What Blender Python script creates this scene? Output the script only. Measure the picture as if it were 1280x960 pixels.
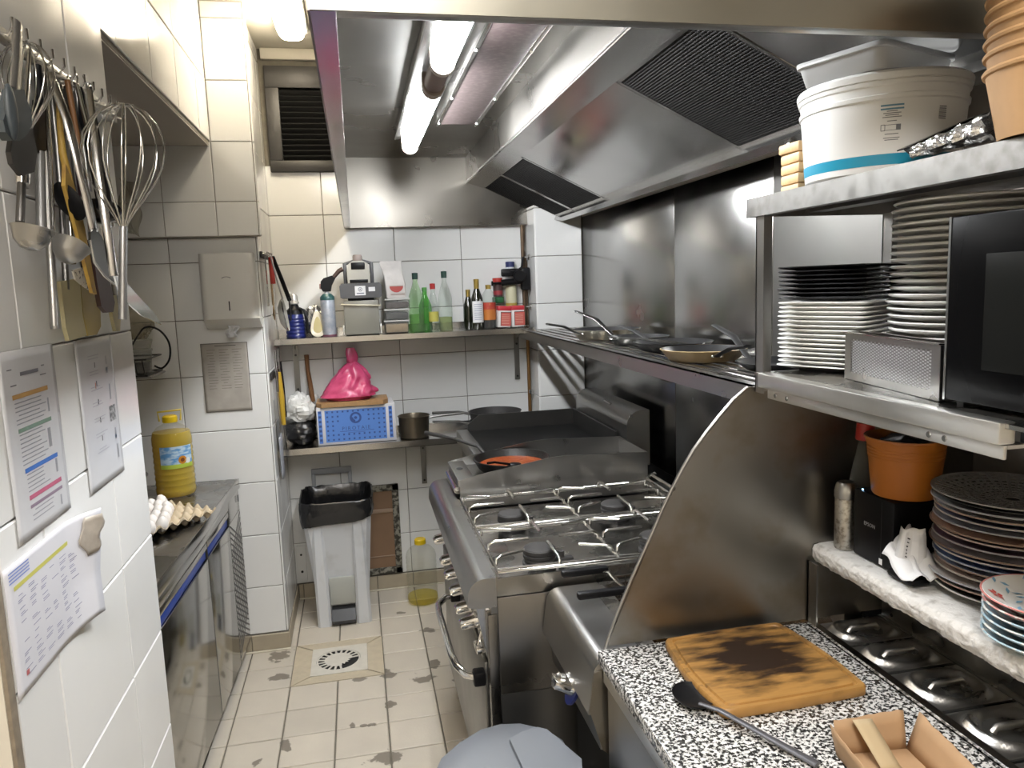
import bpy, bmesh, math, random
from mathutils import Vector, Matrix, noise
random.seed(7)
PI = math.pi
SC = bpy.context.scene
COL = SC.collection
for o in list(bpy.data.objects): bpy.data.objects.remove(o)

# ------------------------------------------------------------------ camera
FPX, CAMH = 940.0, 1.66
def _n(v): return Vector(v).normalized()
_Yd = _n((443 - 640, -(362 - 480), -FPX))
_Z = _n(Vector((1, .036, 0)).cross(_Yd))
_X = _Yd.cross(_Z)
ROT = Matrix((_X, _Yd, _Z))                      # camera space -> room space
cam_d = bpy.data.cameras.new('camera'); cam = bpy.data.objects.new('camera', cam_d); COL.objects.link(cam)
cam.matrix_world = Matrix.Translation((0, 0, CAMH)) @ ROT.to_4x4()
cam_d.sensor_width = 36; cam_d.lens = FPX / 1280 * 36; cam_d.clip_start = .02
SC.camera = cam
def ray(x, y): return ROT @ _n((x - 640, -(y - 480), -FPX))
def pz(x, y, z): d = ray(x, y); return Vector((0, 0, CAMH)) + d * ((z - CAMH) / d.z)
def px(x, y, X): d = ray(x, y); return Vector((0, 0, CAMH)) + d * (X / d.x)
def py(x, y, Y): d = ray(x, y); return Vector((0, 0, CAMH)) + d * (Y / d.y)

# ------------------------------------------------------------------ light and exposure
W = bpy.data.worlds.new('world'); SC.world = W; W.use_nodes = True
W.node_tree.nodes['Background'].inputs[0].default_value = (.9, .92, 1, 1)
W.node_tree.nodes['Background'].inputs[1].default_value = .03
vs = SC.view_settings
vs.view_transform = 'Standard'; vs.look = 'None'; vs.gamma = 1; vs.use_curve_mapping = False
vs.exposure = 1.4
SC.cycles.use_denoising = True
SC.cycles.max_bounces = 8; SC.cycles.glossy_bounces = 5; SC.cycles.transparent_max_bounces = 16
SC.cycles.sample_clamp_indirect = 6
SC.cycles.caustics_reflective = False; SC.cycles.caustics_refractive = False
HOOD_TUBE = 40.0      # emission of the tubes in the hood
CEIL_TUBE = 14.0       # emission of the bulkhead lamp by the vent
ROOM_LAMP = 80.0      # sets the ceiling panel behind the camera

# ------------------------------------------------------------------ materials
MATS = {}
def mat(name, col=(.8, .8, .8), rough=.5, metal=0., var=0., vscale=8., stretch=(1, 1, 1), rvar=0., bump=0., bscale=40.,
        rand=0., col2=None, lo=.4, hi=.65, alpha=None, ior=None, sheen=0., coat=0., emit=None, estr=0., detail=4., aniso=0.):
    if name in MATS: return MATS[name]
    m = bpy.data.materials.new(name); m.use_nodes = True; MATS[name] = m
    nt = m.node_tree; N = nt.nodes; L = nt.links; b = N['Principled BSDF']
    b.inputs['Base Color'].default_value = (*col, 1); b.inputs['Roughness'].default_value = rough; b.inputs['Metallic'].default_value = metal
    if ior: b.inputs['IOR'].default_value = ior
    if coat: b.inputs['Coat Weight'].default_value = coat
    if sheen: b.inputs['Sheen Weight'].default_value = sheen
    if aniso: b.inputs['Anisotropic'].default_value = aniso
    if emit: b.inputs['Emission Color'].default_value = (*emit, 1); b.inputs['Emission Strength'].default_value = estr
    vec = None
    if var or rvar or bump or col2:
        tc = N.new('ShaderNodeTexCoord'); mp = N.new('ShaderNodeMapping'); mp.inputs['Scale'].default_value = stretch
        g = N.new('ShaderNodeNewGeometry')
        L.new(g.outputs['Position'], mp.inputs['Vector']); vec = mp.outputs['Vector']
        nz = N.new('ShaderNodeTexNoise'); nz.inputs['Scale'].default_value = vscale; nz.inputs['Detail'].default_value = detail
        L.new(vec, nz.inputs['Vector'])
        m['nz'] = 1
    csock = None
    if var or col2:
        if col2:
            mr = N.new('ShaderNodeMapRange'); mr.inputs['From Min'].default_value = lo; mr.inputs['From Max'].default_value = hi
            L.new(nz.outputs['Fac'], mr.inputs['Value'])
            mx = N.new('ShaderNodeMix'); mx.data_type = 'RGBA'
            mx.inputs[6].default_value = (*col, 1); mx.inputs[7].default_value = (*col2, 1)
            L.new(mr.outputs['Result'], mx.inputs['Factor'])
        else:
            mx = N.new('ShaderNodeMix'); mx.data_type = 'RGBA'
            mx.inputs[6].default_value = (*[c * (1 - var) for c in col], 1); mx.inputs[7].default_value = (*[min(1, c * (1 + var)) for c in col], 1)
            L.new(nz.outputs['Fac'], mx.inputs['Factor'])
        csock = mx.outputs[2]
    if rand:
        oi = N.new('ShaderNodeObjectInfo'); hs = N.new('ShaderNodeHueSaturation')
        mr2 = N.new('ShaderNodeMapRange'); mr2.inputs['To Min'].default_value = 1 - rand; mr2.inputs['To Max'].default_value = 1 + rand * .5
        L.new(oi.outputs['Random'], mr2.inputs['Value']); L.new(mr2.outputs['Result'], hs.inputs['Value'])
        if csock: L.new(csock, hs.inputs['Color'])
        else: hs.inputs['Color'].default_value = (*col, 1)
        csock = hs.outputs['Color']
    if csock: L.new(csock, b.inputs['Base Color'])
    if rvar:
        mr3 = N.new('ShaderNodeMapRange'); mr3.inputs['From Min'].default_value = .3; mr3.inputs['From Max'].default_value = .7
        mr3.inputs['To Min'].default_value = max(.02, rough - rvar); mr3.inputs['To Max'].default_value = rough + rvar
        L.new(nz.outputs['Fac'], mr3.inputs['Value']); L.new(mr3.outputs['Result'], b.inputs['Roughness'])
    if bump:
        n2 = N.new('ShaderNodeTexNoise'); n2.inputs['Scale'].default_value = bscale; L.new(vec, n2.inputs['Vector'])
        bp = N.new('ShaderNodeBump'); bp.inputs['Strength'].default_value = bump; bp.inputs['Distance'].default_value = .004
        L.new(n2.outputs['Fac'], bp.inputs['Height']); L.new(bp.outputs['Normal'], b.inputs['Normal'])
    return m
def glass(name, tint=(.95, .98, .96), body=0.05, rough=.03, edge=.25):
    """thin bottle wall: mostly clear, tinted, with a fresnel gloss"""
    if name in MATS: return MATS[name]
    m = bpy.data.materials.new(name); m.use_nodes = True; MATS[name] = m
    nt = m.node_tree; N = nt.nodes; L = nt.links; b = N['Principled BSDF']; out = N['Material Output']
    b.inputs['Base Color'].default_value = (*[c * .6 for c in tint], 1); b.inputs['Roughness'].default_value = rough
    tr = N.new('ShaderNodeBsdfTransparent'); tr.inputs[0].default_value = (*tint, 1)
    lw = N.new('ShaderNodeLayerWeight'); lw.inputs['Blend'].default_value = .35
    mr = N.new('ShaderNodeMapRange'); mr.inputs['To Min'].default_value = body; mr.inputs['To Max'].default_value = min(.9, body + edge)
    L.new(lw.outputs['Facing'], mr.inputs['Value'])
    mx = N.new('ShaderNodeMixShader'); L.new(mr.outputs['Result'], mx.inputs[0]); L.new(tr.outputs[0], mx.inputs[1]); L.new(b.outputs[0], mx.inputs[2])
    L.new(mx.outputs[0], out.inputs['Surface'])
    return m
def emis(name, col, s):
    m = bpy.data.materials.new(name); m.use_nodes = True; MATS[name] = m
    b = m.node_tree.nodes['Principled BSDF']; b.inputs['Base Color'].default_value = (.9, .9, .9, 1)
    b.inputs['Emission Color'].default_value = (*col, 1); b.inputs['Emission Strength'].default_value = s
    return m

STEEL = mat('brushed_steel', (.38, .376, .366), .30, 1, var=.05, vscale=9, rvar=.03)
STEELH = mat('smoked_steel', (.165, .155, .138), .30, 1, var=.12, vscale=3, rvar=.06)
STEELD = mat('dull_steel', (.25, .246, .238), .34, 1, var=.12, vscale=10, rvar=.05)
STEELM = mat('mirror_steel', (.54, .53, .515), .2, 1, var=.06, vscale=4, rvar=.05)
STEELB = mat('greasy_steel', (.29, .275, .25), .34, 1, col2=(.19, .145, .085), lo=.5, hi=.8, vscale=7, rvar=.08)
STEELR = mat('worktop_steel', (.36, .355, .34), .27, 1, col2=(.33, .30, .26), lo=.45, hi=.7, vscale=9, rvar=.12)
CHROME = mat('chrome', (.72, .71, .69), .12, 1)
WIRE = mat('wire_steel', (.66, .65, .62), .2, 1)
ALU = mat('aluminium', (.74, .73, .70), .33, 1, var=.08, vscale=20)
ZINC = mat('scuffed_zinc', (.29, .285, .275), .42, 1, col2=(.16, .15, .14), lo=.5, hi=.72, vscale=26, rvar=.1)
BLACKP = mat('black_plastic', (.007, .007, .008), .38, ior=1.28)
BLACKM = mat('black_matt', (.015, .015, .015), .65, var=.4)
IRON = mat('cast_iron', (.035, .033, .032), .6, var=.3, vscale=60, bump=.3, bscale=200)
WHITEP = mat('white_plastic', (.74, .74, .72), .38, var=.03, vscale=5)
GREYP = mat('grey_plastic', (.21, .225, .245), .45, var=.06, vscale=12)
TILE = mat('glazed_tile', (.78, .78, .765), .16, var=.035, vscale=5, rvar=.05, rand=.05)
GROUT = mat('grout', (.16, .145, .115), .9, var=.3, vscale=30)
GROUTW = mat('pale_grout', (.27, .25, .22), .9, var=.2, vscale=30)
CEIL = mat('ceiling_paint', (.56, .53, .46), .8, var=.05, vscale=3)
KRAFT = mat('kraft_card', (.43, .27, .145), .75, var=.1, vscale=40)
WOODB = mat('bamboo', (.50, .28, .09), .42, var=.22, vscale=14, stretch=(1, 9, 1))
PAPER = mat('paper', (.72, .72, .73), .6, var=.03, vscale=10)

# ------------------------------------------------------------------ mesh helpers
class MB:
    def __init__(s): s.v = []; s.f = []; s.m = []
    def add(s, vs, fs, mi=0):
        b = len(s.v); s.v += [tuple(v) for v in vs]; s.f += [tuple(i + b for i in f) for f in fs]; s.m += [mi] * len(fs); return s
    def box(s, x0, x1, y0, y1, z0, z1, bev=0., mi=0, M=None):
        if bev <= 0:
            vs = [(x, y, z) for z in (z0, z1) for y in (y0, y1) for x in (x0, x1)]
            fs = [(0, 2, 3, 1), (4, 5, 7, 6), (0, 1, 5, 4), (2, 6, 7, 3), (0, 4, 6, 2), (1, 3, 7, 5)]
        else:
            bm = bmesh.new(); bmesh.ops.create_cube(bm, size=1)
            bmesh.ops.transform(bm, matrix=Matrix.Translation(((x0 + x1) / 2, (y0 + y1) / 2, (z0 + z1) / 2)) @ Matrix.Diagonal((x1 - x0, y1 - y0, z1 - z0, 1)), verts=bm.verts)
            bmesh.ops.bevel(bm, geom=bm.edges[:], offset=min(bev, .49 * min(x1 - x0, y1 - y0, z1 - z0)), segments=2, affect='EDGES', profile=.5)
            bm.verts.index_update(); vs = [v.co.copy() for v in bm.verts]; fs = [[v.index for v in f.verts] for f in bm.faces]; bm.free()
        if M is not None: vs = [M @ Vector(v) for v in vs]
        return s.add(vs, fs, mi)
    def prism(s, pts, axis, a, b, mi=0):
        n = len(pts)
        def P(p, t):
            return {'x': (t, p[0], p[1]), 'y': (p[0], t, p[1]), 'z': (p[0], p[1], t)}[axis]
        vs = [P(p, a) for p in pts] + [P(p, b) for p in pts]
        fs = [tuple(range(n)), tuple(range(2 * n - 1, n - 1, -1))] + [((i + 1) % n, i, n + i, n + (i + 1) % n) for i in range(n)]
        return s.add(vs, fs, mi)
    def lathe(s, prof, seg=24, c=(0, 0, 0), mi=0, M=None, closed=False):
        vs = []; fs = []; rings = []
        for r, z in prof:
            if r < 1e-6: rings.append([len(vs)]); vs.append((0, 0, z))
            else:
                rings.append(list(range(len(vs), len(vs) + seg)))
                vs += [(r * math.cos(2 * PI * k / seg), r * math.sin(2 * PI * k / seg), z) for k in range(seg)]
        pr = list(zip(rings, rings[1:])) + ([(rings[-1], rings[0])] if closed else [])
        for A, B in pr:
            for k in range(seg):
                k2 = (k + 1) % seg
                if len(A) == 1 and len(B) == 1: continue
                if len(A) == 1: fs.append((A[0], B[k2], B[k]))
                elif len(B) == 1: fs.append((A[k], A[k2], B[0]))
                else: fs.append((A[k], A[k2], B[k2], B[k]))
        T = Matrix.Translation(c) @ (M if M is not None else Matrix())
        return s.add([T @ Vector(v) for v in vs], fs, mi)
    def tube(s, pts, r, seg=8, mi=0, closed=False, flat=None):
        """rod through pts; r number or list; flat=(a,b) gives an elliptical section"""
        P = [Vector(p) for p in pts]; n = len(P); R = r if isinstance(r, (list, tuple)) else [r] * n
        vs = []; fs = []; up = None
        for i in range(n):
            a = P[(i - 1) % n] if (i or closed) else P[0]; b = P[(i + 1) % n] if (i < n - 1 or closed) else P[-1]
            t = (b - a).normalized()
            if up is None:
                up = Vector((0, 0, 1)) if abs(t.z) < .9 else Vector((1, 0, 0))
            side = t.cross(up)
            if side.length < 1e-5: side = t.orthogonal()
            side.normalize(); up = side.cross(t).normalized()
            fa, fb = flat if flat else (1, 1)
            for k in range(seg):
                an = 2 * PI * k / seg
                vs.append(P[i] + (side * math.cos(an) * fa + up * math.sin(an) * fb) * R[i])
        for i in range(n if closed else n - 1):
            j = (i + 1) % n
            for k in range(seg):
                k2 = (k + 1) % seg
                fs.append((i * seg + k, i * seg + k2, j * seg + k2, j * seg + k))
        if not closed: fs += [tuple(range(seg - 1, -1, -1)), tuple(range((n - 1) * seg, n * seg))]
        return s.add(vs, fs, mi)
    def blob(s, c, r, seg=20, rings=12, fn=None, mi=0):
        vs = []; fs = []
        for i in range(rings + 1):
            th = PI * i / rings
            for k in range(seg):
                ph = 2 * PI * k / seg
                d = Vector((math.sin(th) * math.cos(ph), math.sin(th) * math.sin(ph), math.cos(th)))
                p = Vector((d.x * r[0], d.y * r[1], d.z * r[2]))
                if fn: p = fn(p, d)
                vs.append(Vector(c) + p)
        for i in range(rings):
            for k in range(seg):
                k2 = (k + 1) % seg
                fs.append((i * seg + k, (i + 1) * seg + k, (i + 1) * seg + k2, i * seg + k2))
        return s.add(vs, fs, mi)
    def grid(s, nu, nv, fn, mi=0):
        vs = [fn(i / nu, j / nv) for j in range(nv + 1) for i in range(nu + 1)]
        fs = [(j * (nu + 1) + i, j * (nu + 1) + i + 1, (j + 1) * (nu + 1) + i + 1, (j + 1) * (nu + 1) + i) for j in range(nv) for i in range(nu)]
        return s.add(vs, fs, mi)
    def cyl(s, p0, p1, r, seg=16, mi=0, r1=None):
        return s.tube([p0, p1], [r, r if r1 is None else r1], seg, mi)

def mesh_of(mb, name, smooth=35):
    me = bpy.data.meshes.new(name); me.from_pydata(mb.v, [], mb.f); me.update()
    bm = bmesh.new(); bm.from_mesh(me); bmesh.ops.recalc_face_normals(bm, faces=bm.faces); bm.to_mesh(me); bm.free()
    for i, p in enumerate(me.polygons):
        p.material_index = mb.m[i] if i < len(mb.m) else 0
        p.use_smooth = smooth > 0
    if smooth: me.set_sharp_from_angle(angle=math.radians(smooth))
    return me
def obj(name, mb, mats, parent=None, smooth=35, world=True, solid=0., subs=0):
    """one mesh object; with world=True the vertices are given in room space even under a parent"""
    if parent is not None and world:
        r = parent
        off = Vector((0, 0, 0))
        while r is not None: off += r.location; r = r.parent
        mb.v = [(v[0] - off.x, v[1] - off.y, v[2] - off.z) for v in mb.v]
    me = mesh_of(mb, name, smooth)
    for m in (mats if isinstance(mats, (list, tuple)) else [mats]): me.materials.append(m)
    o = bpy.data.objects.new(name, me); COL.objects.link(o); o.parent = parent
    if solid:
        md = o.modifiers.new('thickness', 'SOLIDIFY'); md.thickness = solid; md.offset = 0
    if subs:
        md = o.modifiers.new('smooth', 'SUBSURF'); md.levels = subs; md.render_levels = subs
    return o
def tag(o, label, cat, group=None):
    o['label'] = label; o['category'] = cat
    if group: o['group'] = group
    return o
def struct(o): o['kind'] = 'structure'; return o
def thing(name, label, cat, loc=(0, 0, 0), group=None):
    o = bpy.data.objects.new(name, None); COL.objects.link(o); o.location = loc; o.empty_display_size = .05
    return tag(o, label, cat, group)
KIDS = {}
def children(o): return [c for c in bpy.data.objects if c.parent is o]
def dup(root, loc, rot=None, label=None, group=None, scale=None):
    kids = children(root)
    r = root.copy(); COL.objects.link(r); r.location = loc
    if rot is not None: r.rotation_euler = rot
    if scale is not None: r.scale = scale
    if label: r['label'] = label
    if group: r['group'] = group
    for c in kids:
        k = c.copy(); COL.objects.link(k); k.parent = r
        for g in children(c):
            h = g.copy(); COL.objects.link(h); h.parent = k
    return r
def text(name, body, size, M, m, parent, extr=.0002, spacing=1., align='CENTER'):
    cu = bpy.data.curves.new(name, 'FONT'); cu.body = body; cu.size = size; cu.extrude = extr; cu.align_x = align; cu.align_y = 'CENTER'
    cu.space_character = spacing; cu.resolution_u = 2
    t = bpy.data.objects.new(name, cu); COL.objects.link(t)
    dg = bpy.context.evaluated_depsgraph_get(); me = bpy.data.meshes.new_from_object(t.evaluated_get(dg)); bpy.data.objects.remove(t)
    off = Vector((0, 0, 0)); r = parent
    while r is not None: off += r.location; r = r.parent
    me.transform(Matrix.Translation(-off) @ M); me.materials.clear(); me.materials.append(m)
    o = bpy.data.objects.new(name, me); COL.objects.link(o); o.parent = parent
    return o
def arc(cx, cz, r, a0, a1, n=8):
    return [(cx + r * math.cos(math.radians(a0 + (a1 - a0) * i / n)), cz + r * math.sin(math.radians(a0 + (a1 - a0) * i / n))) for i in range(n + 1)]
def proj(p):
    c = ROT.transposed() @ (Vector(p) - Vector((0, 0, CAMH))); return (640 - FPX * c.x / c.z, 480 + FPX * c.y / c.z)
ORD = 'lowest second third fourth fifth sixth seventh eighth ninth tenth eleventh twelfth thirteenth fourteenth fifteenth sixteenth seventeenth eighteenth nineteenth twentieth twenty-first twenty-second twenty-third twenty-fourth twenty-fifth'.split()
def nth(k, n): return 'lowest' if k == 0 else 'topmost' if k == n - 1 else ORD[k] + ' from the bottom'
# frames for flat print: local x to the reader's right, local y up, local z to the reader
def F_minusY(p): return Matrix.Translation(p) @ Matrix(((1, 0, 0, 0), (0, 0, -1, 0), (0, 1, 0, 0), (0, 0, 0, 1)))     # faces the camera side
def F_plusX(p): return Matrix.Translation(p) @ Matrix(((0, 0, 1, 0), (1, 0, 0, 0), (0, 1, 0, 0), (0, 0, 0, 1)))      # on the left wall, faces +X
def F_minusX(p): return Matrix.Translation(p) @ Matrix(((0, 0, -1, 0), (-1, 0, 0, 0), (0, 1, 0, 0), (0, 0, 0, 1)))   # on the right, faces -X
def rect(mb, M, x0, x1, y0, y1, z=.0003, mi=0):
    return mb.add([M @ Vector(p) for p in ((x0, y0, z), (x1, y0, z), (x1, y1, z), (x0, y1, z))], [(0, 1, 2, 3)], mi)
# ================================================================== the room
TILE_MESH = {}
def tile_mesh(w, h, d, m, key):
    k = (round(w, 4), round(h, 4), key)
    if k not in TILE_MESH:
        e = .0025; mb = MB()
        vs = [(0, 0, 0), (w, 0, 0), (w, h, 0), (0, h, 0), (0, 0, d - e), (w, 0, d - e), (w, h, d - e), (0, h, d - e), (e, e, d), (w - e, e, d), (w - e, h - e, d), (e, h - e, d)]
        fs = [(0, 1, 5, 4), (1, 2, 6, 5), (2, 3, 7, 6), (3, 0, 4, 7), (4, 5, 9, 8), (5, 6, 10, 9), (6, 7, 11, 10), (7, 4, 8, 11), (8, 9, 10, 11)]
        mb.add(vs, fs); me = mesh_of(mb, 'tile', 0); me.materials.append(m); TILE_MESH[k] = me
    return TILE_MESH[k]
def cells(lo, hi, phase, pitch):
    """cut [lo,hi] at phase + k*pitch"""
    k = math.floor((lo - phase) / pitch) + 1; out = [lo]
    while phase + k * pitch < hi - .004:
        if phase + k * pitch > lo + .004: out.append(phase + k * pitch)
        k += 1
    return out + [hi]
def tiles(parent, O, U, V, us, vs_, m=None, gap=.003, d=.006, skip=None, jitter=.0006):
    """tiles with lower-left corners at O+u*U+v*V, proud along U x V"""
    m = m or TILE; O, U, V = Vector(O), Vector(U), Vector(V); Nn = U.cross(V)
    R = Matrix((U, V, Nn)).transposed().to_4x4()
    for u0, u1 in zip(us, us[1:]):
        for v0, v1 in zip(vs_, vs_[1:]):
            if skip and skip((u0 + u1) / 2, (v0 + v1) / 2): continue
            if u1 - u0 < .012 or v1 - v0 < .012: continue
            t = bpy.data.objects.new('tile', tile_mesh(u1 - u0 - gap, v1 - v0 - gap, d, m, m.name)); COL.objects.link(t); t.parent = parent
            t.matrix_local = Matrix.Translation(O + U * (u0 + gap / 2) + V * (v0 + gap / 2) + Nn * random.uniform(-jitter, jitter)) @ R
TH = .248; TW = .355
YB, XR, XC, YC, XL, YL0, YL1, ZC = 4.08, 1.195, -.405, 3.505, -.533, 1.165, 1.955, 2.86
D = .006
# floor ---------------------------------------------------------------
fl_mat = mat('floor_tile', (.56, .51, .43), .42, var=.10, vscale=9, rvar=.1, rand=.06, bump=.15, bscale=120)
def stained(m, spots):
    """dirty wet patches of fixed shape on the floor"""
    nt = m.node_tree; N = nt.nodes; L = nt.links; b = N['Principled BSDF']
    g = N.new('ShaderNodeNewGeometry'); nz = N.new('ShaderNodeTexNoise'); nz.inputs['Scale'].default_value = 22; nz.inputs['Detail'].default_value = 5
    L.new(g.outputs['Position'], nz.inputs['Vector'])
    prev = None
    for (x, y, rx, ry) in spots:
        vm = N.new('ShaderNodeVectorMath'); vm.operation = 'SUBTRACT'; vm.inputs[1].default_value = (x, y, 0); L.new(g.outputs['Position'], vm.inputs[0])
        v2 = N.new('ShaderNodeVectorMath'); v2.operation = 'MULTIPLY'; v2.inputs[1].default_value = (1 / rx, 1 / ry, 0); L.new(vm.outputs[0], v2.inputs[0])
        ln = N.new('ShaderNodeVectorMath'); ln.operation = 'LENGTH'; L.new(v2.outputs[0], ln.inputs[0])
        if prev is None: prev = ln.outputs['Value']
        else:
            mn = N.new('ShaderNodeMath'); mn.operation = 'MINIMUM'; L.new(prev, mn.inputs[0]); L.new(ln.outputs['Value'], mn.inputs[1]); prev = mn.outputs[0]
    ad = N.new('ShaderNodeMath'); ad.operation = 'MULTIPLY_ADD'; ad.inputs[1].default_value = 2.4; L.new(nz.outputs['Fac'], ad.inputs[0]); L.new(prev, ad.inputs[2])
    mr = N.new('ShaderNodeMapRange'); mr.inputs['From Min'].default_value = 1.72; mr.inputs['From Max'].default_value = 1.86; mr.inputs['To Min'].default_value = .72; mr.inputs['To Max'].default_value = 0
    L.new(ad.outputs[0], mr.inputs['Value'])
    src = b.inputs['Base Color'].links[0].from_socket
    mx = N.new('ShaderNodeMix'); mx.data_type = 'RGBA'; mx.inputs[7].default_value = (.085, .065, .045, 1)
    L.new(mr.outputs['Result'], mx.inputs['Factor']); L.new(src, mx.inputs[6]); L.new(mx.outputs[2], b.inputs['Base Color'])
SP = []
for (x, y, rx, ry) in [(350, 820, .07, .09), (347, 847, .08, .04), (487, 842, .05, .06), (530, 848, .08, .05), (543, 830, .04, .07), (536, 787, .06, .04), (490, 880, .04, .04), (356, 932, .035, .05),
                       (484, 947, .09, .06), (452, 849, .05, .03), (384, 825, .05, .09), (575, 850, .05, .06), (465, 906, .03, .02), (455, 907, .02, .02), (440, 905, .02, .03), (318, 955, .03, .03), (415, 810, .03, .03), (500, 766, .03, .03)]:
    p = pz(x, y, 0); SP.append((p.x, p.y, rx, ry))
stained(fl_mat, SP)
mb = MB().box(-1.35, 1.5, -1.7, 4.2, -.08, -D); floor = struct(obj('floor', mb, GROUT, smooth=0))
P0 = .198
us = cells(-.63, .60, -.37, P0); vsf = cells(1.0, YB - .012, 3.135, .187)
tiles(floor, (0, 0, -D), (1, 0, 0), (0, 1, 0), us, vsf, fl_mat, gap=.006, skip=lambda u, v: -.37 < u < .026 and 3.13 < v < 3.509)
tiles(floor, (0, 0, -D), (1, 0, 0), (0, 1, 0), cells(-1.3, -.63, -.37, P0), cells(1.0, 3.48, 3.135, .187), fl_mat, gap=.006)
tiles(floor, (0, 0, -D), (1, 0, 0), (0, 1, 0), cells(-1.3, 1.19, -.37, P0 * 2), cells(-1.5, 1.0, 3.135, .397), fl_mat, gap=.006)
tiles(floor, (0, 0, -D), (1, 0, 0), (0, 1, 0), cells(.60, 1.19, -.37, P0), cells(1.0, YB - .012, 3.135, .397), fl_mat, gap=.006)
# strips of cut tile around the drain
dr_mat = mat('drain_surround', (.52, .45, .33), .5, var=.15, vscale=30, bump=.5, bscale=70)
x0, x1, y0, y1 = -.37, .026, 3.135, 3.509; a, b, c, d_ = -.292, -.045, 3.195, 3.445
for q in ([(x0, y0), (x1, y0), (b, c), (a, c)], [(x1, y0), (x1, y1), (b, d_), (b, c)], [(x1, y1), (x0, y1), (a, d_), (b, d_)], [(x0, y1), (x0, y0), (a, c), (a, d_)]):
    cx = sum(p[0] for p in q) / 4; cy = sum(p[1] for p in q) / 4
    qq = [(cx + (p[0] - cx) * .975, cy + (p[1] - cy) * .975) for p in q]
    obj('tile', MB().prism(qq, 'z', -D, 0), dr_mat, floor, 0)
DRAIN = ((a, b, c, d_))
# ceiling -------------------------------------------------------------
struct(obj('ceiling', MB().box(-1.35, 1.5, -1.7, 4.2, ZC, ZC + .08), CEIL, smooth=0))
# back wall -----------------------------------------------------------
wb = struct(obj('wall_back', MB().box(-.62, 1.3, YB + D * .5, YB + .1, 0, ZC), GROUT, smooth=0))
hatch = lambda u, v: (.0 < u < .16 and .10 < v < .60)
zc = cells(.085, ZC - .06, 1.055, TH); xc = cells(XC, XR, -.135, TW)
tiles(wb, (0, YB + D * .5, 0), (1, 0, 0), (0, 0, 1), xc, zc, skip=lambda u, v: (u < .2 and 2.26 < v < 2.79))
tiles(wb, (0, YB + D * .5, 0), (1, 0, 0), (0, 0, 1), [-.054, .22], [q for q in zc if q > 2.2])
for (u0, u1, v0, v1) in ((XC, -.383, 2.295, 2.79),): pass
# left column side (faces +X) and alcove end wall (faces the camera)
wc = struct(obj('wall_column', MB().box(-1.3, XC - D * .5, YC + D * .5, YB + .1, 0, ZC), GROUT, smooth=0))
tiles(wc, (XC - D * .5, 0, 0), (0, 1, 0), (0, 0, 1), cells(YC + .004, YB, YB - .10, TW), zc + [ZC], jitter=.0004)
zc2 = cells(.085, 1.905, 1.055, TH)
tiles(wc, (0, YC + D * .5, 0), (1, 0, 0), (0, 0, 1), cells(-1.25, XC, -.415, TW)[:-2] + [XC - .004], zc2)
# upper thicker part of the alcove end wall, with its ledge
wu = struct(obj('wall_column_upper', MB().box(-1.3, -.386, YC - .05 + D * .5, YC + .004, 1.905, ZC), GROUTW, smooth=0))
tiles(wu, (0, YC - .05 + D * .5, 0), (1, 0, 0), (0, 0, 1), [-1.25, -1.12, -.765, -.555], cells(1.907, ZC, 2.05, TH))
tiles(wu, (0, YC - .05 + D * .5, 0), (1, 0, 0), (0, 0, 1), [-.555, -.388], cells(1.907, ZC, 2.05, TH))
tiles(wu, (-.386, 0, 0), (0, 1, 0), (0, 0, 1), [YC - .05, YC + .003], cells(1.907, ZC, 2.05, TH), jitter=0)
# soffit above the alcove
ws = struct(obj('wall_soffit', MB().box(-1.3, -.558 - D * .5, YL1 - .02, YC - .055, 2.285, ZC), GROUTW, smooth=0))
tiles(ws, (-.558 - D * .5, 0, 0), (0, 1, 0), (0, 0, 1), cells(YL1, YC - .056, YC - .05 - TW * .62, TW), cells(2.287, ZC, 2.546, TH))
obj('soffit_board', MB().box(-1.29, -.562, YL1 - .015, YC - .06, 2.279, 2.285), mat('soffit_paint', (.40, .37, .33), .8), ws, 0)
# near left wall (papers and utensils)
wl = struct(obj('wall_left', MB().box(-.70, XL - D * .5, YL0, YL1, 0, ZC), GROUTW, smooth=0))
tiles(wl, (XL - D * .5, 0, 0), (0, 1, 0), (0, 0, 1), cells(YL0 + .018, YL1, 1.342, .37), cells(.085, ZC, 1.078, .252), gap=.0028)
obj('tile_trim', MB().box(XL - .01, XL + .004, YL0 - .006, YL0 + .016, 0, ZC, .003), mat('brown_edge', (.23, .19, .14), .7, var=.4, vscale=60), wl)
# alcove back, and the rest of the room around the camera
aw = struct(obj('wall_alcove', MB().box(-1.36, -1.26, YL1 - .3, YC + .1, 0, ZC), TILE, smooth=0))
PLAIN = mat('rear_paint', (.62, .58, .50), .7, var=.06, vscale=3)
struct(obj('wall_left_rear', MB().box(-1.06, -.98, -1.7, YL0 - .01, 0, ZC), PLAIN, smooth=0))
struct(obj('wall_left_return', MB().box(-.98, -.535, YL0 + .02 - .028, YL0 - .002, 0, ZC), PLAIN, smooth=0))
struct(obj('wall_rear', MB().box(-1.06, 1.5, -1.75, -1.68, 0, ZC), PLAIN, smooth=0))
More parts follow.
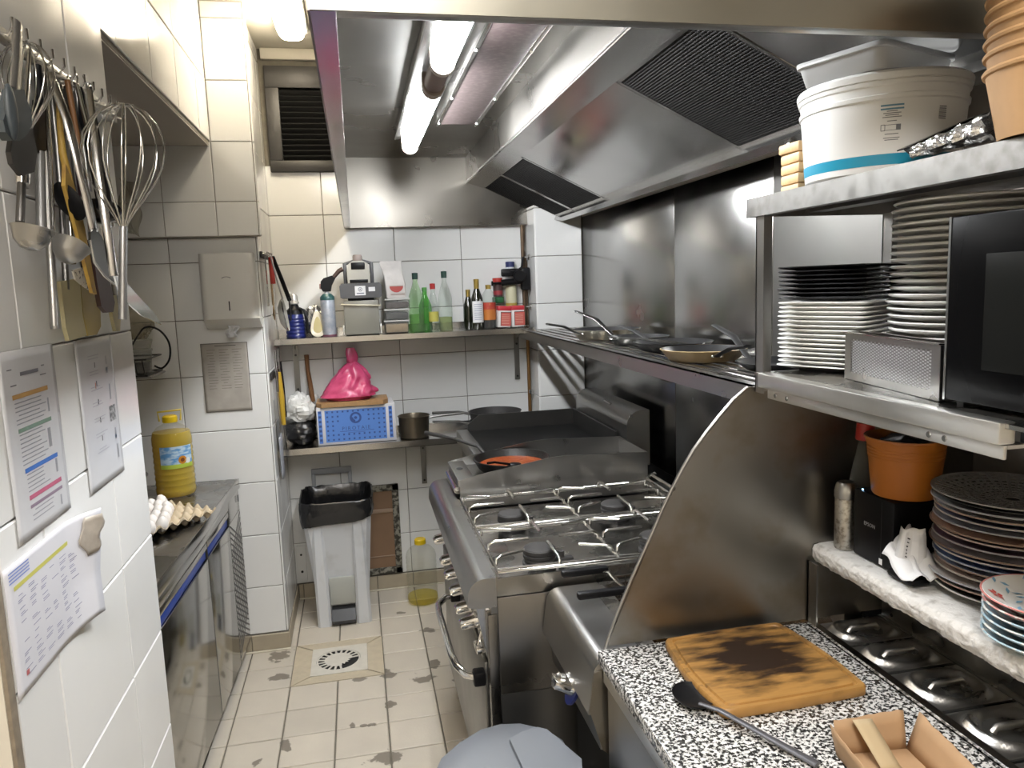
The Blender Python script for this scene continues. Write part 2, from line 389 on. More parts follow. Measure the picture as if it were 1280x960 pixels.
# right wall: steel cladding
XN = 1.36
wr = struct(obj('wall_right', MB().box(XR + .003, 1.5, 1.51, 4.2, 0, ZC), PLAIN, smooth=0))
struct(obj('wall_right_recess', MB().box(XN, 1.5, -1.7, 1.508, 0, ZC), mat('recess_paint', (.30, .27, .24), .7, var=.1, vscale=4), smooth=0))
CLAD = mat('wall_cladding_steel', (.375, .37, .36), .23, 1, var=.06, vscale=2.5, rvar=.05)
for yy0, yy1, pm in ((1.511, 2.01, mat('glare_dimmed_cladding', (.13, .127, .12), .5, 1, var=.08, vscale=12, rvar=.04)), (2.012, 2.70, CLAD), (2.703, 3.885, CLAD)):  # near sheet's colour darkened and dulled to hold down the hood lamp's reflection
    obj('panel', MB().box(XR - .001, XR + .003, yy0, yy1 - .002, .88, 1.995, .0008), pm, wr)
obj('panel', MB().box(XR - .0005, XR + .003, 1.511, 3.885, .02, .878), CLAD, wr)
# pilaster in the far right corner
YPL = 3.885
wp = struct(obj('wall_pilaster', MB().box(.940 + D * .5, XR + .003, YPL + D * .5, YB + .004, 0, ZC), GROUT, smooth=0))
tiles(wp, (0, YPL + D * .5, 0), (1, 0, 0), (0, 0, 1), [.940, XR - .002], cells(.085, ZC, 1.055, TH))
tiles(wp, (.940 + D * .5, YB, 0), (0, -1, 0), (0, 0, 1), [0, YB - YPL - .003], cells(.085, ZC, 1.055, TH))
# skirting tiles
SK = mat('skirting_tile', (.40, .345, .255), .4, var=.14, vscale=14, rand=.06)
bb = struct(obj('baseboard_back', MB().box(XC + .004, .93, YB - .0045, YB + .004, 0, .083), GROUT, smooth=0))
tiles(bb, (0, YB - .004, 0), (1, 0, 0), (0, 0, 1), cells(XC + .01, .93, -.37, P0), [.004, .083], SK)
bl = struct(obj('baseboard_column', MB().box(XC - .003, XC + .0045, YC, YB - .012, 0, .083), GROUT, smooth=0))
tiles(bl, (XC + .0035, 0, 0), (0, 1, 0), (0, 0, 1), cells(YC - .01, YB - .014, 3.135, P0), [.004, .083], SK)
bc = struct(obj('baseboard_alcove', MB().box(-.62, XC + .004, YC - .0045, YC + .003, 0, .083), GROUT, smooth=0))
tiles(bc, (0, YC - .004, 0), (1, 0, 0), (0, 0, 1), cells(-.62, XC + .006, -.37, P0), [.004, .083], SK)
# white sealant line at the foot of the skirting
SEAL = mat('sealant', (.62, .57, .46), .6, var=.2, vscale=40)
obj('sealant_bead', MB().box(XC + .01, .9, YB - .022, YB - .0105, 0, .008, .003), SEAL, bb)
obj('sealant_bead', MB().box(-.60, XC + .01, YC - .022, YC - .0105, 0, .008, .003), SEAL, bc)
# ceiling edge above the vent
struct(obj('trim_1', MB().box(-.385, .0, YB - .03, YB + .002, ZC - .055, ZC - .002, .004), CEIL))

# lamps that are part of the room ---------------------------------------------------
t = thing('bulkhead_lamp', 'glowing oblong bulkhead lamp on the ceiling above the louvred vent', 'ceiling lamp', (-.205, 3.42, ZC))
obj('base', MB().box(-.275, -.135, 3.05, 3.76, ZC - .03, ZC - .001, .012), WHITEP, t)
def lampfn(p, d):
    s = lambda v, e: math.copysign(abs(v) ** e, v)
    return Vector((s(d.x, .55) * .064, s(d.y, .35) * .345, -abs(d.z) ** .8 * .055))
obj('diffuser', MB().blob((-.205, 3.405, ZC - .03), (1, 1, 1), 28, 10, lampfn), emis('lamp_warm', (1, .87, .66), CEIL_TUBE), t, 60)
t = thing('ceiling_panel_lamp', 'flat ceiling light panel above the camera side of the kitchen', 'ceiling lamp', (0, -.5, ZC))
obj('housing', MB().box(-.32, .32, -1.1, .1, ZC - .05, ZC - .001, .008), WHITEP, t)
obj('diffuser', MB().box(-.30, .30, -1.08, .08, ZC - .058, ZC - .049), emis('lamp_panel', (1, .95, .89), ROOM_LAMP / 6), t, 0)
# vent grille in the back wall
t = thing('louvred_vent', 'dark louvred vent grille high on the back wall beside the hood', 'vent', (-.22, YB, 2.26))
VM = mat('vent_metal', (.045, .043, .041), .45, .3, var=.2, vscale=12)
X0, X1, Z0, Z1 = -.375, -.055, 2.262, 2.775
mb = MB()
for q in ((X0, X1, Z0, Z0 + .055), (X0, X1, Z1 - .105, Z1), (X0, X0 + .065, Z0 + .055, Z1 - .105), (X1 - .02, X1, Z0 + .055, Z1 - .105)): mb.box(q[0], q[1], YB - .028, YB + .001, q[2], q[3], .003)
obj('frame', mb, VM, t)
obj('duct_backing', MB().box(X0 + .06, X1 - .015, YB + .001, YB + .0025, Z0 + .05, Z1 - .1), mat('duct_dark', (.003, .003, .003), .9), t, 0)
for k in range(13):
    zz = Z0 + .07 + k * .0265
    M = Matrix.Translation((0, YB - .012, zz)) @ Matrix.Rotation(math.radians(-38), 4, 'X')
    obj('slat', MB().box(X0 + .064, X1 - .019, -.013, .013, -.0012, .0012, 0, 0, M), mat('slat_black', (.006, .006, .006), .7), t)
# ================================================================== extractor hood
HZ, HC = 1.975, 2.33
HX0, HX1, HY0, HY1 = -.030, XR - .004, .925, 4.045
t = thing('extractor_hood', 'long stainless steel extractor hood with strip lights above the cooking line', 'extractor hood', (.58, 2.5, HZ))
obj('fascia', MB().box(HX0, HX1, HY0 - .003, HY0, HZ, 2.42, 0), mat('fascia_steel', (.25, .24, .205), .34, 1, var=.08, vscale=5, rvar=.05), t, 0)
obj('front_lip', MB().box(HX0 + .03, HX1, HY0 + .001, HY0 + .022, HZ, HZ + .003, .001), STEEL, t)
obj('side_gutter', MB().box(HX0, HX0 + .028, HY0 + .001, HY1, HZ, HZ + .003).box(HX0 + .026, HX0 + .029, HY0 + .001, HY1, HZ + .003, HZ + .022), STEELM, t, 0)
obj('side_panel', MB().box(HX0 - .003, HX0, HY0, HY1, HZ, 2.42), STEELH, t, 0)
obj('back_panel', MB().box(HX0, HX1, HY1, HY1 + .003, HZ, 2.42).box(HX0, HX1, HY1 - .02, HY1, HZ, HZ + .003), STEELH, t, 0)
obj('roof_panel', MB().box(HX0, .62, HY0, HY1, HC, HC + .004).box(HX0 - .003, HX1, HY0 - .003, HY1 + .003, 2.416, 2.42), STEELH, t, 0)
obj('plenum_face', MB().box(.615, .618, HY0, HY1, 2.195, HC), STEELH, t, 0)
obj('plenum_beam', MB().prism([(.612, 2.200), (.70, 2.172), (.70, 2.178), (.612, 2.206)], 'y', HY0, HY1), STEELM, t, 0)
FA, FB = Vector((.70, 0, 2.174)), Vector((1.055, 0, 2.003)); FD = (FB - FA).normalized(); FN = Vector((-FD.z, 0, FD.x))   # filter slope
def slope_box(mb, u0, u1, y0, y1, n0, n1, mi=0):
    vs = []
    for n_ in (n0, n1):
        for yy in (y0, y1):
            for u in (u0, u1):
                p = FA + FD * u + FN * n_; vs.append((p.x, yy, p.z))
    return mb.add(vs, [(0, 2, 3, 1), (4, 5, 7, 6), (0, 1, 5, 4), (2, 6, 7, 3), (0, 4, 6, 2), (1, 3, 7, 5)], mi)
FL = (FB - FA).length
FMESH = mat('grease_filter_mesh', (.006, .005, .005), .8, 0., bump=.8, bscale=260)
for y0, y1 in ((3.575, 4.035), (3.095, 3.57), (1.45, 1.95)):
    fr = MB(); w = .012
    slope_box(fr, 0, FL, y0, y0 + w, 0, .01); slope_box(fr, 0, FL, y1 - w, y1, 0, .01); slope_box(fr, 0, w, y0, y1, 0, .01); slope_box(fr, FL - w, FL, y0, y1, 0, .01)
    f = obj('filter', fr, STEELM, t, 0)
    ms = slope_box(MB(), w, FL - w, y0 + w, y1 - w, .004, .008)
    # knitted layer: ribs across the filter
    k = y0 + w
    while k < y1 - w - .004:
        slope_box(ms, w, FL - w, k, k + .0025, .0025, .004); k += .008
    u = w
    while u < FL - w - .004:
        slope_box(ms, u, u + .0025, y0 + w, y1 - w, .0015, .004); u += .008
    obj('filter_mesh', ms, FMESH, f, 0)
for y0, y1 in ((1.955, 3.09), (HY0 + .01, 1.445)):
    obj('blank_panel', slope_box(MB(), 0, FL, y0, y1, .001, .004), STEELM, t, 0)
obj('grease_gutter', MB().prism([(1.045, 1.985), (1.085, 1.975), (1.10, 1.995), (1.096, 1.997), (1.084, 1.981), (1.050, 1.989), (1.058, 2.004), (1.054, 2.006)], 'y', HY0, HY1), STEELM, t, 0)
obj('drain_tap', MB().box(1.062, 1.082, 1.72, 1.745, 1.966, 1.982, .003), CHROME, t)
# joint seams and the greasy centre strip with screws
PURPLE = mat('greasy_strip', (.085, .06, .06), .45, .5, col2=(.15, .12, .115), lo=.45, hi=.75, vscale=60)
cp = obj('cover_strip', MB().box(.385, .53, HY0 + .1, 3.2, HC - .008, HC - .001, .002), PURPLE, t)
for yy in (1.6, 2.2, 2.75, 3.16):
    for xx in (.379, .537): obj('screw', MB().lathe([(0, -.006), (.006, -.005), (.008, 0), (0, 0)], 8, (xx, yy, HC - .0115)), CHROME, cp)
obj('strip_edge', MB().box(.372, .386, HY0 + .1, 3.22, HC - .012, HC - .001, .002).box(.529, .545, HY0 + .1, 3.22, HC - .012, HC - .001, .002), STEELM, t)
# two strip lamps
TUBE = emis('lamp_white', (.96, .98, 1), HOOD_TUBE)
CAPM = mat('lamp_cap', (.40, .33, .27), .5, var=.1, vscale=20)
lx = .270
obj('lamp_tray', MB().box(lx - .062, lx + .062, 1.0, 3.40, HC - .035, HC - .002, .006), STEELM, t)
for y0, y1 in ((2.335, 3.36), (1.30, 2.135)):
    prof = [(lx + .032 * math.cos(a_), HC - .070 + .032 * math.sin(a_)) for a_ in [PI + PI * i / 12 for i in range(13)]] + [(lx + .032, HC - .036), (lx - .032, HC - .036)]
    l = obj('strip_lamp', MB().prism(prof, 'y', y0 + .05, y1 - .03), TUBE, t, 50)
    for a_, b_ in ((y0, y0 + .05), (y1 - .03, y1)):
        pr = [(lx + (p[0] - lx) * 1.06, HC - .036 + (p[1] - HC + .036) * 1.05) for p in prof]
        obj('lamp_end_cap', MB().prism(pr, 'y', a_, b_), CAPM, l, 50)
obj('lamp_joint', MB().cyl((lx, 2.13, HC - .068), (lx, 2.34, HC - .068), .030, 16), mat('joint_brown', (.16, .10, .08), .5), t)

# ================================================================== slatted shelf over the stove
SZ = 1.42
t = thing('slatted_shelf', 'stainless steel slatted wall shelf above the griddles carrying frying pans', 'wall shelf', (1.0, 2.7, SZ))
SX0, SX1, SY0, SY1 = .845, XR - .003, 1.50, 3.87
obj('front_rail', MB().box(SX0, SX0 + .004, SY0, SY1, SZ - .045, SZ).box(SX0, SX0 + .03, SY0, SY1, SZ - .004, SZ), STEEL, t, 0)
obj('back_rail', MB().box(SX1 - .02, SX1, SY0, SY1, SZ - .03, SZ), STEEL, t, 0)
for yy in (SY0, SY1 - .03): obj('end_rail', MB().box(SX0 + .03, SX1 - .02, yy, yy + .03, SZ - .03, SZ - .001), STEEL, t, 0)
n = 6
for k in range(n):
    xx = SX0 + .062 + k * (SX1 - .02 - SX0 - .075) / (n - 1) - .0
    if xx > SX1 - .045: xx = SX1 - .05
    obj('slat', MB().box(xx - .013, xx + .013, SY0 + .03, SY1 - .03, SZ - .010, SZ - .001, .002), STEELM, t)
for yy in (1.75, 2.7, 3.6):
    obj('bracket', MB().prism([(SX0 + .05, SZ - .031), (SX1, SZ - .031), (SX1, SZ - .16), (SX1 - .03, SZ - .16)], 'y', yy, yy + .004), STEELD, t, 0)

# ================================================================== steel partition and shelving unit
PY0, PY1 = 1.430, 1.4345
t = thing('splash_partition', 'curved stainless steel splash partition between the fryer and the granite worktop', 'partition', (.85, PY0, .9))
curve = [(935, 484), (917, 500), (900, 520), (884, 540), (868, 562), (853, 587), (840, 612), (826, 642), (815, 668), (802, 697), (790, 724), (780, 748), (770, 772), (762, 795), (757, 811)]
pts = [(p.x, p.z) for p in (py(x, y, PY0) for x, y in curve)]
pts = [(XN - .004, pts[0][1])] + pts + [(pts[-1][0], .897), (XN - .004, .897)]
obj('plate', MB().prism(pts, 'y', PY0, PY1), STEELB, t, 0)
rim = [Vector((p[0], (PY0 + PY1) / 2, p[1])) for p in pts[1:-2]]
obj('rolled_edge', MB().tube(rim, .004, 8), STEEL, t, 60)
obj('corner_angle', MB().box(.940, .944, 1.395, PY0 - .001, .897, 1.034).box(.940, .962, 1.424, PY0 - .001, .897, 1.034), STEELD, t, 0)

t = thing('steel_shelving', 'stainless steel rack with two shelves holding plates, microwave and bucket', 'shelving', (1.0, 1.0, 1.43))
UX0, UX1, UY0, UY1 = .80, XN - .07, .50, 1.45
TZ, MZ = 1.815, 1.460
obj('top_shelf', MB().box(UX0, UX1, UY0, UY1, TZ - .004, TZ).box(UX0, UX0 + .004, UY0, UY1, TZ - .036, TZ - .004).box(UX0, UX1, UY1 - .004, UY1, TZ - .036, TZ - .004).box(UX0, UX0 + .02, UY0, UY1, TZ - .038, TZ - .036), ZINC, t, 0)
obj('stiffener', MB().box(.93, .97, UY0, UY1 - .01, TZ - .03, TZ - .004), STEELD, t, 0)
ms = obj('middle_shelf', MB().box(UX0 + .004, UX1, UY0, 1.42, MZ - .006, MZ), STEELR, t, 0)
obj('front_bar', MB().box(UX0 - .004, UX0 + .022, .80, 1.395, MZ - .028, MZ + .002, .003), ALU, ms)
obj('support_angle', MB().box(UX0 + .004, UX0 + .010, .80, 1.37, MZ - .048, MZ - .029, .002).box(UX0 + .010, UX0 + .04, .80, 1.37, MZ - .034, MZ - .029), ALU, ms)
mb = MB()
for yy in (.90, .93, 1.30, 1.34): mb.lathe([(0, -.002), (.004, -.0015), (.005, 0), (0, 0)], 8, (UX0 + .004, yy, MZ - .0385), 0, Matrix.Rotation(PI / 2, 4, 'Y'))
obj('bolt', mb, STEELD, ms)
obj('near_bar', MB().box(UX0 + .03, UX0 + .05, UY0, .795, MZ - .03, MZ - .006, .002), ALU, ms)
for (xx, n_) in ((.808, 0), (1.10, 1)):
    obj('post', MB().box(xx, xx + .004, 1.395, 1.425, 1.418, TZ - .036).box(xx, xx + .034, 1.421, 1.425, 1.418, TZ - .036), STEEL, t, 0)
for xx in (.81, 1.10):
    obj('post', MB().box(xx, xx + .004, UY0 + .01, UY0 + .04, 1.418, TZ - .036).box(xx, xx + .034, UY0 + .01, UY0 + .014, 1.418, TZ - .036), STEEL, t, 0)
obj('wall_bracket', MB().box(UX0 + .05, UX1, UY0 + .05, UY0 + .08, 1.418, MZ - .006), STEELD, t, 0)
# ================================================================== gas range
NY, FY = 1.855, 2.915
t = thing('gas_range', 'stainless steel gas range with chrome knobs, oven handle and open burners', 'range cooker', (.68, 2.38, 0))
body = obj('body', MB().box(.30, 1.10, NY + .006, FY, .10, .84), STEELD, t, 0)
SIDE = mat('range_side_steel', (.22, .21, .20), .27, 1, var=.12, vscale=4, rvar=.08)
obj('side_panel', MB().box(.318, 1.09, NY, NY + .005, .575, .845, .001), SIDE, t)
obj('side_panel', MB().box(.318, 1.09, NY + .002, NY + .006, .10, .572, .001), mat('range_side_dark', (.13, .13, .13), .3, .9), t)
obj('front_post', MB().box(.290, .316, NY, NY + .03, .10, .80, .002), SIDE, t)
for xx in (.33, 1.05):
    for yy in (NY + .06, FY - .06): obj('foot', MB().lathe([(0, 0), (.02, 0), (.02, .10), (0, .10)], 12, (xx, yy, 0)), BLACKM, t)
# rounded front nose
nose = [(.315, .902), (.285, .902)] + [(p[0], p[1]) for p in arc(.285, .857, .045, 90, 180, 8)] + [(.238, .828), (.262, .822), (.315, .822)]
obj('front_nose', MB().prism(nose, 'y', NY - .002, FY), STEEL, t, 40)
# sloped control panel and knobs
obj('control_panel', MB().prism([(.262, .821), (.315, .821), (.315, .655), (.292, .655)], 'y', NY + .03, FY), STEELM, t, 0)
BEZ = mat('blue_bezel', (.02, .03, .16), .3)
tilt = Matrix.Rotation(math.radians(-90 - 10), 4, 'Y')
knobY = (1.965, 2.065, 2.20, 2.33, 2.46, 2.68)
for yy in knobY:
    M = Matrix.Translation((.277, yy, .742)) @ tilt
    kb = MB().lathe([(.0, .046), (.014, .046), (.018, .040), (.019, .012), (.022, .006), (.022, .0), (0, 0)], 18, (0, 0, 0), 0, M)
    kb.box(-.006, .006, -.021, .021, .01, .05, .003, 0, M)
    k = obj('knob', kb, CHROME, t)
    obj('bezel', MB().lathe([(.031, -.012), (.031, -.001), (0, -.001)], 18, (0, 0, 0), 0, M), BEZ, k)
# oven door and bent handle
od = obj('oven_door', MB().box(.282, .298, NY + .05, FY - .03, .16, .645, .004), STEELD, t)
hp = [(.283, 2.40, .635), (.235, 2.40, .630), (.205, 2.365, .622), (.203, 2.30, .620), (.206, 2.02, .620), (.213, 1.955, .620), (.232, 1.915, .612), (.283, 1.905, .600)]
obj('handle', MB().tube(hp, .0105, 12), CHROME, od, 60)
obj('handle_mount', MB().box(.25, .284, 1.888, 1.925, .585, .625, .006), BLACKP, od)
obj('handle_mount', MB().box(.25, .284, 2.383, 2.42, .615, .652, .006), BLACKP, od)
obj('door_latch', MB().box(.262, .284, 1.90, 1.955, .672, .688, .003).tube([(.27, 1.925, .688), (.285, 1.93, .735)], .005, 8), CHROME, t)
# cooktop tray and burners
obj('cooktop_tray', MB().box(.315, 1.045, NY + .004, 2.607, .848, .856).box(.315, .321, NY + .002, 2.607, .848, .902).box(.321, 1.045, NY + .002, NY + .008, .848, .897).box(1.039, 1.045, NY + .008, 2.607, .856, .91), STEELR, t, 0)
mb = MB()
for (bx, by) in ((.475, 2.03), (.83, 2.03), (.465, 2.375), (.825, 2.375)):
    b = obj('burner', MB().lathe([(.050, .856), (.050, .866), (.043, .868), (.043, .880), (.048, .882), (.048, .890), (.044, .892), (.047, .894), (.047, .904), (.043, .908), (.030, .910), (0, .911)], 28, (bx, by, 0)), IRON, t)
    obj('burner_ring', MB().lathe([(.040, .869), (.0445, .871), (.0445, .878), (.040, .880)], 24, (bx, by, 0)), STEELD, b)
    obj('pilot', MB().cyl((bx + .065, by, .856), (bx + .065, by, .889), .009, 10).box(bx + .05, bx + .10, by - .012, by + .012, .856, .870, .004), IRON, b)
obj('flue_rail', MB().tube([(1.02, 1.9, .925), (1.02, 2.58, .925)], .006, 8).tube([(1.045, 1.9, .935), (1.045, 2.58, .935)], .006, 8).tube([(1.02, 2.58, .925), (1.06, 2.585, .94)], .006, 8), CHROME, t)
obj('back_ledge', MB().box(1.046, 1.10, NY + .01, 2.61, .855, .90, .003), STEELD, t)
# grates -------------------------------------------------------------
def rod(mb, *p, r=.0048): mb.tube(p, r, 8)
def grate(y0, y1, label, name='burner_grate'):
    g = thing(name, label, 'stove grate', (.67, (y0 + y1) / 2, .9), 'chrome grates on the gas range')
    fr = MB(); z = .9085
    x0, xm, x1 = .325, .662, 1.012
    fr.tube([(x0, y0, z), (x1, y0, z), (x1, y1, z), (x0, y1, z)], .0052, 8, closed=True)
    rod(fr, (xm, y0, z), (xm, y1, z)); rod(fr, (x0, y0 + .022, z), (x1, y0 + .022, z)); rod(fr, (x0, y1 - .022, z), (x1, y1 - .022, z))
    obj('frame', fr, WIRE, g, 60)
    for bx in ((x0 + xm) / 2, (xm + x1) / 2):
        by = (y0 + y1) / 2; h = z + .020; hw = (xm - x0) / 2; hy = (y1 - y0) / 2
        for (sx, sy) in ((1, 0), (-1, 0), (0, 1), (0, -1)):
            for off in ((.0,) if sx == 0 else (.0,)):
                fx = bx + sx * (hw - .006) + (off if sy else 0); fy = by + sy * (hy - .006) + (off if sx else 0)
                fx2, fy2 = bx + sx * .045, by + sy * .045
                k1 = Vector((fx, fy, z)); k4 = Vector((fx2, fy2, h + .002))
                k2 = Vector((fx, fy, h - .005)); k3 = k1.lerp(k4, .14); k3.z = h + .002
                obj('finger', MB().tube([k1, k2, k3, k4], .0052, 8), WIRE, g, 60)
        for (sx, sy) in ((1, 1), (-1, 1), (1, -1), (-1, -1)):
            fx = bx + sx * (hw - .004); fy = by + sy * (hy - .055)
            obj('finger', MB().tube([(fx, fy, z), (fx - sx * .002, fy, h - .002), (fx - sx * .018, fy - sy * .006, h + .002), (fx - sx * .085, fy - sy * .035, h + .002)], .0048, 8), WIRE, g, 60)
    return g
grate(1.868, 2.225, 'chrome wire grate over the burners beside the fryer')
grate(2.240, 2.595, 'chrome wire grate over the burners beside the steel griddle')

# ================================================================== plain steel griddle
GY0, GY1 = 2.622, 2.935
t = thing('steel_griddle', 'stainless steel griddle with sloping side guards holding a pan of sauce', 'griddle', (.68, 2.78, .9))
obj('base_box', MB().box(.330, 1.045, GY0 + .005, GY1 - .005, .857, .940), STEEL, t, 0)
obj('plate', MB().box(.385, 1.035, GY0 + .006, GY1 - .006, .940, .948, .002), STEELD, t)
side = [(.328, .9025), (.328, .966), (.40, .982), (.66, 1.022), (.72, 1.026), (1.045, 1.014), (1.045, .9025)]
for yy in (GY0, GY1 - .004): obj('side_guard', MB().prism(side, 'y', yy, yy + .004), STEEL, t, 0)
obj('back_guard', MB().box(1.041, 1.045, GY0 + .004, GY1 - .004, .948, 1.014), STEEL, t, 0)
obj('front_ledge', MB().box(.322, .385, GY0 + .005, GY1 - .005, .940, .966, .002), STEEL, t)
obj('grease_hole', MB().lathe([(.0, .9665), (.016, .9665), (.018, .966)], 16, (.352, 2.80, 0), 0, Matrix.Diagonal((.7, 1.2, 1, 1))), BLACKM, t)
obj('drawer_tube', MB().cyl((.322, GY0 + .02, .925), (.322, GY1 - .03, .925), .0135, 14), STEELM, t)
# frying pan with tomato sauce
pc = Vector((.552, 2.777, .9485))
t = thing('sauce_pan', 'black frying pan of bubbling tomato sauce on the steel griddle', 'frying pan', pc)
t.name = 'frying_pan'
obj('bowl', MB().lathe([(0, 0), (.112, 0), (.130, .018), (.147, .050), (.149, .050), (.149, .053), (.143, .053), (.126, .022), (.108, .006), (0, .006)], 40, pc), mat('seasoned_pan', (.02, .019, .018), .4, .4, var=.3, vscale=40, bump=.3, bscale=150), t)
SAUCE = mat('tomato_sauce', (.27, .040, .007), .3, col2=(.40, .13, .03), lo=.5, hi=.68, vscale=70, bump=1.0, bscale=90)
obj('sauce', MB().lathe([(0, .030), (.05, .0305), (.1, .029), (.129, .027)], 40, pc), SAUCE, t)
h0 = pc + Vector((-.085, .118, .044)); h1 = pz(532, 541, 1.035)
obj('handle', MB().tube([h0, h0.lerp(h1, .10) + Vector((0, 0, .022)), h0.lerp(h1, .5) + Vector((0, 0, .018)), h1], [.007, .0065, .0065, .009], 10), IRON, t, 60)
t = thing('stirring_spoon', 'dark serving spoon lying in the pan of tomato sauce', 'spoon', pc + Vector((0, -.03, .03)))
obj('bowl', MB().blob(pc + Vector((.0, -.045, .033)), (.028, .02, .008), 16, 8), BLACKP, t, 60)
obj('handle', MB().tube([pc + Vector((-.02, -.055, .038)), pc + Vector((-.085, -.105, .062)), pc + Vector((-.115, -.125, .066))], .0045, 8), BLACKP, t, 60)

# ================================================================== black griddle with flue
BY0, BY1 = 2.955, 3.60
t = thing('black_griddle', 'black ribless griddle with steel splash walls and rounded flue behind it', 'griddle', (.75, 3.28, 0))
obj('cabinet', MB().box(.47, 1.10, BY0, BY1, .08, .92), STEELD, t, 0)
obj('foot', MB().box(.50, 1.08, BY0 + .02, BY1 - .02, 0, .08), BLACKM, t, 0)
obj('plate', MB().box(.50, 1.03, BY0 + .012, BY1 - .012, .92, .955, .004), mat('griddle_black', (.008, .008, .008), .45, var=.4, vscale=30, ior=1.25), t)
obj('front_ledge', MB().box(.445, .50, BY0, BY1, .90, .962, .004), STEEL, t)
GW = mat('griddle_wall', (.10, .098, .095), .4, .9, var=.25, vscale=8)
obj('splash_wall', MB().prism([(.50, .93), (.50, .985), (.56, 1.03), (1.045, 1.03), (1.045, .93)], 'y', BY1 - .008, BY1), GW, t, 0)
obj('splash_wall', MB().box(1.035, 1.045, BY0, BY1 - .008, .92, 1.03), GW, t, 0)
flue = [(1.052, .90), (1.052, 1.070)] + arc(1.112, 1.070, .060, 180, 90, 8) + [(1.150, 1.130), (1.150, .90)]
obj('flue', MB().prism(flue, 'y', 2.86, 3.58), STEEL, t, 40)
obj('flue_knob', MB().tube([(1.075, 3.12, 1.120), (1.075, 3.20, 1.124)], .007, 8), CHROME, t)

# ================================================================== deep fryer
RY0, RY1 = 1.4375, 1.842
t = thing('deep_fryer', 'stainless steel deep fryer with chrome knob and two black basket handles', 'deep fryer', (.75, 1.64, 0))
prof = [(.56, .864), (.480, .864)] + arc(.480, .828, .036, 90, 170, 7) + [(.432, .745), (.452, .738), (.458, .66), (.56, .64)]
obj('front_hood', MB().prism(prof, 'y', RY0, RY1 - .005), STEEL, t, 35)
obj('side_plate', MB().prism([(.434, .755), (.447, .84), (.56, .86), (.56, .64), (.490, .635), (.462, .66)], 'y', RY0 - .0035, RY0 - .0005), STEELB, t, 0)
obj('cabinet', MB().box(.56, 1.09, RY0, RY1 - .005, .10, .80), STEELD, t, 0)
obj('plinth', MB().box(.52, .56, RY0, RY1 - .005, .06, .64), BLACKM, t, 0)
obj('foot', MB().box(.60, 1.05, RY0 + .02, RY1 - .03, 0, .10), BLACKM, t, 0)
obj('deck', MB().box(.56, .60, RY0, RY1 - .005, .80, .864).box(1.04, 1.09, RY0, RY1 - .005, .80, .93).box(.60, 1.04, RY0, RY0 + .02, .80, .864).box(.60, 1.04, RY1 - .025, RY1 - .005, .80, .864), STEELR, t, 0)
obj('frying_oil', MB().box(.60, 1.04, RY0 + .02, RY1 - .025, .80, .815), mat('dark_oil', (.06, .028, .006), .06), t, 0)
kM = Matrix.Translation((.450, 1.615, .712)) @ Matrix.Rotation(math.radians(-66), 4, 'Y')
k = obj('knob', MB().lathe([(0, .05), (.016, .05), (.021, .044), (.023, .014), (.026, .006), (.026, 0), (0, 0)], 20, (0, 0, 0), 0, kM).box(-.007, .007, -.024, .024, .01, .054, .003, 0, kM), CHROME, t)
obj('bezel', MB().lathe([(.037, -.006), (.037, .001), (0, .001)], 24, (0, 0, 0), 0, kM @ Matrix.Diagonal((1.25, .9, 1, 1))), BEZ, k)
for (yy, lab) in ((1.765, 'wire fryer basket with black grip beside the gas range'), (1.625, 'wire fryer basket with black grip beside the splash partition')):
    b = thing('fryer_basket', lab, 'fryer basket', (.80, yy, .83), 'baskets in the deep fryer')
    bw = MB(); x0, x1, y0, y1 = .625, 1.0, yy - .048, yy + .048
    for zz in (.82, .85, .885): bw.tube([(x0, y0, zz), (x1, y0, zz), (x1, y1, zz), (x0, y1, zz)], .0028, 6, closed=True)
    for k_ in range(13):
        xx = x0 + (x1 - x0) * k_ / 12; bw.tube([(xx, y0, .885), (xx, y0, .82), (xx, y1, .82), (xx, y1, .885)], .0014, 4)
    for k_ in range(5):
        y_ = y0 + (y1 - y0) * k_ / 4; bw.tube([(x0, y_, .885), (x0, y_, .82), (x1, y_, .82), (x1, y_, .885)], .0014, 4)
    obj('cage', bw, WIRE, b, 60)
    obj('handle_rod', MB().tube([(x0, yy - .02, .885), (.608, yy - .012, .90), (.59, yy - .008, .925), (.55, yy - .006, .928)], .004, 8).tube([(x0, yy + .02, .885), (.608, yy + .012, .90), (.59, yy + .008, .925), (.55, yy + .006, .928)], .004, 8), WIRE, b, 60)
    obj('grip', MB().box(.468, .592, yy - .011, yy + .011, .919, .937, .006), BLACKP, b)
# ================================================================== granite worktop and lidded wells
CZ = .893
GRAN = bpy.data.materials.new('granite'); GRAN.use_nodes = True
nt = GRAN.node_tree; N = nt.nodes; L = nt.links; b = N['Principled BSDF']; b.inputs['Roughness'].default_value = .22
g = N.new('ShaderNodeNewGeometry'); nz = N.new('ShaderNodeTexNoise'); nz.inputs['Scale'].default_value = 150; nz.inputs['Detail'].default_value = 2.5
L.new(g.outputs['Position'], nz.inputs['Vector'])
vo = N.new('ShaderNodeTexVoronoi'); vo.inputs['Scale'].default_value = 240; L.new(g.outputs['Position'], vo.inputs['Vector'])
sx = N.new('ShaderNodeSeparateColor'); L.new(vo.outputs['Color'], sx.inputs['Color'])
ma = N.new('ShaderNodeMath'); ma.operation = 'MULTIPLY_ADD'; ma.inputs[1].default_value = .30; L.new(sx.outputs[0], ma.inputs[0]); L.new(nz.outputs['Fac'], ma.inputs[2])
cr = N.new('ShaderNodeValToRGB'); cr.color_ramp.interpolation = 'LINEAR'
els = cr.color_ramp.elements; els[0].position = .54; els[0].color = (.025, .025, .025, 1); els[1].position = .755; els[1].color = (.74, .73, .71, 1)
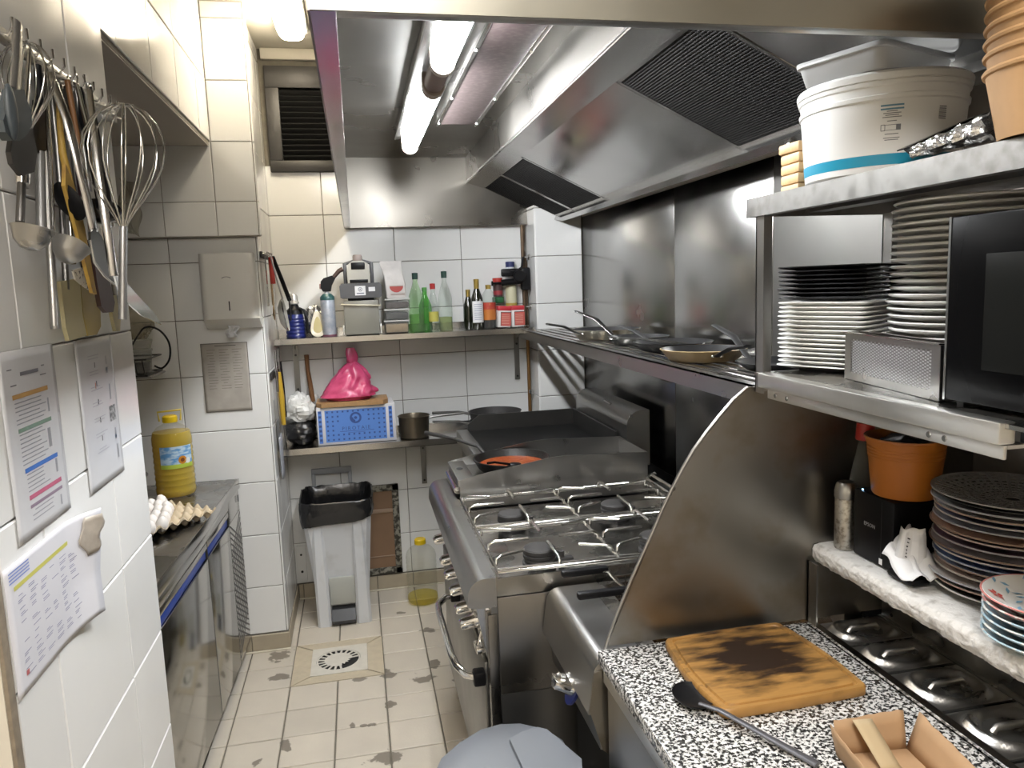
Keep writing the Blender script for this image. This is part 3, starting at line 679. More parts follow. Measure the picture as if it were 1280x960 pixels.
for p, c in ((.60, .06), (.635, .27), (.68, .50)): e = els.new(p); e.color = (c, c, c * .97, 1)
L.new(ma.outputs[0], cr.inputs['Fac']); L.new(cr.outputs['Color'], b.inputs['Base Color'])
tag(obj('granite_worktop', MB().box(.452, .934, .30, 1.428, CZ - .030, CZ, .004), GRAN), 'speckled black and white granite worktop beside the lidded food wells', 'worktop')
t = thing('counter_cabinet', 'stainless steel counter base under the granite worktop', 'counter', (.8, .9, 0))
obj('body', MB().box(.478, .932, .30, 1.428, .10, CZ - .031), STEEL, t, 0)
obj('top_rail', MB().box(.464, .478, .30, 1.428, CZ - .075, CZ - .031, .002), ALU, t)
obj('plinth', MB().box(.52, .93, .30, 1.42, 0, .10), BLACKM, t, 0)
for y0, y1 in ((.32, .86), (.88, 1.415)):
    d = obj('door', MB().box(.468, .478, y0, y1, .12, CZ - .08, .003), STEEL, t)
WELL = mat('well_steel', (.30, .30, .29), .3, .95, var=.15, vscale=8, rvar=.08)
t = thing('food_well_frame', 'dark steel bain-marie trough holding the lidded food pans beside the granite', 'food well', (1.03, .9, .6))
obj('front_rail', MB().box(.935, .9385, .30, 1.428, .60, .899).box(.9385, .952, .30, 1.428, .894, .898), CHROME, t, 0)
obj('back_sheet', MB().box(1.128, 1.132, .30, 1.428, .88, 1.028), WELL, t, 0)
obj('back_ledge', MB().box(1.118, 1.128, .30, 1.428, .86, .886), WELL, t, 0)
obj('trough', MB().box(.9385, 1.128, .30, 1.428, .60, .64).box(1.132, XN - .01, .30, 1.428, .60, .90), WELL, t, 0)
LIDM = mat('pan_lid_steel', (.50, .49, .47), .32, 1, var=.2, vscale=10, rvar=.08)
def well(yc, w, lab):
    p = thing('food_pan', lab, 'food pan', (1.036, yc, .70), 'lidded food pans in the trough')
    x0, x1, y0, y1 = .953, 1.117, yc - w / 2 + .0015, yc + w / 2 - .0015
    obj('pan_body', MB().box(x0 + .012, x1 - .012, y0 + .008, y1 - .008, .70, .882).box(x0, x1, y0, y1, .882, .885), WELL, p, 0)
    # domed lid: raised field with a turned dish and a bar grip
    def lid(u, v):
        x = x0 + .002 + (x1 - x0 - .004) * u; y = y0 + .002 + (y1 - y0 - .004) * v
        a = (u - .5) * 2; c = (v - .5) * 2
        e = (abs(a) ** 3 + abs(c) ** 3) ** .3333
        z = .8865 + .012 * max(0, min(1, (.90 - e) / .14))
        rr = math.hypot((x - 1.036) / .062, (y - yc) / (.40 * w))
        if rr < 1: z -= .014 * min(1, (1 - rr) / .28)
        return (x, y, z)
    ld = obj('lid', MB().grid(36, 26, lid), LIDM, p, 80, solid=.0008)
    obj('grip', MB().tube([(1.036 - .036, yc, .887), (1.036 - .03, yc, .8955), (1.036 + .03, yc, .8955), (1.036 + .036, yc, .887)], .007, 10, flat=(.75, 1)), LIDM, ld, 60)
well(1.367, .112, 'small lidded steel food pan in the trough, against the splash partition')
well(1.254, .112, 'small lidded steel food pan second from the splash partition')
well(1.128, .136, 'wide lidded steel food pan third from the splash partition')
well(.988, .140, 'wide lidded steel food pan fourth from the splash partition')
well(.845, .140, 'wide lidded steel food pan fifth from the splash partition')
# cutting board on the granite
BURN = mat('scorched_bamboo', (.37, .195, .055), .42, var=.35, vscale=9, stretch=(1.5, 14, 1))
nt = BURN.node_tree; N = nt.nodes; L = nt.links; b = N['Principled BSDF']; src = b.inputs['Base Color'].links[0].from_socket
g = N.new('ShaderNodeNewGeometry'); vm = N.new('ShaderNodeVectorMath'); vm.operation = 'SUBTRACT'; vm.inputs[1].default_value = (.735, 1.29, .913); L.new(g.outputs['Position'], vm.inputs[0])
v2 = N.new('ShaderNodeVectorMath'); v2.operation = 'MULTIPLY'; v2.inputs[1].default_value = (1 / .135, 1 / .13, 3); L.new(vm.outputs[0], v2.inputs[0])
ln = N.new('ShaderNodeVectorMath'); ln.operation = 'LENGTH'; L.new(v2.outputs[0], ln.inputs[0])
nz = N.new('ShaderNodeTexNoise'); nz.inputs['Scale'].default_value = 26; nz.inputs['Detail'].default_value = 6; mp = N.new('ShaderNodeMapping'); mp.inputs['Scale'].default_value = (.5, 1.6, 1)
L.new(g.outputs['Position'], mp.inputs['Vector']); L.new(mp.outputs[0], nz.inputs['Vector'])
ad = N.new('ShaderNodeMath'); ad.operation = 'MULTIPLY_ADD'; ad.inputs[1].default_value = 2.3; L.new(nz.outputs['Fac'], ad.inputs[0]); L.new(ln.outputs['Value'], ad.inputs[2])
mr = N.new('ShaderNodeMapRange'); mr.inputs['From Min'].default_value = 1.62; mr.inputs['From Max'].default_value = 2.3; mr.inputs['To Min'].default_value = 1; mr.inputs['To Max'].default_value = 0; L.new(ad.outputs[0], mr.inputs['Value'])
mx = N.new('ShaderNodeMix'); mx.data_type = 'RGBA'; mx.inputs[7].default_value = (.022, .011, .006, 1); L.new(mr.outputs['Result'], mx.inputs['Factor']); L.new(src, mx.inputs[6]); L.new(mx.outputs[2], b.inputs['Base Color'])
bp = [pz(830, 797, .915), pz(973, 776, .915), pz(1086, 856, .915), pz(905, 887, .915)]
def bow(A, B, k):
    A, B = Vector(A), Vector(B); nrm = Vector(((B - A).y, -(B - A).x, 0)).normalized()
    return [A.lerp(B, i / 10) + nrm * k * math.sin(PI * i / 10) for i in range(1, 10)]
outline = []
for A, B, k in zip(bp, bp[1:] + bp[:1], (-.004, -.010, -.004, -.012)):
    c0 = A.lerp(B, .025); outline.append(c0); outline += bow(A, B, k); outline.append(A.lerp(B, .975))
cen = sum(bp, Vector()) / 4
def ring(s, z): return [Vector((cen.x + (p.x - cen.x) * s, cen.y + (p.y - cen.y) * s, z)) for p in outline]
def loft(rings, cap0=True, cap1=True):
    mb = MB(); n = len(rings[0]); vs = [v for r in rings for v in r]; fs = []
    for i in range(len(rings) - 1):
        for k in range(n): fs.append((i * n + k, i * n + (k + 1) % n, (i + 1) * n + (k + 1) % n, (i + 1) * n + k))
    if cap0: fs.append(tuple(range(n - 1, -1, -1)))
    if cap1: fs.append(tuple(range((len(rings) - 1) * n, len(rings) * n)))
    return mb.add(vs, fs)
t = thing('cutting_board', 'scorched bamboo cutting board with juice groove on the granite worktop', 'cutting board', (cen.x, cen.y, CZ))
obj('board', loft([ring(.985, CZ + .001), ring(1, CZ + .004), ring(1, CZ + .017), ring(.985, CZ + .020), ring(.93, CZ + .020), ring(.918, CZ + .0160), ring(.897, CZ + .0160), ring(.885, CZ + .020)]), BURN, t, 40)
# black serving spoon
t = thing('serving_spoon', 'black serving spoon with grey handle lying on the granite worktop', 'spoon', pz(866, 872, CZ))
sc = pz(866, 870, CZ + .012)
def sp(p, d): return Vector((p.x, p.y, p.z if d.z < 0 else -p.z * .55 + .0)) + Vector((0, 0, .012))
obj('bowl', MB().blob((sc.x, sc.y, CZ + .004), (.036, .045, .014), 24, 12, sp), BLACKP, t, 60)
e0 = pz(886, 880, CZ + .02); e1 = pz(1022, 956, CZ + .006)
obj('handle', MB().tube([e0 + Vector((-.012, .012, -.004)), e0.lerp(e1, .12), e0.lerp(e1, .6) , e1], [.005, .006, .007, .009], 10, flat=(1, .45)), mat('spoon_grey', (.10, .10, .11), .4, .3), t, 60)
# cardboard tray at the front of the worktop
bx0 = [pz(1040, 948, CZ), pz(1098, 915, CZ)]
t = thing('cardboard_tray', 'torn open brown cardboard box lying on the granite worktop', 'cardboard box', (.76, .93, CZ))
A, B, C_, D_ = Vector((.700, .985, 0)), Vector((.818, .985, 0)), Vector((.818, .80, 0)), Vector((.700, .80, 0))
Mr = Matrix.Translation((.755, .90, 0)) @ Matrix.Rotation(math.radians(-6), 4, 'Z') @ Matrix.Translation((-.755, -.90, 0))
def wallp(P, Q, h0, h1, lean=.012):
    P, Q = Mr @ P, Mr @ Q; c = Mr @ Vector((.759, .893, 0)); nrm = ((P + Q) / 2 - c).normalized() * lean
    jag = lambda u: .004 * noise.noise(Vector((u * 9, P.x * 30, 0)))
    return MB().grid(12, 3, lambda u, v: (P.x + (Q.x - P.x) * u + nrm.x * v, P.y + (Q.y - P.y) * u + nrm.y * v, CZ + .002 + (h0 + (h1 - h0) * u) * v + (jag(u) if v == 1 else 0)))
KR2 = mat('kraft_inside', (.40, .255, .14), .8, var=.12, vscale=30)
obj('bottom', MB().grid(4, 4, lambda u, v: tuple(Mr @ Vector((.700 + .118 * u, .80 + .185 * v, CZ + .0015)))), KR2, t, 0, solid=.001)
obj('wall', wallp(A, B, .052, .060), KR2, t, 60, solid=.0015)
obj('wall', wallp(B, C_, .060, .045, .02), KR2, t, 60, solid=.0015)
obj('wall', wallp(D_, A, .040, .052), KR2, t, 60, solid=.0015)
f0 = Mr @ Vector((.725, .983, CZ + .056))
obj('flap', MB().grid(3, 8, lambda u, v: (f0.x + .034 * u + .010 * v, f0.y + .002 - .060 * v, f0.z + .004 - .050 * v - .003 * u)), mat('kraft_pale', (.46, .36, .22), .8), t, 60, solid=.001)
obj('round_flap', MB().lathe([(0, 0), (.026, 0), (.026, .0012), (0, .0012)], 20, tuple(Mr @ Vector((.775, .84, CZ + .022)))), KRAFT, t)

# ================================================================== crusted low shelf and what stands on it
LZ = 1.072
CRUST = mat('crusted_paint', (.66, .645, .62), .7, col2=(.36, .34, .31), lo=.52, hi=.75, vscale=45, bump=1, bscale=90)
def crust(u, v):  # section round the front edge
    y = .32 + (1.428 - .32) * u; per = [(XN - .004, LZ), (1.05, LZ), (.97, LZ), (.955, LZ - .003), (.950, LZ - .012), (.951, LZ - .028), (.957, LZ - .040), (1.0, LZ - .042), (XN - .004, LZ - .042)]
    i = min(int(v * 8 + 1e-6), 7); f_ = v * 8 - i; a, c = per[i], per[i + 1]; X = a[0] + (c[0] - a[0]) * f_; Z = a[1] + (c[1] - a[1]) * f_
    n1 = noise.noise(Vector((y * 45, X * 45, Z * 45))); n2 = noise.noise(Vector((y * 120, X * 120, Z * 90)))
    amt = 1 if .15 < v < .95 and X < .99 else .08
    return (X + (.0016 * n1 + .0014 * n2) * amt, y, Z + ((.0022 * n1 + .0016 * n2) * amt if Z < LZ - .001 else .0008 * n1))
mb = MB().grid(260, 32, crust)
t = thing('low_shelf', 'white crusted shelf under the steel rack with stacked plates and receipt printer', 'wall shelf', (1.07, .9, LZ))
obj('slab', mb, CRUST, t, 50)
# pepper shaker
p = Vector((.999, 1.383, LZ + .001))
t = thing('metal_shaker', 'dented metal shaker with perforated lid on the crusted shelf', 'shaker', p)
obj('can', MB().lathe([(0, 0), (.0215, 0), (.0225, .003), (.0225, .108), (.021, .111), (0, .111)], 28, p), mat('pitted_tin', (.48, .46, .42), .4, 1, col2=(.22, .20, .17), lo=.45, hi=.7, vscale=120), t)
obj('lid', MB().lathe([(.0235, .111), (.0242, .114), (.0235, .118), (.0242, .122), (.0235, .128), (.021, .140), (.017, .145), (.008, .145), (0, .1445)], 28, p), STEEL, t)
# receipt printer
t = thing('receipt_printer', 'black receipt printer with paper curling out on the crusted shelf', 'receipt printer', (1.05, 1.28, LZ))
PBL = mat('printer_black', (.004, .004, .005), .35, ior=1.25)
PX0, PX1, PYa, PYb = .992, 1.115, 1.229, 1.350
obj('body', MB().box(PX0, PX1, PYa, PYb, LZ + .002, LZ + .143, .006), PBL, t)
obj('seam', MB().box(PX0 - .0006, PX0 + .002, PYa + .033, PYa + .0345, LZ + .01, LZ + .135), BLACKM, t, 0)
obj('power_light', MB().lathe([(0, 0), (.0016, 0), (.0016, .001), (0, .001)], 8, (PX0 + .006, PYb - .02, LZ + .1432)), emis('blue_led', (.3, .6, 1), 6), t)
text('printer_logo', 'EPSON', .011, F_minusX((PX0 - .0004, 1.298, LZ + .078)), mat('print_grey', (.35, .36, .38), .5), t)
mb = MB(); rect(mb, F_minusX((PX0 - .0004, 1.262, LZ + .014)), -.005, .005, -.006, .006)
obj('rating_sticker', mb, PAPER, t, 0)
obj('outlet_tray', MB().box(.975, 1.018, 1.155, 1.227, LZ + .002, LZ + .018, .008), BLACKP, t)
t2 = thing('paper_receipts', 'crumpled white till receipts spilling out beside the black printer', 'receipt', (1.0, 1.18, LZ + .02))
def rec(u, v):
    n_ = noise.noise(Vector((u * 3, v * 3, 1.3)))
    return (.962 + .062 * u + .010 * n_, 1.140 + .078 * v, LZ + .024 + .030 * v * v + .05 * u * v + .014 * n_ + .006 * abs(math.sin(u * 9)))
obj('curled_sheet', MB().grid(14, 14, rec), PAPER, t2, 20, solid=.0006)
def rec2(u, v):
    n_ = noise.noise(Vector((u * 2.5, v * 2, 7.7)))
    return (.972 + .045 * u * (1 - .5 * v) + .010 * v + .010 * n_, 1.204 - .035 * u + .01 * n_ - .008 * v, LZ + .03 + .082 * v + .012 * n_)
obj('folded_sheet', MB().grid(8, 8, rec2), PAPER, t2, 15, solid=.0006)
mb = MB()
for k in range(6):
    a, c = rec2(.35, .35 + k * .08), rec2(.65, .35 + k * .08)
    mb.box(a[0] - .0012, a[0] - .0006, min(a[1], c[1]) + .002, min(a[1], c[1]) + .012, a[2] - .001, a[2] + .001)
obj('print', mb, mat('ink', (.05, .05, .06), .7), t2, 0)
# orange bucket standing on the printer
p = Vector((1.052, 1.276, LZ + .1445))
t = thing('orange_bucket', 'orange ribbed bucket standing on the black receipt printer', 'bucket', p)
pr = [(0, 0), (.058, 0), (.0605, .004), (.068, .075)]
for k in range(4): pr += [(.0685 + .0006 * k, .076 + k * .006), (.0695 + .0006 * k, .079 + k * .006), (.0688 + .0006 * k, .081 + k * .006)]
pr += [(.0745, .112), (.0765, .114), (.0765, .118), (.0725, .118), (.066, .075), (.058, .005), (0, .005)]
obj('tub', MB().lathe(pr, 36, p), mat('orange_plastic', (.40, .13, .016), .4, var=.1, vscale=20), t)
t = thing('plastic_bag_scraps', 'dark crumpled bag pushed into the orange bucket', 'bag', p + Vector((0, 0, .09)))
obj('bag', MB().blob(p + Vector((0, 0, .085)), (.060, .060, .035), 24, 12, lambda q, d: q * (1 + .12 * noise.noise(d * 4 + Vector((3, 1, 2))))), mat('bag_dark', (.03, .028, .03), .25), t, 50)
# sauce bottle with red cap
p = Vector((1.045, 1.388, LZ + .001))
t = thing('sauce_bottle', 'clear bottle with red collar behind the metal shaker', 'bottle', p)
obj('glass', MB().lathe([(0, 0), (.028, 0), (.030, .004), (.030, .14), (.024, .175), (.0135, .225), (.012, .246)], 24, p), glass('clear_glass'), t)
obj('contents', MB().lathe([(0, .003), (.027, .004), (.027, .07), (0, .071)], 24, p), mat('dark_contents', (.03, .02, .015), .3), t)
obj('cap', MB().lathe([(.0185, .232), (.020, .235), (.018, .268), (.012, .271), (0, .271)], 24, p), mat('red_cap', (.42, .02, .012), .35), t)
obj('nozzle', MB().lathe([(.012, .270), (.011, .285), (0, .286)], 16, p), WHITEP, t)
p = Vector((1.118, 1.395, LZ + .001))
tag(obj('spice_jar', MB().lathe([(0, 0), (.030, 0), (.031, .004), (.031, .075), (.026, .085), (.026, .10), (0, .10)], 20, p), mat('dim_red', (.14, .015, .012), .4)), 'small dark red jar at the back of the crusted shelf beside the partition', 'jar')
# grey box at the wall end
t = thing('wall_socket_box', 'dark grey box on the wall behind the mixed plate stack', 'socket box', (1.32, 1.18, 1.34))
obj('case', MB().box(1.30, XN - .001, 1.10, 1.26, 1.300, 1.40, .008), mat('box_grey', (.05, .055, .06), .45), t)
obj('lid', MB().box(1.290, 1.300, 1.115, 1.245, 1.312, 1.388, .004), mat('box_grey2', (.075, .08, .085), .4), t)

# plates ---------------------------------------------------------------
def plate_prof(r, h, foot=.55, th=.004):
    return [(0, .002), (r * foot, .0), (r * foot + .003, .002), (r * .78, h * .45), (r - .002, h - .002), (r, h), (r - .003, h + .001), (r * .80, h * .45 + th), (r * .62, th + .001), (0, th)]
def plate(name, r, h, m, loc, label, group, dz=0, rim=None):
    mb = MB().lathe(plate_prof(r, h), 40)
    o = obj(name, mb, m); o.location = loc
    return tag(o, label, 'plate', group)
CER = mat('white_ceramic', (.78, .77, .745), .18, var=.02)
cols = [(.20, .19, .18), (.30, .31, .32), (.42, .44, .46), (.10, .11, .17), (.38, .36, .33), (.33, .22, .17), (.06, .07, .12), (.16, .10, .13), (.34, .36, .33), (.09, .12, .22), (.13, .18, .30), (.40, .44, .48), (.44, .27, .24), (.62, .61, .58), (.12, .12, .12), (.07, .07, .07)]
names = ['dark grey', 'mid grey', 'pale grey', 'navy', 'taupe', 'rust brown', 'midnight blue', 'plum', 'sage grey', 'deep blue', 'slate blue', 'ice grey', 'reddish', 'off-white', 'charcoal', 'black']
cols = cols[::-1]; names = names[::-1]
pc = Vector((1.128, 1.098, LZ + .001)); zz = 0
RIMB = mat('brown_rim', (.45, .40, .34), .35)
base = None
for k in range(15):
    r = .122 + (.006 if k in (2, 7, 10, 14) else 0) - (.004 if k in (4, 9) else 0)
    m = mat('stoneware_%d' % k, tuple(min(.8, c * 2.3 + .03) for c in cols[k]), .32, var=.18, vscale=60)
    o = obj('dinner_plate', MB().lathe(plate_prof(r, .018), 44), m)
    rim = obj('glazed_rim', MB().lathe([(r - .004, .0185), (r - .001, .0195), (r + .0008, .018), (r - .001, .0165)], 44, closed=True), mat('rim_%d' % (k % 3), ((.46, .44, .40), (.30, .22, .17), (.36, .38, .42))[k % 3], .3), o, world=False)
    o.location = pc + Vector((random.uniform(-.003, .003), random.uniform(-.003, .003), zz)); zz += .0112
    tag(o, '%s stoneware plate with glazed rim in the mixed stack on the crusted shelf' % names[k], 'plate', 'mixed stoneware plates on the crusted shelf')
# perforated black plate on top
m = bpy.data.materials.get('x')
tp = thing('perforated_plate', 'grey perforated round plate on top of the mixed plate stack', 'plate', pc + Vector((0, 0, zz + .002)), 'mixed stoneware plates on the crusted shelf')
PERF = mat('perforated_grey', (.24, .235, .225), .45)
mb = MB(); R0 = .128; rr = [.012 + .0125 * k for k in range(10)]
def zf(r): return .004 + .016 * (r / R0) ** 2.5
prev = None
for i, r in enumerate(rr):                                   # concentric webs with gaps between: real holes
    n_ = 44
    mb.lathe([(r, zf(r) + .001), (r + .005, zf(r + .005) + .001), (r + .005, zf(r + .005) - .001), (r, zf(r) - .001)], 44, pc + Vector((0, 0, zz + .002)), closed=True)
for k in range(44):
    a_ = 2 * PI * k / 44; c_ = Vector((math.cos(a_), math.sin(a_), 0)); s_ = Vector((-math.sin(a_), math.cos(a_), 0)); o_ = pc + Vector((0, 0, zz + .002))
    st = 3 if k % 2 else 0
    ps = [o_ + c_ * r + Vector((0, 0, zf(r))) for r in (rr[st], rr[st] * .5 + R0 * .5, R0 - .003)]
    mb.tube(ps, [.0016, .0030, .0042], 5, flat=(1, .4))
mb.lathe([(R0 - .006, zf(R0 - .006) + .001), (R0, zf(R0) + .0015), (R0 + .001, zf(R0)), (R0 - .001, zf(R0) - .0015), (R0 - .006, zf(R0 - .006) - .001)], 44, pc + Vector((0, 0, zz + .002)), closed=True)
obj('lattice', mb, PERF, tp, 60)
obj('underside', MB().lathe([(0, -.001), (.08, -.0005), (.118, .010), (.118, .0115), (.08, .0008), (0, .0003)], 40, pc + Vector((0, 0, zz + .002))), BLACKM, tp)
# small patterned plates
pc2 = Vector((1.010, .912, LZ + .001)); zz2 = 0
for k, (c, lb) in enumerate([((.34, .46, .52), 'pale blue'), ((.40, .52, .58), 'sky blue'), ((.30, .42, .50), 'dusty blue'), ((.36, .50, .58), 'powder blue'), ((.55, .27, .25), 'coral rimmed')]):
    r = .086
    o = obj('side_plate', MB().lathe(plate_prof(r, .021, .5, .004), 40), mat('glaze_%s' % lb, c, .22, col2=(.66, .66, .62), lo=.5, hi=.56, vscale=70)); o.location = pc2 + Vector((0, 0, zz2)); zz2 += .0125
    tag(o, '%s small plate in the patterned stack on the crusted shelf' % lb, 'plate', 'small patterned plates on the crusted shelf')
o = thing('side_plate', 'small white plate painted with red flowers and blue leaves topping its stack', 'plate', pc2 + Vector((0, 0, zz2)), 'small patterned plates on the crusted shelf')
obj('dish', MB().lathe(plate_prof(.088, .021, .5, .004), 40, pc2 + Vector((0, 0, zz2))), mat('plate_white', (.70, .69, .66), .2), o)
obj('coral_rim', MB().lathe([(.084, .0205), (.0872, .0225), (.089, .021), (.087, .0195)], 40, pc2 + Vector((0, 0, zz2)), closed=True), mat('coral_glaze', (.52, .18, .16), .25), o)
red = MB(); blue = MB()
def zpl(r): return .0062 + (0 if r < .055 else .0165 * (r - .055) / .033)
def petal(mb, cx, cy, ang, ln_, w):
    r = math.hypot(cx, cy); M = Matrix.Translation(pc2 + Vector((cx, cy, zz2 + zpl(r) + .0012))) @ Matrix.Rotation(ang, 4, 'Z')
    if r > .055:
        dirv = Vector((cx / r, cy / r, 0)); M = Matrix.Translation(pc2 + Vector((cx, cy, zz2 + zpl(r) + .0012))) @ Matrix.Rotation(math.atan(.5), 4, Vector((dirv.y, -dirv.x, 0))) @ Matrix.Rotation(ang, 4, 'Z')
    mb.add([M @ Vector(q) for q in ((-ln_, 0, 0), (0, -w, 0), (ln_, 0, 0), (0, w, 0))], [(0, 1, 2, 3)])
for k in range(9):
    a_ = 2 * PI * k / 9 + .3; r = .066
    if k % 3 == 0:
        for j in range(5): petal(red, r * math.cos(a_) + .007 * math.cos(j * 1.2566), r * math.sin(a_) + .007 * math.sin(j * 1.2566), j * 1.2566, .006, .004)
    else:
        for j in range(4): petal(blue, (r - .018 + j * .011) * math.cos(a_ + (j % 2) * .13), (r - .018 + j * .011) * math.sin(a_ + (j % 2) * .13), a_ + .7 * (-1) ** j, .008, .0032)
for k in range(10):
    a_ = 2 * PI * k / 10; r = .036; petal(blue, r * math.cos(a_), r * math.sin(a_), a_ + .8, .009, .0035)
obj('red_flowers', red, mat('red_paint', (.55, .05, .04), .3), o, 0); obj('blue_leaves', blue, mat('blue_paint', (.16, .34, .48), .3), o, 0)
# ================================================================== on the middle shelf of the rack
MZ1 = MZ + .0005
# square white plates: corner towards the aisle
def sq_plate(r, th, h, bev):
    pts = []
    for k in range(4):
        a = PI / 2 * k + PI / 4; c = Vector((math.cos(a), math.sin(a))) * (r * math.sqrt(2) - bev * math.sqrt(2))
        for j in range(5):
            b_ = a - PI / 4 + PI / 2 * j / 4; pts.append((c.x + bev * math.cos(b_), c.y + bev * math.sin(b_)))
    def ring(s, z): return [(p[0] * s, p[1] * s, z) for p in pts]
    rings = [ring(.62, 0), ring(.66, .001), ring(.97, h - .002), ring(1, h), ring(.985, h + .002), ring(.70, th + .001), ring(.60, th)]
    return loft(rings)
SQ = mat('square_ceramic', (.76, .755, .73), .2, var=.02)
sp0 = None; c0 = Vector((.987, 1.392, MZ1))
rot = math.radians(27)
for k in range(15):
    o = obj('square_plate', sq_plate(.095, .004, .011, .012), SQ) if sp0 is None else sp0.copy()
    if sp0 is None: sp0 = o
    else: COL.objects.link(o)
    o.location = c0 + Vector((random.uniform(-.002, .002), random.uniform(-.002, .002), .0092 * k)); o.rotation_euler = (0, 0, rot + random.uniform(-.01, .01))
    tag(o, 'white square plate, %s of the stack under the black plates' % nth(k, 15), 'plate', 'white square plates on the rack')
z0 = .0092 * 15 + .004
BP = mat('black_ceramic', (.012, .012, .013), .22)
b0 = None
for k in range(8):
    if b0 is None: b0 = o = obj('black_plate', sq_plate(.093, .002, .0085, .002), BP)
    else: o = b0.copy(); COL.objects.link(o)
    o.location = c0 + Vector((random.uniform(-.002, .002), random.uniform(-.002, .002), z0 + .0088 * k)); o.rotation_euler = (0, 0, rot + random.uniform(-.015, .015))
    tag(o, 'black square plate, %s of the pile on the white square plates' % nth(k, 8), 'plate', 'black square plates on the rack')
# tall stack of round white plates
r0 = None; c1 = Vector((1.092, 1.170, MZ1))
for k in range(25):
    if r0 is None: r0 = o = obj('round_plate', MB().lathe([(0, .001), (.075, 0), (.078, .003), (.11, .009), (.133, .0135), (.1355, .0165), (.133, .0185), (.11, .0135), (.07, .005), (0, .005)], 48), CER)
    else: o = r0.copy(); COL.objects.link(o)
    o.location = c1 + Vector((random.uniform(-.003, .003) - (.004 if k < 12 else 0), random.uniform(-.003, .003), .0126 * k))
    tag(o, 'round white plate, %s of the tall stack behind the perforated pan' % nth(k, 25), 'plate', 'round white plates on the rack')
# perforated gastronorm pan
t = thing('perforated_pan', 'perforated stainless steel pan standing in front of the white plates', 'perforated pan', (.90, 1.1, MZ))
A = pz(1058, 473, MZ); B = pz(1172, 503, MZ); A.x -= .004; B.x += .002
U = (B - A).normalized(); Wd = .0; V = Vector((0, 0, 1)); Nn = Vector((-U.y, U.x, 0)); Nn = -Nn if Nn.x < 0 else Nn
Lw = (B - A).length; Hh = .088
def PP(u, v, n_=0): return A + U * u + V * (v + .001) + Nn * (n_ + .010 * (1 - v / Hh) * 0)
def perf_sheet(Lw, Hh, nx, nz, mx, mzl, mzh, hole):
    """sheet with real square-cut round holes (8-gon)"""
    mb = MB(); xs = [mx + (Lw - 2 * mx) * i / nx for i in range(nx + 1)]; zs = [mzl + (Hh - mzl - mzh) * j / nz for j in range(nz + 1)]
    def q(a, b, c, d): mb.add([PP(*a), PP(*b), PP(*c), PP(*d)], [(0, 1, 2, 3)])
    q((0, 0), (Lw, 0), (Lw, mzl), (0, mzl)); q((0, Hh - mzh), (Lw, Hh - mzh), (Lw, Hh), (0, Hh)); q((0, mzl), (mx, mzl), (mx, Hh - mzh), (0, Hh - mzh)); q((Lw - mx, mzl), (Lw, mzl), (Lw, Hh - mzh), (Lw - mx, Hh - mzh))
    for i in range(nx):
        for j in range(nz):
            a, b_, c, d = xs[i], xs[i + 1], zs[j], zs[j + 1]
            if (i + j) % 2: q((a, c), (b_, c), (b_, d), (a, d)); continue
            m_, n_ = (a + b_) / 2, (c + d) / 2
            out = [(b_, n_), (b_, d), (m_, d), (a, d), (a, n_), (a, c), (m_, c), (b_, c)]
            inn = [(m_ + hole * math.cos(PI / 4 * k), n_ + hole * math.sin(PI / 4 * k)) for k in range(8)]
            mb.add([PP(*p) for p in out] + [PP(*p) for p in inn], [(k, (k + 1) % 8, 8 + (k + 1) % 8, 8 + k) for k in range(8)])
    return mb
obj('front_wall', perf_sheet(Lw, Hh, 40, 24, .022, .014, .012, .0034), STEEL, t, 0, solid=.0005)
depth = .027
inner = MB()
def bxp(u0, u1, v0, v1, n0, n1):
    inner.add([PP(u, v, n_) for n_ in (n0, n1) for v in (v0, v1) for u in (u0, u1)], [(0, 2, 3, 1), (4, 5, 7, 6), (0, 1, 5, 4), (2, 6, 7, 3), (0, 4, 6, 2), (1, 3, 7, 5)])
bxp(0, .0015, 0, Hh, .001, depth); bxp(Lw - .0015, Lw, 0, Hh, .001, depth); bxp(0, Lw, 0, Hh, depth, depth + .0015); bxp(0, Lw, 0, .0015, .001, depth)
obj('shell', inner, STEEL, t, 0)
inner = MB(); bxp(-.004, Lw + .004, Hh - .002, Hh, -.006, .004); bxp(-.004, Lw + .004, Hh - .002, Hh, depth - .004, depth + .006); bxp(-.004, .006, Hh - .002, Hh, .004, depth - .004); bxp(Lw - .006, Lw + .004, Hh - .002, Hh, .004, depth - .004)
obj('rim', inner, CHROME, t, 0)
inner = MB(); bxp(.004, Lw - .004, .004, Hh - .006, .0022, .0045)
obj('hole_bright_backing', inner, PAPER, t, 0)  # white sheet added close behind the holes to make them read bright
# microwave
t = thing('microwave', 'black microwave oven with glass door standing on the steel rack', 'microwave', (1.0, .73, MZ))
mx0, my0, my1, mz0, mz1 = .846, .56, .953, MZ + .008, 1.733
obj('case', MB().box(mx0 + .018, XR - .02, my0, my1, mz0, mz1, .003), mat('microwave_case', (.02, .02, .021), .4), t)
obj('door', MB().box(mx0, mx0 + .018, my0, my1, mz0, mz1, .003), mat('microwave_glass', (.003, .003, .0033), .25, ior=1.09), t)
obj('door_edge', MB().box(mx0 - .0006, mx0 + .001, my1 - .0035, my1 + .0004, mz0, mz1), mat('door_edge_silver', (.5, .5, .5), .3, 1), t, 0)
obj('window', MB().box(mx0 - .0008, mx0 + .0002, .60, .885, mz0 + .05, mz1 - .055, .0003), mat('window_grey', (.010, .0105, .010), .25, ior=1.09), t)
for yy in (.94, .58): obj('foot', MB().lathe([(0, 0), (.012, 0), (.012, .008), (0, .008)], 12, (mx0 + .04, yy, MZ + .0002)), BLACKM, t)

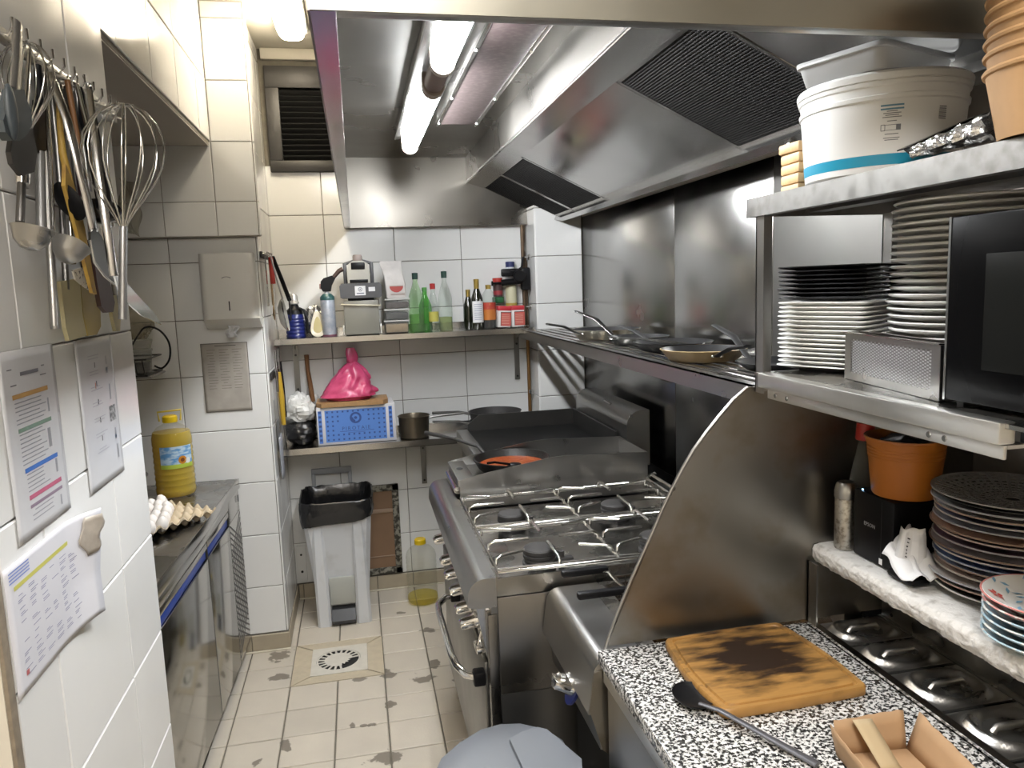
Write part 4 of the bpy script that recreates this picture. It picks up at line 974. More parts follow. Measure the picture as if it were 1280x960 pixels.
# ================================================================== on the top shelf
TZ1 = TZ + .001
p = Vector((.924, 1.208, TZ1))
t = thing('white_bucket', 'white plastic bucket with a blue band and printed label on the top shelf', 'bucket', p)
obj('tub', MB().lathe([(0, 0), (.120, 0), (.1235, .004), (.1318, .114), (.1348, .116), (.1353, .122), (.1323, .124), (.1333, .136), (.136, .138), (.137, .143), (.1335, .147), (.1290, .147), (.119, .006), (0, .006)], 56, p), WHITEP, t)
obj('blue_band', MB().lathe([(.1247, .014), (.1262, .031)], 56, p), mat('band_blue', (.012, .27, .42), .35), t)
obj('lid_rim', MB().lathe([(.1340, .144), (.1385, .146), (.1395, .155), (.137, .159), (.1315, .1605), (.0, .158), (0, .155), (.1315, .156)], 56, p), WHITEP, t)
INK = mat('label_ink', (.16, .17, .18), .6); INKB = mat('label_ink_blue', (.12, .26, .36), .6)
def on_bucket(ang, z, w, h, out=.0006):
    r = .1235 + (z - .004) * .0756 + out; n_ = max(2, int(w / .004)); da = w / r
    vs = []; fs = []
    for i in range(n_ + 1):
        a_ = ang + da * (i / n_ - .5)
        for dz in (-h / 2, h / 2): vs.append(p + Vector((math.cos(a_) * (r + dz * .0756), math.sin(a_) * (r + dz * .0756), z + dz)))
    return vs, [(2 * i, 2 * i + 2, 2 * i + 3, 2 * i + 1) for i in range(n_)]
AF = math.atan2(-.93, -.36) ; AF = math.atan2(-p.y, -p.x) + .12
mb = MB(); mbb = MB()
for (z, w, h) in ((.105, .034, .0026), (.0995, .034, .0026)): mbb.add(*on_bucket(AF, z, w, h))
for (z, w, h) in ((.096, .016, .0012), (.093, .026, .0012), (.090, .020, .0012), (.087, .028, .0012), (.081, .014, .0012), (.061, .02, .0012), (.055, .024, .0012), (.052, .02, .0012)): mb.add(*on_bucket(AF, z, w, h))
for z in (.075, .067): mb.add(*on_bucket(AF, z, .022, .0008))
mb.add(*on_bucket(AF + .075, .071, .007, .009)); mb.add(*on_bucket(AF - .10, .0755, .006, .001)); mb.add(*on_bucket(AF - .10, .0665, .006, .001)); mb.add(*on_bucket(AF - .122, .071, .001, .008)); mb.add(*on_bucket(AF - .078, .071, .001, .008))
for k in range(7): mb.add(*on_bucket(AF + .62, .082 + k * .0030, .014, .0016))
obj('label_print', mb, INK, t, 0); obj('label_heading', mbb, INKB, t, 0)
# translucent tub on the bucket
q = Vector((.895, 1.19, TZ1 + .1615))
t = thing('clear_tub', 'translucent plastic storage tub stacked on the white bucket', 'storage tub', q)
TUBM = glass('cloudy_plastic', (.88, .88, .87), .55, .35)
M = Matrix.Translation(q) @ Matrix.Rotation(math.radians(20), 4, 'Z')
def tubring(s, z): return [M @ Vector((x * s, y * s, z)) for x, y in [(-.10 + .02 * (1 - math.cos(a_)) if 0 else c_[0] + .018 * math.cos(math.radians(c_[2] + 22.5 * j)), c_[1] + .018 * math.sin(math.radians(c_[2] + 22.5 * j))) for c_ in ((.085, .062, 0), (-.085, .062, 90), (-.085, -.062, 180), (.085, -.062, 270)) for j in range(5) for a_ in (0,)]]
obj('shell', loft([tubring(.90, 0), tubring(.92, .002), tubring(1, .030), tubring(1.045, .031), tubring(1.05, .038)], True, False), TUBM, t, 40, solid=.0015)
# little wooden blocks
for k in range(5):
    o = obj('wooden_block', MB().box(-.022, .022, -.033, .033, 0, .0195, .004), mat('pale_wood', (.55, .36, .17), .5, var=.18, vscale=30, stretch=(1, 8, 1), rand=.1))
    o.location = (.880 - (.004 if k == 4 else 0), 1.388, TZ1 + .020 * k); o.rotation_euler = (0, 0, random.uniform(-.06, .06))
    tag(o, 'small pale wooden block, %s of the pile behind the white bucket' % nth(k, 5), 'wooden block', 'wooden blocks on the top shelf')
# black lids / tray and a foil twist
t = thing('black_tray', 'shiny black food tray leaning by the white bucket on the top shelf', 'tray', (.87, .95, TZ))
M = Matrix.Translation((.925, .985, TZ1 + .045)) @ Matrix.Rotation(math.radians(-20), 4, 'Y') @ Matrix.Rotation(math.radians(8), 4, 'Z')
def tr(s, z): return [M @ Vector((x * s, y * s, z)) for x, y in ((.08, .075), (-.08, .075), (-.08, -.075), (.08, -.075))]
obj('tray_shell', loft([tr(.86, -.004), tr(.88, -.003), tr(.96, .012), tr(1.04, .013), tr(1.04, .015), tr(.94, .0145), tr(.86, 0), tr(.84, -.001)]), mat('glossy_black', (.015, .015, .016), .15), t, 0)
f0, f1 = pz(1120, 192, TZ + .012), pz(1215, 160, TZ + .022); f0.x += .03; f1.x += .035; f0.z = TZ + .014; f1.z = TZ + .026
def foil(u, v):
    c = f0.lerp(f1, u); a_ = 2 * PI * v; r = .010 + .012 * u + .006 * noise.noise(Vector((u * 9, math.cos(a_) * 2, math.sin(a_) * 2))) + (.003 * math.sin(a_ * 7) * u)
    return (c.x + r * 1.2 * math.cos(a_), c.y + .4 * r * math.cos(a_), max(TZ1, c.z + r * .75 * math.sin(a_)))
tag(obj('foil_twist', MB().grid(26, 28, foil), mat('foil', (.82, .82, .82), .16, 1, bump=.6, bscale=160), smooth=12), 'crumpled twist of silver foil on the front edge of the top shelf', 'foil')
# kraft bowls, nested upside up
cb = Vector((.862, .790, TZ1)); kb = None
KB = mat('kraft_bowl_paper', (.44, .265, .125), .7, var=.08, vscale=60)
for k in range(9):
    if kb is None:
        kb = o = obj('kraft_bowl', MB().lathe([(0, .004), (.070, .004), (.071, 0), (.0725, 0), (.0880, .078), (.0915, .079), (.0925, .082), (.0905, .085), (.0872, .083), (.0722, .008), (0, .008)], 44), KB)
    else: o = kb.copy(); COL.objects.link(o)
    o.location = cb + Vector((0, 0, (0 if k == 0 else .004) + .0165 * k))
    tag(o, 'brown kraft paper bowl, %s of the nested stack on the top shelf' % nth(k, 9), 'paper bowl', 'kraft bowls on the top shelf')

# ================================================================== pans on the slatted shelf
SZ1 = SZ + .0005
def fpan(name, label, c, r, h, m, ang, hl, hm, hz=.05, tilt=0., inner=None, lift=0, rise=.03):
    c = Vector(c); t = thing(name, label, 'frying pan', c, 'pans on the slatted shelf')
    R = Matrix.Rotation(tilt, 4, 'X')
    b_ = obj('bowl', MB().lathe([(0, 0), (r * .74, 0), (r * .80, .004), (r - .003, h - .002), (r, h), (r - .003, h + .001)], 40, c, 0, R), m, t)
    obj('inside', MB().lathe([(0, .003), (r * .73, .003), (r * .785, .007), (r - .004, h + .0005)], 40, c, 0, R), inner or m, t)
    d = Vector((math.cos(ang), math.sin(ang), 0)); e = c + R.to_3x3() @ (d * (r - .002) + Vector((0, 0, h - .012)))
    pts = [e, e + d * .03 + Vector((0, 0, .010)), e + d * hl * .5 + Vector((0, 0, rise * .7)), e + d * hl + Vector((0, 0, rise))]
    obj('handle', MB().tube(pts, [.008, .007, .010, .008], 10, flat=(1.3, .5)), hm, t, 60)
    mb = MB()
    s_ = Vector((-d.y, d.x, 0))
    for k in (-1, 1): mb.blob(e - d * .004 + s_ * .012 * k, (.005, .005, .005), 8, 6)
    obj('rivet', mb, CHROME, t, 60)
    return t
ALP = mat('scorched_aluminium', (.62, .585, .50), .3, .9, col2=(.40, .27, .10), lo=.55, hi=.75, vscale=16)
DKP = mat('dark_nonstick', (.02, .02, .021), .35)
fpan('frying_pan', 'scorched aluminium frying pan with grey handle towards the aisle', (1.01, 2.98, SZ1), .145, .042, ALP, math.radians(205), .17, STEELD, inner=DKP, rise=.05)
fpan('frying_pan', 'thin steel pan with a long arched handle behind the aluminium pan', (1.03, 2.66, SZ1), .115, .030, STEELD, math.radians(112), .26, STEELM, inner=DKP, rise=.10)
fpan('frying_pan', 'wide black pan with its handle pointing to the back wall', (1.035, 2.36, SZ1), .135, .03, DKP, math.radians(100), .22, BLACKM, rise=.05)
fpan('frying_pan', 'cream enamelled pan with black grip near the rack post', (.985, 2.03, SZ1), .125, .034, mat('cream_enamel', (.55, .40, .20), .35, col2=(.20, .12, .04), lo=.55, hi=.75, vscale=14), math.radians(-98), .22, BLACKP, inner=DKP, rise=.045)
fpan('frying_pan', 'small black crepe pan against the cladding near the rack post', (1.055, 1.74, SZ1), .11, .02, DKP, math.radians(95), .20, BLACKM, rise=.09)
t = thing('kitchen_tongs', 'thin steel tongs lying across the black pans on the slatted shelf', 'tongs', (.93, 2.28, SZ + .04))
obj('arm', MB().tube([(.90, 2.55, SZ + .036), (.93, 2.40, SZ + .042), (.99, 2.16, SZ + .040)], .006, 8, flat=(1.4, .4)), STEELM, t, 60)
obj('arm', MB().tube([(.885, 2.52, SZ + .036), (.91, 2.37, SZ + .044), (.955, 2.16, SZ + .040)], .006, 8, flat=(1.4, .4)), STEELM, t, 60)
obj('scallop', MB().blob((.892, 2.55, SZ + .034), (.016, .022, .005), 12, 8), STEELM, t, 60)
# ================================================================== back shelves
def back_shelf(label, z, x0, x1, y0, zlip, bx):
    t = thing('wall_shelf', label, 'wall shelf', ((x0 + x1) / 2, YB - .15, z), 'steel shelves on the back wall')
    obj('plate', MB().box(x0, x1, y0, YB - .012, z - .003, z).box(x0, x1, y0, y0 + .004, z - zlip, z - .003).box(x0, x1, y0, y0 + .02, z - zlip, z - zlip + .003).box(x0, x1, YB - .014, YB - .010, z, z + .035), STEELM, t, 0)
    for xx in bx:
        br = obj('bracket', MB().box(xx, xx + .028, YB - .016, YB - .010, z - .30, z - .004).prism([(YB - .016, z - .004), (YB - .016, z - .07), (y0 + .06, z - .016), (y0 + .06, z - .004)], 'x', xx + .012, xx + .016), STEELD, t, 0)
        mb = MB()
        for q in (.03, .10, .28): mb.lathe([(0, 0), (.006, .0), (.006, .004), (0, .004)], 10, (xx + .014, YB - .016, z - q), 0, Matrix.Rotation(PI / 2, 4, 'X'))
        obj('bolt', mb, BLACKM, br)
    return t
S1, S2 = 1.432, .886
back_shelf('upper steel shelf on the back wall holding bottles and the vacuum blender', S1, -.398, .905, 3.80, .030, (-.335, .845))
back_shelf('lower steel shelf on the back wall holding the blue and white box', S2, -.398, .90, 3.80, .034, (.30,))
def bottle(name, label, p, parts, cat='bottle', group=None):
    p = Vector(p); t = thing(name, label, cat, p, group)
    for (n_, prof, m, *rest) in parts:
        obj(n_, MB().lathe(prof, 24, p), m, t, 40)
    return t
z = S1 + .001
GG = glass('green_glass', (.80, .93, .76), .08); GC = MATS['clear_glass']
CAPD = mat('dark_cap', (.015, .05, .04), .4); CORK = mat('gold_foil', (.50, .36, .10), .3, .8); OLIVE = mat('olive_dark', (.012, .014, .008), .08, coat=.5)
wine = lambda r, h, nk: [(0, 0), (r * .9, 0), (r, .006), (r, h * .55), (r * .92, h * .62), (nk * 1.3, h * .80), (nk, h * .84), (nk, h * .97)]
bottle('glass_bottle', 'green tinted glass bottle with dark cap beside the plastic containers', (.306, 3.90, z), [('glass', wine(.039, .30, .012), GG), ('cap', [(.0145, .268), (.0150, .300), (0, .302)], CAPD), ('dregs', [(0, .003), (.036, .004), (.036, .09), (0, .092)], glass('green_syrup', (.62, .85, .45), .2))])
bottle('glass_bottle', 'bright green glass bottle half hidden between two clear bottles', (.356, 3.955, z), [('glass', wine(.034, .22, .012), glass('bright_green_glass', (.30, .75, .22), .3)), ('cap', [(.0135, .205), (.0135, .225), (0, .227)], mat('green_cap', (.10, .30, .08), .4))])
bottle('glass_bottle', 'small clear bottle with red cap and yellow label on the back shelf', (.392, 3.885, z), [('glass', wine(.025, .235, .011), GC), ('cap', [(.0135, .215), (.0140, .243), (0, .245)], mat('red_screw_cap', (.40, .03, .03), .4)), ('label', [(.0256, .05), (.0256, .10)], mat('yellow_label', (.50, .46, .10), .5))])
bottle('glass_bottle', 'tall clear glass bottle with dark cap next to the red capped bottle', (.455, 3.905, z), [('glass', wine(.036, .30, .012), GC), ('cap', [(.0145, .270), (.0150, .304), (0, .306)], CAPD), ('dregs', [(0, .003), (.033, .004), (.033, .07), (0, .072)], glass('pale_syrup', (.72, .78, .45), .3))])
bottle('oil_bottle', 'dark olive oil bottle with gold neck half hidden behind the labelled one', (.583, 3.95, z), [('glass', wine(.027, .205, .010), OLIVE), ('neck_foil', [(.0115, .165), (.0125, .205), (0, .207)], CORK)])
t = bottle('oil_bottle', 'dark olive oil bottle with white label and gold cap', (.620, 3.89, z), [('glass', wine(.033, .255, .0115), OLIVE), ('neck_foil', [(.0130, .205), (.0145, .258), (0, .260)], CORK)])
mb = MB(); rl = .0336
mb.grid(10, 2, lambda u, v: (.620 + rl * math.cos(-PI / 2 + (u - .5) * 2.0), 3.89 + rl * math.sin(-PI / 2 + (u - .5) * 2.0), z + .035 + .11 * v))
obj('label', mb, PAPER, t, 60)
mb = MB(); rl = .0340
for k in range(8): mb.grid(6, 1, lambda u, v: (.620 + rl * math.cos(-PI / 2 + (u - .5) * 1.2), 3.89 + rl * math.sin(-PI / 2 + (u - .5) * 1.2), z + .05 + k * .011 + .003 * v))
obj('label_print', mb, mat('faint_ink', (.30, .32, .40), .6), t, 60)
t = bottle('vinegar_bottle', 'clear bottle with orange label and gold cap beside the olive oil', (.684, 3.905, z), [('glass', [(0, 0), (.035, 0), (.036, .005), (.036, .155), (.028, .185), (.014, .205), (.0135, .222)], GC), ('cap', [(.0145, .205), (.0150, .226), (0, .228)], CORK), ('liquid', [(0, .003), (.0335, .004), (.0335, .06), (0, .061)], mat('dark_vinegar', (.02, .015, .014), .15)), ('label', [(.0365, .045), (.0365, .135)], mat('orange_label', (.48, .16, .03), .5)), ('label_top', [(.0367, .10), (.0367, .135)], mat('red_label', (.42, .05, .03), .5))])
mb = MB(); rl = .037
mb.add([(.684 + rl * math.cos(-PI / 2 + a_), 3.905 + rl * math.sin(-PI / 2 + a_), z + .118 + b_) for a_, b_ in ((-.35, -.012), (.35, -.012), (0, .014))], [(0, 1, 2)])
obj('label_emblem', mb, mat('emblem_yellow', (.62, .45, .12), .5), t, 0)
# red tins
def tin(label, x, y, rot):
    p = Vector((x, y, z)); t = thing('red_tin', label, 'tin', p, 'red and white tins on the back shelf')
    M = Matrix.Translation(p) @ Matrix.Rotation(rot, 4, 'Y') @ Matrix.Rotation(.05, 4, 'Z')
    w, d, h = .034, .030, .112
    obj('body', MB().box(-w, w, -d, d, .003, h, .005, 0, M), mat('tin_white', (.66, .64, .62), .35), t)
    obj('red_top', MB().box(-w - .0008, w + .0008, -d - .0008, d + .0008, h - .022, h + .002, .003, 0, M), mat('tin_red', (.48, .03, .045), .35), t)
    obj('red_label', MB().box(-w * .62, w + .0006, -d - .0009, -d + .001, .012, h - .028, 0, 0, M), mat('tin_rose', (.50, .10, .08), .4), t, 0)
    mb = MB()
    for k in range(6): mb.box(-w * .45, w * .75, -d - .0014, -d - .0008, .022 + k * .009, .025 + k * .009, 0, 0, M)
    obj('label_print', mb, mat('tin_print', (.62, .32, .26), .5), t, 0)
    mb = MB().box(-w * .62, w + .0006, -d - .0012, -d - .0006, h - .031, h - .028, 0, 0, M).box(-w * .62, -w * .55, -d - .0012, -d - .0006, .012, h - .028, 0, 0, M)
    obj('label_line', mb, BLACKM, t, 0)
tin('red and white tin leaning beside the vinegar bottle', .752, 3.885, .06); tin('red and white tin standing below the gas regulator', .828, 3.885, .0)
t = bottle('glass_jar', 'glass jar with green lid behind the red and white tins', (.760, 4.035, z), [('glass', [(0, 0), (.033, 0), (.034, .004), (.034, .115), (.029, .128), (.029, .135)], GC), ('lid', [(.031, .128), (.0325, .132), (.0325, .158), (.028, .160), (0, .160)], mat('green_lid', (.02, .13, .05), .4)), ('spice', [(0, .003), (.031, .004), (.031, .09), (0, .091)], mat('red_spice', (.25, .05, .02), .8))])
t = bottle('spice_tin', 'red topped tin stacked on the green lidded jar', (.760, 4.035, z + .1615), [('can', [(0, 0), (.026, 0), (.026, .085), (0, .085)], mat('dark_tin', (.06, .03, .03), .4)), ('band', [(.0264, .01), (.0264, .032)], mat('dark_red_band', (.28, .03, .04), .4)), ('lid', [(.027, .078), (.0275, .10), (.0, .101)], mat('bright_red_lid', (.45, .04, .03), .4))], 'tin')
t = bottle('spray_bottle', 'pale yellow bottle behind the tins by the gas pipe', (.834, 4.040, z), [('body', [(0, 0), (.030, 0), (.031, .005), (.031, .20), (.025, .225), (.02, .23), (0, .23)], mat('pale_yellow', (.55, .53, .36), .45)), ('label', [(.0315, .10), (.0315, .125)], mat('ochre_stripe', (.40, .28, .05), .5))])
t = bottle('salt_canister', 'white canister with dark blue cap behind the gas regulator', (.834, 4.045, z + .232), [('can', [(0, 0), (.024, 0), (.024, .088), (0, .088)], mat('canister_white', (.62, .63, .65), .4)), ('cap', [(.0245, .086), (.025, .112), (.022, .115), (0, .115)], mat('navy_cap', (.02, .03, .12), .4)), ('label', [(.0244, .035), (.0244, .055)], mat('canister_print', (.12, .13, .18), .5))], 'canister')
# gas pipe and regulator
t = thing('gas_pipe', 'dark gas pipe with regulator and taps in the back corner', 'gas pipe', (.895, 4.03, .95))
PIPE = mat('dark_pipe', (.10, .065, .04), .45, .6, var=.3, vscale=30); BRASS = mat('copper_pipe', (.30, .17, .07), .4, .9)
obj('pipe', MB().tube([(.905, 4.035, S1 + .002), (.905, 4.035, 1.972)], .0105, 12).tube([(.922, 4.04, S1 + .002), (.922, 4.04, 1.78), (.912, 4.04, 1.84), (.918, 4.04, 1.972)], .005, 8), PIPE, t, 60)
obj('lower_pipe', MB().tube([(.918, 4.04, .62), (.918, 4.04, S1 - .004)], .0095, 12), BRASS, t, 60)
obj('regulator', MB().box(.885, .932, 3.985, 4.03, 1.625, 1.745, .008).lathe([(.030, 0), (.034, .006), (.034, .020), (.028, .028), (0, .028)], 20, (.870, 3.99, 1.70), 0, Matrix.Rotation(PI / 2, 4, 'X')), BLACKP, t)
obj('regulator_arm', MB().cyl((.885, 4.0, 1.675), (.775, 4.0, 1.668), .017, 14).box(.775, .87, 3.985, 4.015, 1.70, 1.742, .008).cyl((.778, 4.0, 1.668), (.725, 4.0, 1.666), .005, 8).cyl((.728, 4.0, 1.666), (.720, 4.0, 1.666), .013, 10), BLACKP, t)
obj('hose', MB().tube([(.80, 3.995, 1.735), (.85, 3.985, 1.725), (.885, 3.985, 1.745), (.898, 4.0, 1.80)], .007, 8), BLACKP, t, 60)
mb = MB()
for zz in (1.80, 1.535): mb.cyl((.905, 4.0, zz), (.931, 4.0, zz), .005, 8).cyl((.929, 4.0, zz), (.935, 4.0, zz), .017, 12)
obj('tap', mb, CHROME, t)
mb = MB().cyl((.918, 4.04, 1.07), (.918, 3.985, 1.07), .006, 8).cyl((.918, 3.99, 1.07), (.918, 3.982, 1.07), .014, 12)
obj('tap', mb, CHROME, t)
# plastic containers and flour bag
cc = Vector((.2, 3.905, z))
FOODB = glass('container_plastic', (.90, .90, .88), .16, .25, .3)
zz = 0
for k, (h, c, lb) in enumerate([(.066, (.42, .30, .17), 'tan'), (.056, (.06, .06, .06), 'dark'), (.052, (.09, .07, .065), 'brown')]):
    p = cc + Vector((.0 + .004 * k, 0, zz)); t = thing('food_container', ('bottom', 'middle', 'top')[k] + ' clear plastic food box with %s contents in the stack beside the blender' % lb, 'food box', p, 'stacked plastic food boxes')
    obj('tub', MB().box(p.x - .060, p.x + .060, p.y - .05, p.y + .05, p.z + .001, p.z + h - .008, .006), FOODB, t)
    obj('contents', MB().box(p.x - .056, p.x + .056, p.y - .046, p.y + .046, p.z + .004, p.z + h - .018, .006), mat('contents_%d' % k, c, .7, var=.3, vscale=60), t)
    obj('lid', MB().box(p.x - .064, p.x + .064, p.y - .054, p.y + .054, p.z + h - .008, p.z + h, .002), mat('frosted_lid', (.52, .52, .50), .4), t)
    zz += h + .0005
p = cc + Vector((.0, 0, zz)); t = thing('flour_bag', 'white paper flour bag printed with a red bowl on the food boxes', 'paper bag', p)
def bagring(zv, w, d, dx=0, dy=0): return [p + Vector((dx + w * c_[0] + .0, dy + d * c_[1], zv)) for c_ in ((1, -.8), (1, .8), (.9, 1), (-.9, 1), (-1, .8), (-1, -.8), (-.9, -1), (.9, -1))]
obj('bag', loft([bagring(.001, .047, .034, .006), bagring(.006, .050, .036, .006), bagring(.07, .052, .036, .004), bagring(.11, .050, .030, -.002), bagring(.145, .050, .020, -.008), bagring(.165, .052, .010, -.012, .004), bagring(.178, .053, .004, -.014, .006), bagring(.189, .054, .003, -.010, .008)]), mat('bag_white', (.60, .57, .545), .55, var=.12, vscale=20, bump=.6, bscale=30), t, 30)
mb = MB(); F = F_minusY((p.x + .008, p.y - .0375, p.z + .012))
mb.add([F @ Vector((q[0], q[1], .0004)) for q in [(.034, .048)] + [(.034 * math.cos(-a_ * PI / 10), .048 - .030 * math.sin(a_ * PI / 10)) for a_ in range(1, 10)] + [(-.034, .048)]], [tuple(range(11))])
obj('red_bowl_print', mb, mat('bowl_red', (.42, .07, .06), .5), t, 0)
mb = MB(); rect(mb, F, -.03, .04, .005, .007); rect(mb, F, -.03, .04, .010, .0115); rect(mb, F, -.034, .034, .049, .051)
obj('bag_print', mb, mat('brown_print', (.30, .18, .14), .6), t, 0)
# vacuum blender / food processor
p = Vector((.030, 3.92, z)); t = thing('vacuum_packer', 'grey and black food processor motor standing on its clear tub', 'food processor', p)
obj('tub', MB().box(p.x - .088, p.x + .084, p.y - .075, p.y + .08, z + .002, z + .172, .006), glass('cloudy_tub', (.62, .60, .52), .62, .3), t)
obj('tub_rim', MB().tube([(p.x - .098, p.y - .084, z + .155), (p.x, p.y - .088, z + .149), (p.x + .092, p.y - .084, z + .144), (p.x + .092, p.y + .085, z + .144), (p.x - .098, p.y + .085, z + .155)], .004, 8, closed=True), mat('cream_cord', (.50, .46, .36), .5), t, 60)
BG = mat('appliance_grey', (.075, .075, .08), .4); BS = mat('appliance_silver', (.40, .39, .35), .35, .3)
obj('motor_base', MB().prism([(p.x - .100, z + .190), (p.x - .090, z + .184), (p.x + .092, z + .184), (p.x + .103, z + .19), (p.x + .105, z + .245), (p.x + .095, z + .258), (p.x - .092, z + .258), (p.x - .102, z + .245)], 'y', p.y - .082, p.y + .075), BG, t, 30)
obj('neck', MB().box(p.x - .065, p.x + .065, p.y - .06, p.y + .06, z + .172, z + .186, .004), BLACKP, t)
hd = [(p.x - .058, z + .259), (p.x + .048, z + .259), (p.x + .052, z + .30), (p.x + .044, z + .352), (p.x + .020, z + .368), (p.x - .03, z + .368), (p.x - .054, z + .352), (p.x - .062, z + .30)]
obj('head', MB().prism(hd, 'y', p.y - .060, p.y + .05), BS, t, 30)
obj('head_button', MB().box(p.x - .040, p.x + .028, p.y - .066, p.y - .058, z + .326, z + .360, .006), BLACKP, t)
obj('head_slot', MB().box(p.x - .050, p.x + .040, p.y - .066, p.y - .058, z + .260, z + .276, .003), BLACKP, t)
for q in (-.080, .052): obj('lever', MB().box(p.x + q, p.x + q + .018, p.y - .03, p.y + .02, z + .255, z + .362, .005), BG, t)
obj('lever_bar', MB().tube([(p.x - .071, p.y, z + .356), (p.x - .03, p.y, z + .368), (p.x + .02, p.y, z + .368), (p.x + .061, p.y, z + .356)], .008, 8), BG, t, 60)
obj('top_knob', MB().lathe([(.021, .368), (.024, .374), (.024, .392), (.020, .400), (0, .401)], 20, (p.x - .006, p.y, z)), mat('knob_beige', (.40, .33, .30), .5), t)
F = F_minusY((p.x - .002, p.y - .0825, z + .220))
mb = MB(); rect(mb, F, -.026, .026, -.022, .024); rect(mb, F, .041, .073, -.004, .017)
obj('sticker', mb, PAPER, t, 0)
mb = MB()
for k in range(8):
    a0, a1 = k * PI / 4 + .1, (k + 1) * PI / 4 - .1
    mb.add([F @ Vector((r_ * math.cos(a_), .007 + r_ * math.sin(a_), .0007)) for r_, a_ in ((.007, a0), (.011, a0), (.011, a1), (.007, a1))], [(0, 1, 2, 3)])
rect(mb, F, -.003, .003, .004, .010, .0007); rect(mb, F, -.018, .018, -.015, -.010, .0007)
obj('sticker_emblem', mb, mat('sticker_ink', (.10, .11, .16), .6), t, 0)
for q in (-.098, .086): obj('latch', MB().box(p.x + q, p.x + q + .008, p.y - .06, p.y - .03, z + .004, z + .05, .002), ALU, t)
# blowtorch gas can
p = Vector((-.135, 3.875, z)); t = thing('gas_torch', 'kitchen blowtorch with black head on a tall gas can', 'blowtorch', p)
obj('can', MB().lathe([(0, 0), (.033, 0), (.035, .004), (.035, .188), (.033, .196), (.018, .212), (.012, .215), (.012, .225)], 28, p), mat('can_grey', (.36, .40, .47), .35, .3, col2=(.50, .52, .56), lo=.4, hi=.6, vscale=30), t)
obj('collar', MB().lathe([(.0355, .180), (.0355, .192), (.034, .197), (.020, .212)], 28, p), mat('teal_collar', (.03, .09, .09), .3), t)
obj('can_edge', MB().lathe([(.0357, .0), (.0357, .010)], 28, p), mat('plum_edge', (.16, .06, .09), .4), t)
obj('torch_head', MB().prism([(p.x - .018, z + .222), (p.x + .020, z + .222), (p.x + .026, z + .25), (p.x + .045, z + .285), (p.x + .030, z + .300), (p.x - .012, z + .288), (p.x - .026, z + .272), (p.x - .028, z + .24)], 'y', p.y - .015, p.y + .015), BLACKP, t, 30)
obj('nozzle', MB().tube([(p.x + .034, p.y, z + .288), (p.x + .066, p.y, z + .322), (p.x + .085, p.y, z + .330)], [.010, .011, .012], 12), mat('burnt_nozzle', (.14, .10, .09), .35, .9), t, 60)
obj('trigger', MB().box(p.x - .034, p.x - .018, p.y - .008, p.y + .008, z + .235, z + .262, .004), mat('trigger_pink', (.40, .22, .20), .5), t)
# jug, foil, scoop
p = Vector((-.298, 3.90, z)); t = thing('blue_bottle', 'squat blue ribbed bottle with black handle on the back shelf', 'bottle', p)
pr = [(0, 0), (.046, 0), (.048, .004)]
for k in range(5): pr += [(.048, .012 + k * .018), (.045, .018 + k * .018), (.048, .024 + k * .018)]
pr += [(.044, .115), (.030, .138)]
obj('body', MB().lathe(pr, 28, p), mat('cobalt_plastic', (.012, .02, .13), .28), t)
obj('shoulder', MB().lathe([(.044, .114), (.040, .135), (.024, .150), (.018, .165), (0, .166)], 28, p), BLACKP, t)
obj('handle', MB().tube([(p.x + .025, p.y - .03, z + .145), (p.x + .048, p.y - .035, z + .135), (p.x + .058, p.y - .038, z + .09), (p.x + .060, p.y - .038, z + .02)], .007, 10), BLACKP, t, 60)
obj('stopper', MB().lathe([(.018, .164), (.026, .168), (.026, .176), (.020, .180), (.020, .205), (.014, .215), (0, .216)], 20, p), mat('steel_stopper', (.6, .58, .55), .3, .6), t)
p = Vector((-.205, 3.955, z)); t = thing('foil_parcel', 'crumpled silver foil parcel behind the blowtorch', 'foil', p)
obj('parcel', MB().blob(p + Vector((0, 0, .075)), (.060, .035, .080), 26, 18, lambda q, d: Vector((q.x, q.y, q.z)) * (1 + .16 * noise.noise(d * 3.2) + .07 * noise.noise(d * 9)) if (q.z > -.07) else Vector((q.x, q.y, -.0745))), mat('dull_foil', (.55, .54, .52), .25, 1, bump=.5, bscale=120), t, 10)
p = Vector((-.190, 3.86, z)); t = thing('spoon_rest', 'pale ceramic spoon rest standing upright against the foil', 'spoon rest', p)
M = Matrix.Translation(p + Vector((0, .0, .001))) @ Matrix.Rotation(math.radians(75), 4, 'X')
ol = [(0, 0)] + [(.043 * math.sin(a_) * (1 - .42 * (1 - math.cos(a_)) / 2), .045 - .047 * math.cos(a_) * (1 if math.cos(a_) > 0 else 1.85)) for a_ in [2 * PI * i / 24 for i in range(24)]]
ol = ol[1:]
def rr(s, zq): return [M @ Vector((x * s, .052 + (y - .052) * s, zq)) for x, y in ol]
obj('dish', loft([rr(.9, 0), rr(1, .006), rr(.94, .007), rr(.75, .003)]), mat('cream_glaze', (.58, .54, .43), .3), t, 40)
obj('dish_stain', loft([rr(.62, .0032), rr(.55, .0034)]), mat('oil_stain', (.42, .36, .18), .25), t, 40)

